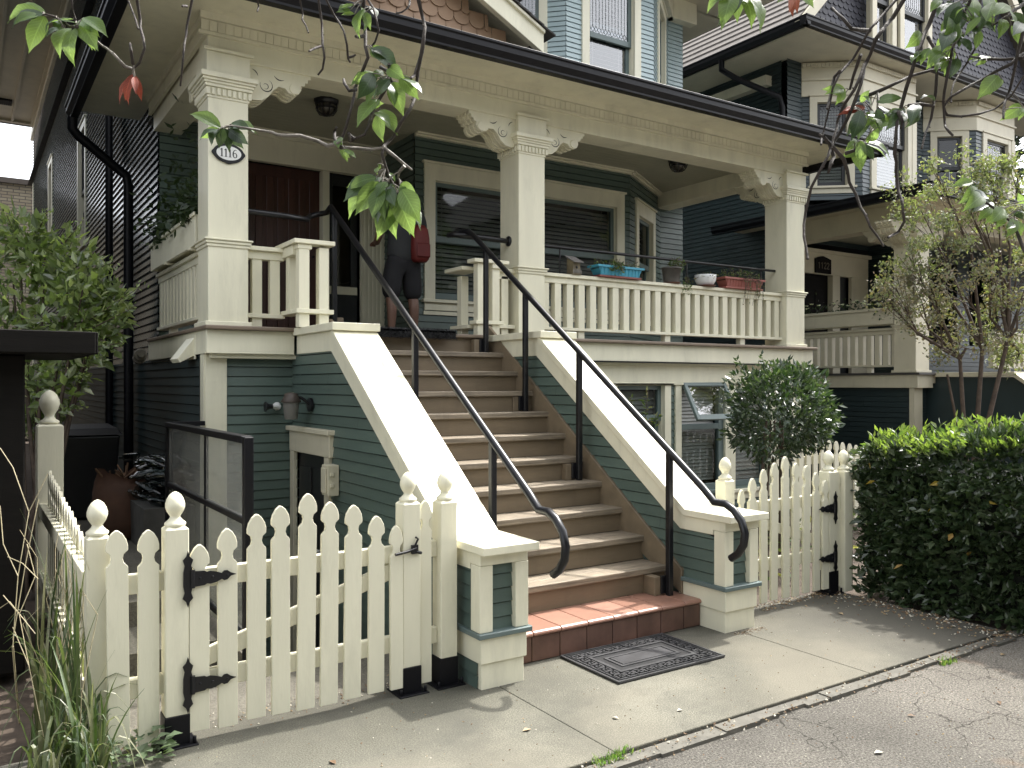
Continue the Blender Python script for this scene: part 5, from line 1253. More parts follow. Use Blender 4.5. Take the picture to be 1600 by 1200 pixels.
st = ramp(t, noise(t, co, .55, 4, .6), [(.52, 0.), (.66, .45)]); c = mix(t, st, c, (.19, .172, .132))
# green-black moss and dirt towards the hedge end; gate's shadow painted along the seam
sp = t.nodes.new('ShaderNodeSeparateXYZ'); t.links.new(co, sp.inputs[0])
nz = noise(t, co, 2.4, 5, .65)
def band(axis, lo, hi, amp, col, c, k=.9):
    a = N(t, 'ShaderNodeMath', operation='MULTIPLY_ADD'); a.inputs[1].default_value = amp; t.links.new(nz, a.inputs[0]); t.links.new(sp.outputs[axis], a.inputs[2])
    mr = N(t, 'ShaderNodeMapRange'); mr.inputs['From Min'].default_value = lo; mr.inputs['From Max'].default_value = hi; mr.inputs['To Max'].default_value = k; t.links.new(a.outputs[0], mr.inputs[0])
    return mix(t, mr.outputs[0], c, col)
PO = (1.35, 3.45, -.1)
c = band(0, 4.05-PO[0]+.55, 5.0-PO[0]+.55, 1.1, (.075, .07, .058), c, .82)
c = band(1, 3.85-PO[1]+.2, 4.13-PO[1]+.2, .4, (.085, .08, .068), c, .8)
t.links.new(c, b.inputs['Base Color']); b.inputs['Roughness'].default_value = .88; b.inputs['Specular IOR Level'].default_value = .25
bumpn(t, b, noise(t, co, 120, 3), .35, .006); CONC = m
m, t, b, o = nt('inner_path_concrete'); co = coord(t)
c = mix(t, 1., ramp(t, noise(t, co, 1.6, 6, .6), [(.25, (.07, .064, .05)), (.75, (.14, .13, .105))]), ramp(t, noise(t, co, 90, 2), [(.35, .7), (.65, 1.25)]), 'MULTIPLY'); t.links.new(c, b.inputs['Base Color']); b.inputs['Roughness'].default_value = .9
bumpn(t, b, noise(t, co, 90, 3), .4, .006); CONC2 = m
m, t, b, o = nt('cracked_asphalt'); co = coord(t)
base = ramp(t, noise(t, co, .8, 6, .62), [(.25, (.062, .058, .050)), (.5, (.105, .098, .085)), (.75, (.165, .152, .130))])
spx = t.nodes.new('ShaderNodeSeparateXYZ'); t.links.new(co, spx.inputs[0]); mrx = N(t, 'ShaderNodeMapRange'); mrx.inputs['From Min'].default_value = .6; mrx.inputs['From Max'].default_value = 2.6; mrx.inputs['To Max'].default_value = 1; t.links.new(spx.outputs[0], mrx.inputs[0]); base = mix(t, mrx.outputs[0], base, ramp(t, noise(t, co, 1.3, 5), [(.3, (.145, .132, .113)), (.7, (.27, .248, .212))]))  # paler to the right; left tone has tree shade and dirt painted in
spk = ramp(t, noise(t, co, 95, 4, .8), [(.34, .25), (.5, .95), (.60, 1.5), (.68, 2.3)]); c = mix(t, 1., base, spk, 'MULTIPLY')
wn = N(t, 'ShaderNodeTexNoise', Scale=5.5, Detail=7); t.links.new(co, wn.inputs['Vector'])
dsp = mix(t, .22, co, wn.outputs[1], 'ADD')
vo = N(t, 'ShaderNodeTexVoronoi', Scale=4.2); vo.feature = 'DISTANCE_TO_EDGE'; t.links.new(dsp, vo.inputs['Vector'])
cr = ramp(t, vo.outputs['Distance'], [(.003, 1.), (.016, 0.)])
pick = ramp(t, noise(t, co, 1.1, 2), [(.42, 0.), (.58, .95)]); crk = mix(t, 1., cr, pick, 'MULTIPLY')
c = mix(t, crk, c, (.03, .027, .022))
rst = ramp(t, noise(t, co, 1.7, 4, .6), [(.62, 0.), (.75, .4)]); c = mix(t, rst, c, (.22, .14, .085))
t.links.new(c, b.inputs['Base Color']); b.inputs['Roughness'].default_value = .9; b.inputs['Specular IOR Level'].default_value = .2
hh = mix(t, 1., noise(t, co, 110, 3, .7), ramp(t, crk, [(0, 1.), (1, 0.)]), 'MULTIPLY'); bumpn(t, b, hh, .8, .012); ASPH = m
SOIL = mat('garden_soil', (.075, .055, .04), .95, .4, 8, .8, 30)
def struct(mb, name, m_, origin=None):
    ob = mb.build(name, m_, None, origin=origin); ob['kind'] = 'structure'; return ob
mb = MB(); H = 400
hx0, hx1, hy0, hy1 = 1.32, 2.26, 4.70, 6.74
for x0, x1, y0, y1 in ((-H, H, -H, hy0), (-H, hx0, hy0, hy1), (hx1, H, hy0, hy1), (-H, H, hy1, H)):
    mb.face([(x0, y0, -.06), (x1, y0, -.06), (x1, y1, -.06), (x0, y1, -.06)])
struct(mb, 'ground', SOIL, (0, 0, -.06))
mb = MB(); xs = [-6, -1.9, .35, 2.372, 4.20, 5.66]
for a, b_ in zip(xs, xs[1:]): mb.box(a+.001, 2.80, -.1, b_-.001, 4.118, 0)
ob = struct(mb, 'pavement', CONC, PO)
md = ob.modifiers.new('bevel', 'BEVEL'); md.width = .006; md.segments = 2
mb = MB(); rnd = random.Random(4); pts = []
x = -6.0; prev = 2.70
while x < 6.2:
    w = rnd.uniform(.12, .35); y0 = 2.715+rnd.uniform(-.02, .015); mb.box(x, y0, -.1, x+w, 2.785, -.009+rnd.uniform(-.005, .002)); x += w
struct(mb, 'kerb_strip', mat('worn_kerb', (.11, .103, .085), .9, .3, 12, .5, 60), (0, 2.75, -.1))
mb = MB()
n = 60; rnd = random.Random(9)
edge = [(-40+i*(80/n*1.0), 2.74) for i in range(n+1)]
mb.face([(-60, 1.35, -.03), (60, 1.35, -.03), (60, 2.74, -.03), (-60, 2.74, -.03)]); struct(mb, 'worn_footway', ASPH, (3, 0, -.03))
mb = MB(); mb.face([(-60, -9.0, -.045), (60, -9.0, -.045), (60, 1.349, -.045), (-60, 1.349, -.045)]); struct(mb, 'road', mat('new_asphalt', (.11, .106, .10), .9, .2, 6, .4, 80), (3, 0, -.045))
mb = MB(); mb.box(.54, 4.124, -.1, 2.26, 4.70, -.004); struct(mb, 'side_path', CONC2, (1.2, 4.4, 0))
mb = MB(); mb.box(.54, 4.95, -.1, 1.31, 5.5, .13); mb.box(.54, 5.5, -.1, 1.31, 9.8, .28); struct(mb, 'side_yard_steps', CONC2, (.9, 6, 0))
mb = MB(); mb.box(1.31, 4.66, -.9, 2.26, 4.70, -.005)
for k in range(4): mb.box(1.33, 4.70+k*.25, -.9, 2.25, 4.70+(k+1)*.25, -.17*(k+1))
mb.box(1.33, 5.70, -.9, 2.25, 6.74, -.72); mb.box(1.28, 4.66, -.9, 1.329, 6.76, .12); struct(mb, 'basement_steps', CONC2, (1.8, 5.5, -.7))
# crumbs, leaves and chips lying about
rnd = random.Random(21); DRY = [mat('dry_leaf_tan', (.30, .22, .12), .7), mat('dry_leaf_brown', (.14, .085, .045), .7), mat('dry_leaf_pale', (.45, .42, .34), .7)]
spots = [(1.62, 2.95, 2), (2.95, 2.98, 2), (2.60, 3.10, 2), (2.2, 3.2, 0), (4.9, 3.02, 1), (5.35, 3.45, 2), (5.1, 3.6, 0), (5.45, 3.05, 2), (4.95, 2.72, 2), (5.25, 2.60, 0), (3.9, 2.35, 1), (4.4, 2.2, 1), (3.4, 2.2, 2), (5.48, 3.75, 0), (5.5, 2.85, 1), (1.3, 3.4, 1)]
for i, (x, y, k) in enumerate(spots):
    mb = MB(); L = rnd.uniform(.018, .045) if i % 3 else .05; a = rnd.uniform(0, 6.28); z = (.003 if y > 2.8 else -.026)
    d = Vector((math.cos(a), math.sin(a), rnd.uniform(0, .15)))*L; s = Vector((-math.sin(a), math.cos(a), 0))*L*.28; p = Vector((x, y, z))
    mb.add([p, p+d*.5+s+Vector((0, 0, .006)), p+d, p+d*.5-s+Vector((0, 0, .007)), p+d*.5+Vector((0, 0, .001))], [(0, 4, 1), (4, 2, 1), (0, 3, 4), (3, 2, 4)])
    tag(mb.build('fallen_leaf', DRY[k], None, recalc=False), 'small dry leaf scrap lying on the ground near the pavement and lane', 'leaf', 'dry leaf scraps on the ground')

# grit, needles and leaf crumbs that gather along edges: nobody could count them
rnd = random.Random(22); mb = MB()
def grit(x, y, z, k=1.0):
    L = rnd.uniform(.003, .011)*k; a = rnd.uniform(0, 6.28); d = Vector((math.cos(a), math.sin(a), rnd.uniform(-.1, .5)))*L; s = Vector((-math.sin(a), math.cos(a), 0))*L*rnd.uniform(.25, .6); p = Vector((x, y, z)); u = Vector((0, 0, L*.35)); mb.c = rnd.choice((0, 1, 1, 2)) 
    mb.add([p-s, p+d*.5+u, p+s, p+d], [(0, 1, 2), (1, 3, 2), (0, 3, 1)])
for i in range(420): grit(5.64-abs(rnd.gauss(0, .16)), rnd.uniform(2.7, 4.1), .002, 2.2)
for i in range(300): grit(rnd.uniform(4.7, 5.65), 4.10-abs(rnd.gauss(0, .07)), .002, 2)
for i in range(300): grit(rnd.uniform(.4, 2.2), 4.08+rnd.gauss(0, .06), .002, 1.4)
for i in range(700): grit(rnd.uniform(1.0, 6.0), 2.74+rnd.gauss(0, .05), -.008, 1.5)
for i in range(500): grit(rnd.uniform(.6, 5.6), rnd.uniform(2.8, 4.0), .001, .9)
for i in range(700): grit(rnd.uniform(1.5, 6.5), rnd.uniform(1.6, 2.72), -.029, 1.0)
for i in range(160): grit(rnd.uniform(4.12, 4.4), 3.72-abs(rnd.gauss(0, .03)), .001)
gt = mb.build('leaf_grit', DRY, None, origin=(3, 3.4, 0), recalc=False); gt['kind'] = 'stuff'; gt['label'] = 'dry grit and leaf crumbs gathered along the pavement edges'; gt['category'] = 'litter'
# ================================================================ plants
def cloud(mb, rnd, n, fn, size, wr=.5, up=.5, jit=.35):
    for i in range(n):
        p, nrm = fn(); d = nrm*(1-up)+Vector((0, 0, up))*.6+Vector((rnd.gauss(0, jit), rnd.gauss(0, jit), rnd.gauss(0, jit)))
        addleaf(mb, p, d, size*rnd.uniform(.6, 1.25), wr, rnd)
# ---- clipped hedge
rnd = random.Random(31)
HG = thing('clipped_hedge', 'clipped dark laurel hedge with fresh yellow green shoots at the right end of the pavement', 'hedge', (6.6, 3.3, 0))
hx0, hx1, hy0, hy1, hz = 5.74, 6.55, 1.7, 3.92, 1.10
def bul(y, z): return .05*math.sin(y*5.1+z*3)+.04*math.sin(z*7+y*2)
def side():
    y = rnd.uniform(hy0, hy1); z = (hz+(3.9-y)*.09)*rnd.random()**.85
    x = hx0+bul(y, z)+.08*max(0, min(1, (y-3.6)/.25))+abs(rnd.gauss(0, .05))-.02+.10*max(0, z-1.0)*3-.03*(z < .1)
    return Vector((x, y, z)), Vector((-1, 0, 0))
def back():
    x = rnd.uniform(hx0, hx1); z = hz*rnd.random(); return Vector((x, hy1+.04*math.sin(x*6+z*4)+rnd.gauss(0, .04), z)), Vector((0, 1, 0))
def front():
    x = rnd.uniform(hx0, hx1); z = hz*rnd.random(); return Vector((x, hy0+rnd.gauss(0, .04), z)), Vector((0, -1, 0))
def top():
    x = rnd.uniform(hx0+.02, hx1); y = rnd.uniform(hy0, hy1); e = min(1, (x-hx0)/.12); return Vector((x, y, hz+(3.9-y)*.09-.06*(1-e)+.05*math.sin(x*5)*math.sin(y*4)+abs(rnd.gauss(0, .03)))), Vector((-.3, 0, .8))
LV = leafmat('laurel_leaf', [(.020, .035, .015), (.034, .056, .024), (.050, .075, .034), (.034, .056, .024), (.085, .11, .06), (.024, .040, .017)], .28, .18, spec=.7)
LVN = leafmat('laurel_new_leaf', [(.11, .15, .045), (.15, .19, .06), (.08, .12, .04), (.19, .22, .08), (.06, .095, .035)], .33, .36)
YEL = leafmat('laurel_yellow_leaf', [(.42, .30, .06), (.35, .22, .06)], .5, .3)
mb = MB(); cloud(mb, rnd, 8200, side, .078, .52, .15, .55); cloud(mb, rnd, 1600, back, .075, .52, .15, .5); cloud(mb, rnd, 900, front, .075, .52, .15, .5); cloud(mb, rnd, 3500, top, .075, .5, .5, .5)
mb.c = 1
def newtop():
    p, n_ = top(); p.z += .03+rnd.random()*.05; return p, Vector((rnd.gauss(-.3, .4), rnd.gauss(0, .4), .9))
def newedge():
    y = rnd.uniform(hy0, hy1); return Vector((hx0+.08*max(0, min(1, (y-3.6)/.25))+rnd.uniform(-.04, .15), y, hz+(3.9-y)*.09-rnd.random()*.10+.02)), Vector((-.7, rnd.gauss(0, .3), .7))
for i in range(330):
    p, n_ = (newtop if i % 2 else newedge)()
    for k in range(4): addleaf(mb, p+Vector((rnd.gauss(0, .015), rnd.gauss(0, .015), .012*k)), n_+Vector((rnd.gauss(0, .5), rnd.gauss(0, .5), rnd.gauss(0, .2))), .07, .42, rnd)
mb.c = 2
for i in range(16):
    p, n_ = side(); p.x -= .04; addleaf(mb, p, Vector((-.5, rnd.gauss(0, .6), -.4)), .075, .5, rnd)
mb.build('foliage', [LV, LVN, YEL], HG, recalc=False)
mb = MB(); mb.box(hx0+.16, hy0+.15, 0, hx1-.1, hy1-.15, hz-.14); mb.build('twig_core', mat('hedge_core', (.012, .014, .008), .95, .4, 9), HG)
# ---- ball shaped shrub on stems
rnd = random.Random(41)
BSx, BSy, BSz, BSr = 6.42, 5.2, 1.36, .50
BS = thing('ball_shrub', 'rounded glossy dark green standard shrub on thin stems behind the right garden gate', 'shrub', (BSx, BSy, 0))
def ball():
    while True:
        v = Vector((rnd.gauss(0, 1), rnd.gauss(0, 1), rnd.gauss(0, 1))).normalized()
        r = BSr*(.93+.11*math.sin(v.x*4+v.z*5+1)+.08*math.sin(v.y*7+v.z*6)+.07*math.sin(v.x*11-v.z*9))*(1-abs(rnd.gauss(0, .2)))
        p = Vector((BSx+v.x*r*1.06, BSy+v.y*r, BSz+v.z*r*.95-.05*abs(v.x)))
        return p, v
BL = leafmat('glossy_shrub_leaf', [(.02, .038, .017), (.03, .052, .024), (.045, .07, .034), (.075, .10, .06)], .28, .2, spec=.7)
mb = MB(); cloud(mb, rnd, 4600, ball, .072, .42, .2, .5)
for (px, py) in ((1150, 562), (1160, 575), (1300, 640), (1308, 655), (1190, 555), (1290, 600), (1145, 640)):
    e = onD(px, py, 7.85); c0 = Vector((BSx, BSy, BSz)); b0 = c0.lerp(e, .75)
    for k in range(14):
        p = b0.lerp(e, k/13); addleaf(mb, p, (e-b0)+Vector((rnd.gauss(0, .25), rnd.gauss(0, .25), rnd.gauss(0, .25))), .065, .42, rnd)
mb.build('foliage', BL, BS, recalc=False)
mb = MB()
for px, r0 in ((1152, .02), (1170, .012), (1186, .012), (1212, .03)):
    b0 = onZ(px, 830, .0); b0 = Vector((BSx+(px-1212)*.0062, BSy+rnd.uniform(-.05, .05), 0)); e = Vector((BSx+(px-1212)*.0035, BSy, BSz-.1)); mb.tube([b0, b0.lerp(e, .4)+Vector((.01, 0, 0)), e], [r0, r0*.9, r0*.7], 7)
mb.build('stem', TWIG, BS)
# low plants behind the right gate
GP = leafmat('garden_plant_leaf', [(.05, .08, .03), (.09, .12, .045), (.16, .17, .08), (.20, .18, .10)], .5, .35)
rnd = random.Random(43); mb = MB()
for i in range(900):
    x, y = rnd.uniform(4.6, 6.6), rnd.uniform(4.5, 6.4); addleaf(mb, Vector((x, y, rnd.uniform(0, .28+.2*math.sin(x*7)*math.sin(y*5)))), Vector((rnd.gauss(0, 1), rnd.gauss(0, 1), rnd.gauss(.5, .6))), rnd.uniform(.05, .1), .35, rnd)
gp = mb.build('ground_cover', GP, None, origin=(5.6, 5.3, 0), recalc=False); gp['kind'] = 'stuff'; gp['label'] = 'low mixed ground cover behind the right garden gate'; gp['category'] = 'ground cover'
def blades(mb, rnd, c, n, h0, h1, w, spread, lean=.5, bx=.08, by=.08):
    for i in range(n):
        a = rnd.uniform(0, 6.28); L = rnd.uniform(h0, h1); p = c+Vector((rnd.uniform(-bx, bx), rnd.uniform(-by, by), 0)); out = Vector((math.cos(a), math.sin(a), 0))*spread*rnd.random()
        s = Vector((-math.sin(a+rnd.uniform(-1, 1)), math.cos(a), 0)).normalized()*w*rnd.uniform(.5, 1); k = 7; pts = []
        droop = rnd.uniform(.1, 1.0)*lean
        for j in range(k+1):
            t_ = j/k; pts.append(p+out*L*(t_**1.6)+Vector((0, 0, L*(t_-droop*t_**3))))
        V = []
        for j, q_ in enumerate(pts):
            f = (1-(j/k)**2.2)+.02; V += [q_-s*f, q_+Vector((0, 0, -.15*w)), q_+s*f]
        mb.add(V, [(3*j+d, 3*j+d+1, 3*j+d+4, 3*j+d+3) for j in range(k) for d in (0, 1)])
GRS = leafmat('iris_blade', [(.035, .058, .022), (.055, .085, .03), (.085, .115, .045), (.14, .155, .08), (.028, .045, .018), (.19, .19, .12)], .35, .25)
STRAW = mat('straw', (.42, .36, .22), .6, .3, 9)
rnd = random.Random(51); TG_ = thing('tall_grass', 'tall drooping grass clump with dry stalks beside the left corner fence post', 'grass clump', (.30, 3.85, 0))
mb = MB(); blades(mb, rnd, Vector((.345, 3.80, -.05)), 105, .45, .9, .010, .5, 1.35, .11, .25); blades(mb, rnd, Vector((.42, 3.68, -.05)), 60, .35, .75, .010, .4, 1.1, .06, .08); blades(mb, rnd, Vector((.37, 4.2, -.05)), 60, .8, 1.2, .011, .25, .7, .09, .3)
mb.build('blades', GRS, TG_, recalc=False)
mb = MB()
for i in range(22):
    p = Vector((rnd.uniform(.30, .46), rnd.uniform(3.8, 4.5), 0)); e = p+Vector((rnd.gauss(.0, .06), rnd.gauss(0, .1), rnd.uniform(.5, 1.05))); mb.tube([p, p.lerp(e, .4)+Vector((rnd.gauss(0, .03), 0, .05)), p.lerp(e, .8)+Vector((rnd.gauss(0, .03), 0, .06)), e], [.0022, .002, .0015, .001], 5, False)
mb.build('stalks', STRAW, TG_)
mb = MB(); DT = thing('dry_twigs', 'tangle of pale dry twigs in front of the dark shed', 'twigs', (.1, 3.6, 0))
for pl in ([(20,1010),(28,900),(45,800),(20,730),(0,700)],[(45,800),(75,740)],[(28,900),(5,850),(0,790)],[(20,1000),(40,880),(60,780)],[(70,1160),(45,1040),(30,960),(5,930)],[(45,1040),(20,980)],[(60,905),(35,880),(12,870)],[(30,960),(55,900),(42,850)],[(55,990),(15,940),(0,950)]):
    P = [onD(x, y, 3.35+.03*i) for i, (x, y) in enumerate(pl)]; mb.tube(P, .0018, 5, False)
mb.tube([onZ(70, 1160, 0), onD(70, 1160, 3.3)], .003, 5); mb.tube([onZ(30, 1130, 0), onD(20, 1010, 3.35)], .004, 5); mb.build('twig', STRAW, DT)
DTc = None
# broad leaved weed at the hinge post foot, grass tufts on the kerb
def weed(c, n, r, size, label, cat, mats, seed):
    rn = random.Random(seed); mb = MB()
    for i in range(n):
        a = rn.uniform(0, 6.28); rr = r*rn.random()**.6; p = c+Vector((rr*math.cos(a), rr*math.sin(a), rn.uniform(.01, r*.7))); addleaf(mb, p, Vector((math.cos(a), math.sin(a), rn.uniform(-.1, .5))), size*rn.uniform(.6, 1.2), .8, rn, Vector((0, 0, 1)))
    o = mb.build('weed', mats, None, origin=c, recalc=False); tag(o, label, cat); return o
WD = leafmat('grey_green_weed', [(.09, .13, .07), (.13, .17, .10), (.07, .10, .05)], .5, .25)
weed(Vector((.60, 3.84, 0)), 70, .14, .06, 'grey green broad leaved weed at the foot of the left picket fence', 'weed', WD, 3)
def tuft(c, n, h, label, seed):
    rn = random.Random(seed); mb = MB(); blades(mb, rn, c, n, h*.5, h, .004, .6, .6, .07, .03); tag(mb.build('grass_tuft', GP2, None, origin=c, recalc=False), label, 'grass tuft')
GP2 = leafmat('kerb_grass', [(.07, .13, .03), (.11, .19, .045), (.16, .20, .08)], .5, .4)
tuft(onZ(950, 1196, -.03), 120, .07, 'bright green grass tuft in the crack between pavement and lane at the bottom', 4)
tuft(onZ(975, 1177, -.01), 30, .05, 'tiny yellowish grass tuft growing in the pavement joint at the kerb', 5)
tuft(onZ(1478, 1036, -.03), 90, .05, 'low mossy grass tuft at the kerb near the hedge', 6)
# ---- leafy shrub on the left
rnd = random.Random(61); LS = thing('leafy_shrub', 'tall leafy light green shrub rising behind the dark shed on the left', 'shrub', (.45, 7.3, 0))
SL = leafmat('shrub_leaf', [(.14, .18, .085), (.20, .25, .115), (.28, .33, .16), (.40, .42, .28), (.09, .12, .055)], .25, .4, spec=.9)
blobs = [(20,430,.42),(70,400,.36),(110,420,.36),(40,490,.45),(100,490,.42),(150,500,.30),(30,370,.26),(130,450,.3),(60,560,.36),(110,560,.28),(80,610,.3),(60,640,.24),(165,470,.22),(10,540,.4),(140,530,.24)]
cs = [(onD(x, y, 6.75+rnd.uniform(-.15, .2)), r*.8) for x, y, r in blobs]
def shr():
    c_, r = rnd.choice(cs); v = Vector((rnd.gauss(0, 1), rnd.gauss(0, 1), rnd.gauss(0, 1))).normalized(); return c_+v*r*(rnd.random()**.45), v
mb = MB(); cloud(mb, rnd, 2500, shr, .115, .45, .25, .55)
mbs = MB(); root = Vector((.45, 7.45, 0))
sprays = [((140,500),(222,446)),((140,515),(213,478)),((130,545),(195,535)),((100,380),(130,345)),((30,380),(10,335)),((120,600),(128,585)),((90,640),(130,640)),((60,640),(40,690)),((150,540),(160,560)),((60,360),(75,330)),((150,420),(178,410))]
for a, e in sprays:
    A, E_ = onD(*a, 6.7), onD(*e, 6.6); mbs.tube([A, E_], [.006, .002], 5, False)
    for k in range(34):
        p = A.lerp(E_, k/33); addleaf(mb, p+Vector((rnd.gauss(0, .02), rnd.gauss(0, .02), rnd.gauss(0, .02))), (E_-A).normalized()*.6+Vector((rnd.gauss(0, .5), rnd.gauss(0, .5), rnd.gauss(.2, .5))), .07*(1-.5*k/33), .45, rnd)
mb.build('foliage', SL, LS, recalc=False)
for c_, r in cs: mbs.tube([root+Vector((rnd.uniform(-.1, .1), rnd.uniform(-.1, .1), 0)), root.lerp(c_, .5)+Vector((0, 0, .2)), c_], [.02, .014, .006], 6)
mbs.build('stem', TWIG, LS)
# ---- small multi stemmed tree before the neighbouring porch
rnd = random.Random(71); TR_ = thing('ornamental_tree', 'small multi stemmed tree with fine yellowing leaves before the neighbouring porch', 'tree', (10.0, 5.35, 0))
tb_ = Vector((10.0, 5.35, 0)); D0 = 9.9
TL = leafmat('fine_leaf_green', [(.12, .14, .075), (.17, .19, .11), (.21, .23, .14), (.11, .12, .075), (.25, .25, .17)], .5, .3)
TL2 = leafmat('fine_leaf_fading', [(.19, .165, .12), (.15, .135, .11), (.20, .175, .125), (.12, .12, .095), (.23, .165, .115), (.14, .15, .10)], .6, .25)
tblob = [(1440,330,.5,0),(1500,290,.45,0),(1560,330,.55,0),(1420,400,.35,0),(1480,370,.5,0),(1590,280,.4,0),(1530,350,.5,0),(1600,390,.45,0),(1465,275,.22,0),(1540,262,.25,0),
 (1400,450,.32,1),(1385,470,.22,1),(1440,470,.4,1),(1490,440,.5,1),(1550,430,.5,1),(1470,500,.42,1),(1540,490,.5,1),(1590,470,.45,1),(1500,540,.4,1),(1560,530,.4,0),(1590,560,.32,0),(1450,430,.3,1)]
mb = MB(); mbs = MB()
stems = []
for (x1, y1), r0 in (((1500,560), .034), ((1535,545), .038), ((1575,530), .038), ((1480,585), .022)):
    e = onD(x1, y1, D0); mbs.tube([tb_, tb_.lerp(e, .5)+Vector((rnd.uniform(-.04, .04), 0, .05)), e], [r0, r0*.8, r0*.6], 8); stems.append(e)
for x, y, r, k in tblob:
    c_ = onD(x, y, D0+rnd.uniform(-.35, .45)); mb.c = k
    s = min(stems, key=lambda q: (q-c_).length); m_ = s.lerp(c_, .5)+Vector((rnd.gauss(0, .08), rnd.gauss(0, .08), rnd.gauss(0, .06)))
    mbs.tube([s, m_, c_], [.022, .014, .006], 6)
    for j in range(9):
        v = Vector((rnd.gauss(0, 1), rnd.gauss(0, 1), rnd.gauss(.1, .8))).normalized(); e = c_+v*r*rnd.uniform(.7, 1.1); q_ = c_.lerp(e, .5)+Vector((rnd.gauss(0, .04), 0, rnd.gauss(0, .04))); mbs.tube([m_.lerp(c_, rnd.random()), q_, e], [.005, .0035, .002], 4, False)
        for l in range(int(66*r/.4*(1 if k == 0 else .75))):
            p = q_.lerp(e, rnd.random()*1.1)+Vector((rnd.gauss(0, .055), rnd.gauss(0, .055), rnd.gauss(0, .04))); mb.c = k if rnd.random() < .8 else 1-k
            addleaf(mb, p, Vector((rnd.gauss(0, .6), rnd.gauss(0, .6), rnd.gauss(-.2, .6))), rnd.uniform(.035, .065), .5, rnd)
mb.build('crown', [TL, TL2], TR_, recalc=False); mbs.build('trunk', TWIG, TR_)
# ---- dark trees beyond
rnd = random.Random(81)
def fartree(base, h, r, n, label, leaf):
    T = thing('evergreen_tree', label, 'tree', base); mbs = MB(); mbs.tube([base, base+Vector((0, 0, h*.9))], [.22, .05], 8); mbs.build('trunk', TWIG, T); mb = MB()
    for i in range(n):
        z = rnd.uniform(.15, 1); rr = r*(1.05-z)*(.55+.45*rnd.random())*(1+.3*math.sin(z*40)); a = rnd.uniform(0, 6.28); addleaf(mb, base+Vector((rr*math.cos(a), rr*math.sin(a), h*z)), Vector((math.cos(a), math.sin(a), -.3)), leaf*rnd.uniform(.6, 1.3), .4, rnd)
    mb.build('crown', leafmat('dark_conifer', [(.012, .022, .010), (.02, .034, .015), (.03, .045, .02)], .6, .2), T, recalc=False)
fartree(Vector((20.6, 9.2, 0)), 13, 2.4, 5200, 'dark evergreen tree rising beyond the neighbouring house at the right edge', .35)
#fartree(Vector((-3.0, 24, 0)), 8, 1.6, 1500, 'sparse dark tree standing in front of the tan brick building', .25)

rnd = random.Random(83)
STL = leafmat('street_tree_leaf', [(.03, .05, .02), (.045, .07, .028), (.06, .09, .035)], .5, .3)
for i, (x, y, h_) in enumerate(((-6.5, -10.2, 8.5), (-2, -10.8, 9.0), (2.6, -10.4, 8.6), (7.2, -10.6, 9.0), (12, -10, 8.5))):
    T = thing('street_tree', ('leftmost', 'second', 'middle', 'fourth', 'rightmost')[i]+' street tree in the row across the lane behind the viewer', 'tree', (x, y, 0), 'street trees across the lane')
    mbs = MB(); mbs.tube([(x, y, 0), (x+.1, y, 2.5), (x, y, h_*.7)], [.2, .16, .06], 8); mbs.build('trunk', TWIG, T); mb = MB()
    for k in range(2300):
        v = Vector((rnd.gauss(0, 1), rnd.gauss(0, 1), rnd.gauss(0, 1))).normalized()*(rnd.random()**.4); addleaf(mb, Vector((x+v.x*2.9, y+v.y*2.3, h_*.60+v.z*h_*.40)), Vector((rnd.gauss(0, 1), rnd.gauss(0, 1), rnd.gauss(0, 1))), rnd.uniform(.35, .6), .6, rnd)
    mb.build('crown', STL, T, recalc=False)

rnd = random.Random(87); SP = thing('window_plant', 'tall thin leafy plant with a pale flower head before the left basement window', 'plant', (5.55, 6.35, 0)); mb = MB(); mbs = MB()
for (x0, y0), (x1, y1) in (((1003, 700), (1013, 608)), ((1000, 690), (985, 622)), ((1005, 680), (1030, 648)), ((998, 700), (993, 650))):
    A, E_ = onY(x0, y0, 6.35), onY(x1, y1, 6.3); mbs.tube([Vector((A.x, A.y, 0)), A, E_], [.006, .005, .003], 5, False)
    for k in range(46): addleaf(mb, A.lerp(E_, k/45)+Vector((rnd.gauss(0, .015), rnd.gauss(0, .015), 0)), Vector((rnd.gauss(0, 1), rnd.gauss(0, 1), rnd.gauss(.5, .4))), rnd.uniform(.04, .085), .3, rnd)
mb.build('foliage', GP, SP, recalc=False); mbs.build('stem', TWIG, SP)
# ================================================================ cherry tree overhead: trunk behind the viewer, branches hanging into view
CH = thing('cherry_tree', 'cherry tree whose bare twigs and drooping green leaves hang down in the foreground', 'tree', (4.3, .2, 0))
BARK = mat('cherry_bark', (.038, .028, .022), .75, .4, 20, .7, 70)
TWIGL = mat('pale_cherry_twig', (.16, .14, .115), .6, .35, 30, .5, 90)
mb = MB(); mb.tube([(4.3,.2,-.05),(4.28,.22,.6),(4.2,.28,1.5),(4.1,.35,2.4),(4.0,.42,2.9)], [.20, .16, .145, .14, .13], 12); mb.build('trunk', BARK, CH)
LIMBS = [[(4.0,.42,2.9),(3.2,.9,3.3),(2.3,1.25,3.4),(1.4,1.55,3.35),(.6,1.8,3.25),(0,2.05,3.1),(-.6,2.2,3.0)], [(4.0,.42,2.9),(3.5,1.0,3.35),(3.0,1.5,3.5),(2.6,2.0,3.45),(2.2,2.3,3.3)], [(4.0,.42,2.9),(3.6,.7,3.2),(3.0,.9,3.2),(2.5,1.0,3.1)]]
mb = MB()
for L in LIMBS: mb.tube(L, [.10-.012*i for i in range(len(L))], 10)
mb.build('limb', BARK, CH)
LPTS = [Vector(a).lerp(Vector(b), k/6) for L in LIMBS for a, b in zip(L, L[1:]) for k in range(7)]
rnd = random.Random(91)
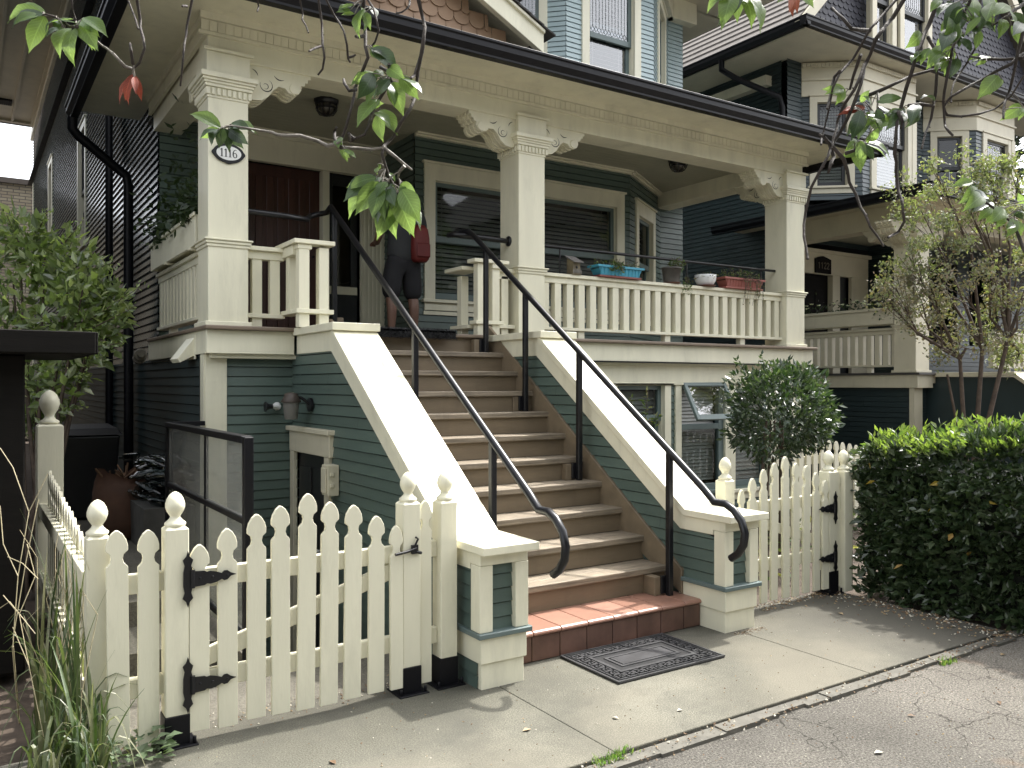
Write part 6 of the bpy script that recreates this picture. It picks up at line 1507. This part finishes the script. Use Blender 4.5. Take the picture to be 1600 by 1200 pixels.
# leaf with veins
class LeafSet:
    def __init__(s): s.V = []; s.F = []; s.U = []; s.M = []
    def leaf(s, a, b, wr=.5, roll=0.0, fold=.35, droop=.12, m=0):
        d = b-a; L = d.length; t = d.normalized(); up = Vector((-FW[0], -FW[1], .55))
        sd = t.cross(up).normalized(); nm = sd.cross(t)
        M_ = Matrix.Rotation(roll, 3, t); sd = M_ @ sd; nm = M_ @ nm
        st = [0, .08, .2, .36, .52, .68, .82, .91, 1]; wd = [.03, .50, .84, 1, .95, .68, .32, .10, 0]
        n0 = len(s.V)
        for q, w in zip(st, wd):
            c = a+t*L*q+nm*L*(droop*(math.sin(q*math.pi*.9))-.0)
            h = L*wr*.5*w; rp = .012*L*math.sin(q*26)
            for k in (-1, -.5, 0, .5, 1): s.V.append(c+sd*h*k+nm*(h*abs(k)*fold+rp*abs(k)-h*.18*k*k)); s.U.append((k, q))
        for i in range(len(st)-1):
            for k in range(4): s.F.append((n0+5*i+k, n0+5*i+k+1, n0+5*i+k+6, n0+5*i+k+5)); s.M.append(m)
    def build(s, name, mats, parent):
        me = bpy.data.meshes.new(name); org = ORG[parent.name]; me.from_pydata([tuple(v-org) for v in s.V], [], s.F)
        for m in mats: me.materials.append(m)
        me.polygons.foreach_set('material_index', s.M); me.polygons.foreach_set('use_smooth', [True]*len(s.F))
        uv = me.uv_layers.new(name='UVMap'); uv.data.foreach_set('uv', [c for f in s.F for v in f for c in s.U[v]])
        o = bpy.data.objects.new(name, me); COL.objects.link(o); o.parent = parent; ORG[o.name] = org; return o
def _k(k): return .62 if k == 2 else 1
def cherrymat(name, cols, trans, tcol, rough=.32):
    m, t, b, out = nt(name); g = t.nodes.new('ShaderNodeNewGeometry'); n = len(cols)
    c = ramp(t, g.outputs['Random Per Island'], [((i+.5)/n, cols[i]) for i in range(n)])
    uv = t.nodes.new('ShaderNodeUVMap'); sp = t.nodes.new('ShaderNodeSeparateXYZ'); t.links.new(uv.outputs[0], sp.inputs[0])
    ab = N(t, 'ShaderNodeMath', operation='ABSOLUTE'); t.links.new(sp.outputs[0], ab.inputs[0])
    ma = N(t, 'ShaderNodeMath', operation='MULTIPLY_ADD'); ma.inputs[1].default_value = -.22; t.links.new(ab.outputs[0], ma.inputs[0]); t.links.new(sp.outputs[1], ma.inputs[2])
    mu = N(t, 'ShaderNodeMath', operation='MULTIPLY'); mu.inputs[1].default_value = 66; t.links.new(ma.outputs[0], mu.inputs[0])
    sn = N(t, 'ShaderNodeMath', operation='SINE'); t.links.new(mu.outputs[0], sn.inputs[0])
    v1 = ramp(t, sn.outputs[0], [(.80, 0.), (.97, .55)]); v2 = ramp(t, ab.outputs[0], [(.03, .9), (.09, 0.)])
    v = mix(t, 1., v1, v2, 'LIGHTEN'); c2 = mix(t, v, c, tuple(min(1, x*2.0+.02) for x in cols[0]))
    t.links.new(c2, b.inputs['Base Color']); b.inputs['Roughness'].default_value = rough; bumpn(t, b, v, -.35, .003)
    tr = t.nodes.new('ShaderNodeBsdfTranslucent'); tc = mix(t, v, tcol, tuple(min(1, x*1.5) for x in tcol)); t.links.new(tc, tr.inputs[0])
    mx = t.nodes.new('ShaderNodeMixShader'); mx.inputs[0].default_value = trans; t.links.new(b.outputs[0], mx.inputs[1]); t.links.new(tr.outputs[0], mx.inputs[2]); t.links.new(mx.outputs[0], out.inputs[0]); return m
CL = cherrymat('cherry_leaf', [(.045, .085, .022), (.06, .11, .028), (.035, .065, .02), (.075, .125, .035)], .5, (.25, .37, .085))
CLD = cherrymat('cherry_leaf_dark', [(.022, .042, .018), (.03, .055, .02), (.018, .034, .016)], .25, (.11, .17, .05), .28)
CLR = cherrymat('cherry_leaf_red', [(.20, .04, .02), (.14, .03, .018), (.25, .07, .025)], .16, (.20, .04, .018), .65)
def hang(polys, leaves=(), clusters=(), fw=2.0, r0=.008, label=None, connect=True, pale=()):
    """polys: pixel polylines; leaves: (base px, base py, tip px, tip py, kind)"""
    mb = MB(); P = []
    for i, pl in enumerate(polys):
        pts = []
        for j, q in enumerate(pl):
            dep = q[2] if len(q) > 2 else fw+.04*math.sin(j*1.7+i); pts.append(onD(q[0], q[1], dep))
        if connect and pl[0][1] <= 2:
            top_ = pts[0]; near = min(LPTS, key=lambda v: (v-top_).length+abs(v.z-top_.z)*.3); pts = [near, near.lerp(top_, .5)+Vector((rnd.gauss(0, .03), rnd.gauss(0, .03), .0))]+pts
        # subdivide with knobbly jitter
        Q = [pts[0]]; 
        for a, b in zip(pts, pts[1:]):
            L = (b-a).length; n = max(1, min(8, int(L/.035)))
            for k in range(1, n+1):
                p = a.lerp(b, k/n); Q.append(p+(Vector((rnd.gauss(0, .0022), rnd.gauss(0, .0022), rnd.gauss(0, .0022))) if k < n else Vector()))
        ra = r0*.76*(1 if i == 0 else .72); rs = [ra*(1-.55*k/len(Q))*rnd.uniform(.88, 1.14) for k in range(len(Q))]
        mb.c = 1 if i in pale else 0; mb.tube(Q, rs, 7); P.append(Q)
        for k in range(2, len(Q)-1, 4):
            d = Vector((rnd.gauss(0, 1), rnd.gauss(0, 1), rnd.gauss(0, .6))).normalized(); mb.tube([Q[k], Q[k]+d*rs[k]*1.9], [rs[k]*.8, rs[k]*.4], 5)
    br_ = mb.build('branch', [BARK, TWIGL], CH)
    S = LeafSet(); tw = MB(); allp = [q for Q in P for q in Q]
    more = [tuple(v+rnd.uniform(-9, 9) if j < 2 else v+rnd.uniform(-13, 13) for j, v in enumerate(lf[:4]))+tuple(lf[4:]) for lf in leaves if rnd.random() < .55 and (len(lf) < 5 or lf[4] != 2)]
    for lf in list(leaves)+more:
        x0, y0, x1, y1 = lf[:4]; k = lf[4] if len(lf) > 4 else 0; dep = fw+rnd.uniform(-.05, .05)
        a = onD(x0, y0, dep); b = onD(x1, y1, dep+rnd.uniform(-.035, .02)); S.leaf(a, b, rnd.uniform(.40, .50)*_k(k), rnd.gauss(0, .38), rnd.uniform(.2, .6), rnd.uniform(.05, .24), k)
        nr = min(allp, key=lambda v: (v-a).length)
        if (nr-a).length < .12: tw.tube([nr, nr.lerp(a, .6)+Vector((0, 0, .004)), a], .0013, 5, False)
    for (cx, cy, rx, ry, n, sz, kinds) in clusters:
        for i in range(n):
            x0, y0 = cx+rnd.uniform(-rx, rx), cy+rnd.uniform(-ry, ry); an = math.radians(rnd.gauss(90, 38)); L = sz*rnd.uniform(.7, 1.2); dep = fw+rnd.uniform(-.12, .12)
            a = onD(x0, y0, dep); b = onD(x0+L*math.cos(an), y0+L*math.sin(an), dep+rnd.uniform(-.04, .03)); S.leaf(a, b, rnd.uniform(.38, .50), rnd.gauss(0, .5), rnd.uniform(.2, .5), rnd.uniform(.04, .16), rnd.choice(kinds))
            nr = min(allp, key=lambda v: (v-a).length); tw.tube([nr, nr.lerp(a, .5)+Vector((0, 0, .006)), a], .0012, 4, False)
    if S.F:
        if tw.v: tw.build('leaf_stalk', TWIGL, br_)
        S.build('foliage', [CL, CLD, CLR], br_)
# left cluster
hang([[(214,0),(219,30),(224,60),(226,75),(218,98),(208,108)], [(200,0),(207,18),(216,45)], [(208,108),(195,104),(178,85),(160,72),(150,63)], [(208,100),(205,80),(203,68)], [(112,0),(113,15),(118,30),(120,36)], [(120,42),(110,42),(98,34),(88,27),(70,22)]],
  [(118,36,72,42,0),(72,22,18,26,0),(66,20,14,40,0),(68,22,22,48,1),(70,25,45,85,0),(88,28,76,60,1),(110,44,97,96,0),(118,44,122,108,0),(128,36,155,82,0),(118,36,142,70,1),(100,44,72,62,1),(130,42,150,80,0),(125,32,158,62,0),(206,118,188,165,2),(208,118,202,166,2),(211,118,222,160,2),(207,116,196,160,2),(210,120,212,150,2)], (), 2.0, .0075, pale=(2,))
hang([[(300,0),(292,40),(288,70),(285,105),(282,134)], [(292,10),(286,9),(285,10)]], (), (), 2.0, .0065)
hang([[(402,0),(404,10),(402,18)]], (), (), 2.0, .005)
hang([[(469,0),(473,22),(478,40),(482,51)]], (), (), 2.0, .0055)
hang([[(498,0),(503,38),(504,68),(507,90),(504,108),(497,117)], [(503,72),(493,75),(483,80)]], (), (), 2.0, .0065)
hang([[(510,0),(523,25),(537,48),(542,70),(544,92),(547,97)], [(544,90),(552,88),(555,86)]], (), (), 2.0, .006)
hang([[(568,0),(570,38),(571,72),(575,90),(566,112),(556,135),(549,168),(541,198),(533,220),(534,231)], [(571,56),(560,58),(556,57)], [(575,0),(588,30),(592,48),(586,66),(581,72)],
  [(556,140),(546,142),(538,130),(537,124)], [(534,231),(524,220),(523,205),(526,199)], [(530,224),(512,228),(495,220),(468,212),(445,212),(425,207),(402,203),(384,200),(365,197),(348,199)], [(534,231),(560,232),(580,234),(598,231)], [(556,215),(547,220),(545,208)], [(595,105),(608,112),(608,100)]],
  [(548,15,524,20,0),(553,8,528,19,0),(563,10,566,52,0),(570,20,580,50,0),(580,10,588,30,1),(578,76,611,106,1),(580,78,604,100,0),(345,200,295,180,0),(344,200,312,216,0),(340,203,313,222,1),(348,200,342,233,1),(351,200,358,239,1),(346,202,333,228,1),(358,198,404,214,0),(358,196,396,208,1),(360,200,382,234,1),(533,222,534,228,0),(538,233,557,249,0),(538,234,548,248,0)],
  (), 2.0, .009, pale=(5, 6))
hang([[(654,0),(660,25),(664,42),(660,75),(653,112),(649,148),(641,170),(626,192),(614,215),(600,228),(597,240),(603,262),(612,285),(622,302),(630,318),(634,326)], [(660,80),(648,118),(642,122)], [(640,0),(638,12),(628,19),(619,21)], [(600,231),(618,245),(632,257),(643,265)], [(632,259),(624,268),(622,278)],
  [(650,130),(625,133),(612,128),(608,118),(605,124)], [(608,130),(590,160),(578,190),(570,210),(555,217),(547,210)], [(580,170),(566,175)]],
  [(600,112,577,128,0),(604,118,584,158,1),(584,118,550,130,0),(590,122,562,148,1),(612,112,632,128,0),(625,118,656,158,0),(614,128,632,186,0),(604,128,615,170,0),(586,138,572,165,0),(590,160,563,190,0),(592,176,600,224,0),(594,172,622,214,0),(585,165,602,162,0),
   (596,258,590,275,0),(606,270,616,286,0),(588,278,543,300,0),(590,276,536,318,1),(594,280,552,310,1),(592,284,554,338,0),(598,284,566,318,1),(604,284,588,312,0),(606,284,594,304,1),(596,292,582,346,0),(600,296,590,352,1),(610,290,612,330,1),(612,300,588,376,0),(616,310,622,376,0),(622,308,648,372,0),(620,298,632,336,0),(628,300,650,345,1),(628,296,658,352,0),(624,292,650,320,0),(604,290,604,350,1),(632,312,656,362,0),(610,296,602,336,0)],
  (), 2.0, .0085, pale=(3, 4))
# hanging leaves near the top right of the middle
hang([[(1155,0),(1152,-14)], [(1240,0),(1243,-12)]], [(1140,-12,1108,10,0),(1145,-10,1126,52,0),(1150,-10,1152,40,0),(1156,-8,1172,50,0),(1162,-8,1188,28,0),(1148,-12,1120,30,1),(1236,-6,1232,22,2),(1240,-6,1240,30,2),(1244,-6,1246,24,2),(1252,-8,1272,14,0),(1226,-8,1214,6,0)], (), 2.0, .006, connect=False)
mbx = MB()
# right hand branches
hang([[(1412,0),(1395,28),(1378,48),(1368,62),(1360,85),(1350,105),(1345,132),(1332,168),(1312,208),(1299,228),(1284,262),(1268,292),(1259,330),(1256,370),(1262,405)], [(1400,0),(1378,25),(1359,46),(1345,72),(1333,92),(1312,115),(1301,138),(1295,172),(1287,205),(1283,226)], [(1359,48),(1330,45),(1318,30),(1300,12)],
  [(1352,100),(1335,140),(1318,165),(1308,190),(1302,215),(1300,232)], [(1300,228),(1318,248),(1327,285),(1345,325),(1360,355),(1373,372),(1380,384)], [(1345,85),(1333,120),(1328,140)], [(1312,112),(1304,120),(1298,150),(1292,170)], [(1296,225),(1303,245),(1296,265),(1294,270)], [(1345,153),(1372,143),(1400,130),(1425,118),(1455,110),(1490,106)], [(1299,228),(1288,215),(1281,210)], [(1320,240),(1335,235),(1350,222)]],
  [(1318,140,1286,150,0),(1318,140,1304,166,0),(1340,170,1314,176,2),(1340,172,1350,178,2),(1352,168,1305,182,2),(1350,180,1322,214,1),(1352,182,1340,222,1),(1362,165,1346,150,0),(1370,160,1404,150,1),(1372,165,1390,196,1),(1370,170,1374,210,1),(1360,178,1380,205,0),(1345,160,1360,140,0),(1366,176,1350,200,0),(1340,222,1312,250,0),(1340,225,1345,272,0),(1352,226,1386,258,0),(1348,226,1365,252,1),(1336,220,1324,236,0),(1356,224,1362,206,0),(1356,180,1378,190,0),(1372,190,1395,182,0)], (), 2.15, .0095)
hang([[(1466,0),(1452,38),(1440,68),(1426,108),(1416,138),(1406,175),(1400,205),(1398,240),(1400,268),(1404,300),(1411,330),(1413,346),(1404,362),(1388,371)], [(1450,58),(1460,75),(1464,110),(1462,145),(1455,185),(1446,208),(1440,232)], [(1420,165),(1440,163),(1460,166)], [(1404,175),(1410,190),(1408,200)]],
  [(1440,52,1411,78,0),(1460,158,1436,158,1),(1432,164,1422,200,1),(1428,168,1415,196,1),(1442,80,1425,105,0),(1452,75,1438,104,0),(1470,70,1455,110,0),(1472,75,1482,98,0),(1410,172,1384,180,0),(1412,168,1392,196,1)], (), 2.1, .009)
hang([[(1516,0),(1502,36),(1488,76),(1480,118),(1474,158),(1476,190),(1482,205),(1489,212)], [(1532,0),(1530,25),(1528,45),(1524,75),(1510,100),(1490,130),(1486,160)], [(1600,5),(1575,25),(1550,40),(1532,43)], [(1600,84),(1580,100),(1555,112),(1535,125),(1505,140),(1485,152),(1475,166),(1480,180),(1500,182),(1530,178),(1555,170),(1580,150),(1600,118)], [(1600,45),(1585,110),(1578,140),(1570,160),(1568,185)], [(1600,90),(1570,93),(1540,92),(1515,88)]],
  [(1470,0,1452,22,0),(1480,2,1490,40,1),(1490,5,1462,30,1),(1500,10,1478,52,1),(1505,5,1512,50,0),(1512,12,1530,42,0),(1530,22,1555,52,0),(1520,-2,1516,38,0),(1545,-5,1540,25,0),(1482,30,1470,75,0),(1486,45,1470,85,1),(1496,40,1480,74,0),(1506,52,1490,72,1),(1510,50,1522,74,1),(1500,60,1516,85,1),(1476,55,1462,80,0),(1470,88,1458,112,0),(1480,88,1470,115,0),(1484,80,1462,108,0),(1490,92,1476,118,1),(1560,118,1525,158,0),(1566,124,1545,150,0),(1598,165,1560,190,0),(1600,170,1590,190,0),(1550,90,1515,100,0),(1530,84,1512,96,0),(1570,30,1562,60,0),(1580,40,1590,70,0)],
  [(1560,15,45,25,14,34,(0, 0, 1)), (1500,25,40,25,10,32,(0, 1, 1))], 2.05, .008)
hang([[(1600,392),(1584,350),(1560,330),(1540,316),(1525,303),(1518,285)]], [(1520,284,1486,292,0),(1526,288,1508,302,1),(1530,300,1493,322,0),(1535,308,1516,330,1),(1548,315,1518,333,1),(1556,322,1526,348,0),(1568,326,1545,352,0),(1575,335,1556,358,0),(1585,330,1600,345,1),(1590,345,1594,370,0),(1584,350,1570,360,0),(1600,320,1590,300,0)], [(1595,320,12,14,4,30,(0, 1))], 2.15, .006, connect=False)

# unseen canopy overhead; extra leaves added to dim sky light on the gate
mb = MB(); rnd = random.Random(95); k = 0
while k < 2300:
    p = Vector((rnd.uniform(-1.2, 6.8), rnd.uniform(-2.2, 1.7), rnd.uniform(3.2, 5.2))) if k < 1300 else Vector((rnd.uniform(-1.6, 2.3), rnd.uniform(1.0, 3.2), rnd.uniform(3.2, 5.2)))
    if p.z < 1.85+.47*(p.x*FW[0]+p.y*FW[1]): continue
    if math.sin(p.x*2.3+1)*math.sin(p.y*2.9)+.35*math.sin(p.z*4) < -.25: continue
    addleaf(mb, p, Vector((rnd.gauss(0, 1), rnd.gauss(0, 1), rnd.gauss(-.5, .5))), rnd.uniform(.09, .15), .5, rnd); k += 1
mb.build('crown', leafmat('cherry_crown_leaf', [(.035, .065, .02), (.05, .09, .025), (.06, .11, .03)], .35, .5), CH, recalc=False)
# ================================================================ light, sky, camera
SV = Vector((.52, .09, .85)).normalized()
el = math.asin(SV.z); az = math.atan2(SV.x, SV.y)
sd = bpy.data.lights.new('sun', 'SUN'); sd.energy = 2.0; sd.angle = R(1.2); sd.color = (1, .965, .90)
so = bpy.data.objects.new('sun', sd); COL.objects.link(so); so.location = (20, 5, 30); so.rotation_euler = (-SV).to_track_quat('-Z', 'Y').to_euler()
w = bpy.data.worlds.new('World'); SC.world = w; w.use_nodes = True; t = w.node_tree; t.nodes.clear()
out = t.nodes.new('ShaderNodeOutputWorld'); bg = t.nodes.new('ShaderNodeBackground'); sk = t.nodes.new('ShaderNodeTexSky'); sk.sky_type = 'NISHITA'; sk.sun_disc = False
sk.sun_elevation = el; sk.sun_rotation = az; sk.air_density = 1.0; sk.dust_density = 4.0; sk.ozone_density = 1.0
bg.inputs[1].default_value = .15; hs = t.nodes.new('ShaderNodeHueSaturation'); hs.inputs['Saturation'].default_value = .2; hs.inputs['Value'].default_value = 1.15; t.links.new(sk.outputs[0], hs.inputs['Color']); t.links.new(hs.outputs[0], bg.inputs[0]); t.links.new(bg.outputs[0], out.inputs[0])
cam = bpy.data.cameras.new('camera'); co_ = bpy.data.objects.new('camera', cam); COL.objects.link(co_)
co_.location = (0, 0, EYE); co_.rotation_euler = (R(90), 0, -YAW); cam.sensor_width = 36; cam.lens = FPX/1600*36; cam.clip_end = 2000; cam.clip_start = .05
SC.camera = co_
SC.view_settings.view_transform = 'Standard'; SC.view_settings.look = 'None'; SC.view_settings.exposure = 1.85; SC.view_settings.gamma = 1; SC.view_settings.use_curve_mapping = False
SC.render.engine = 'CYCLES'; SC.cycles.max_bounces = 8; SC.cycles.transparent_max_bounces = 16
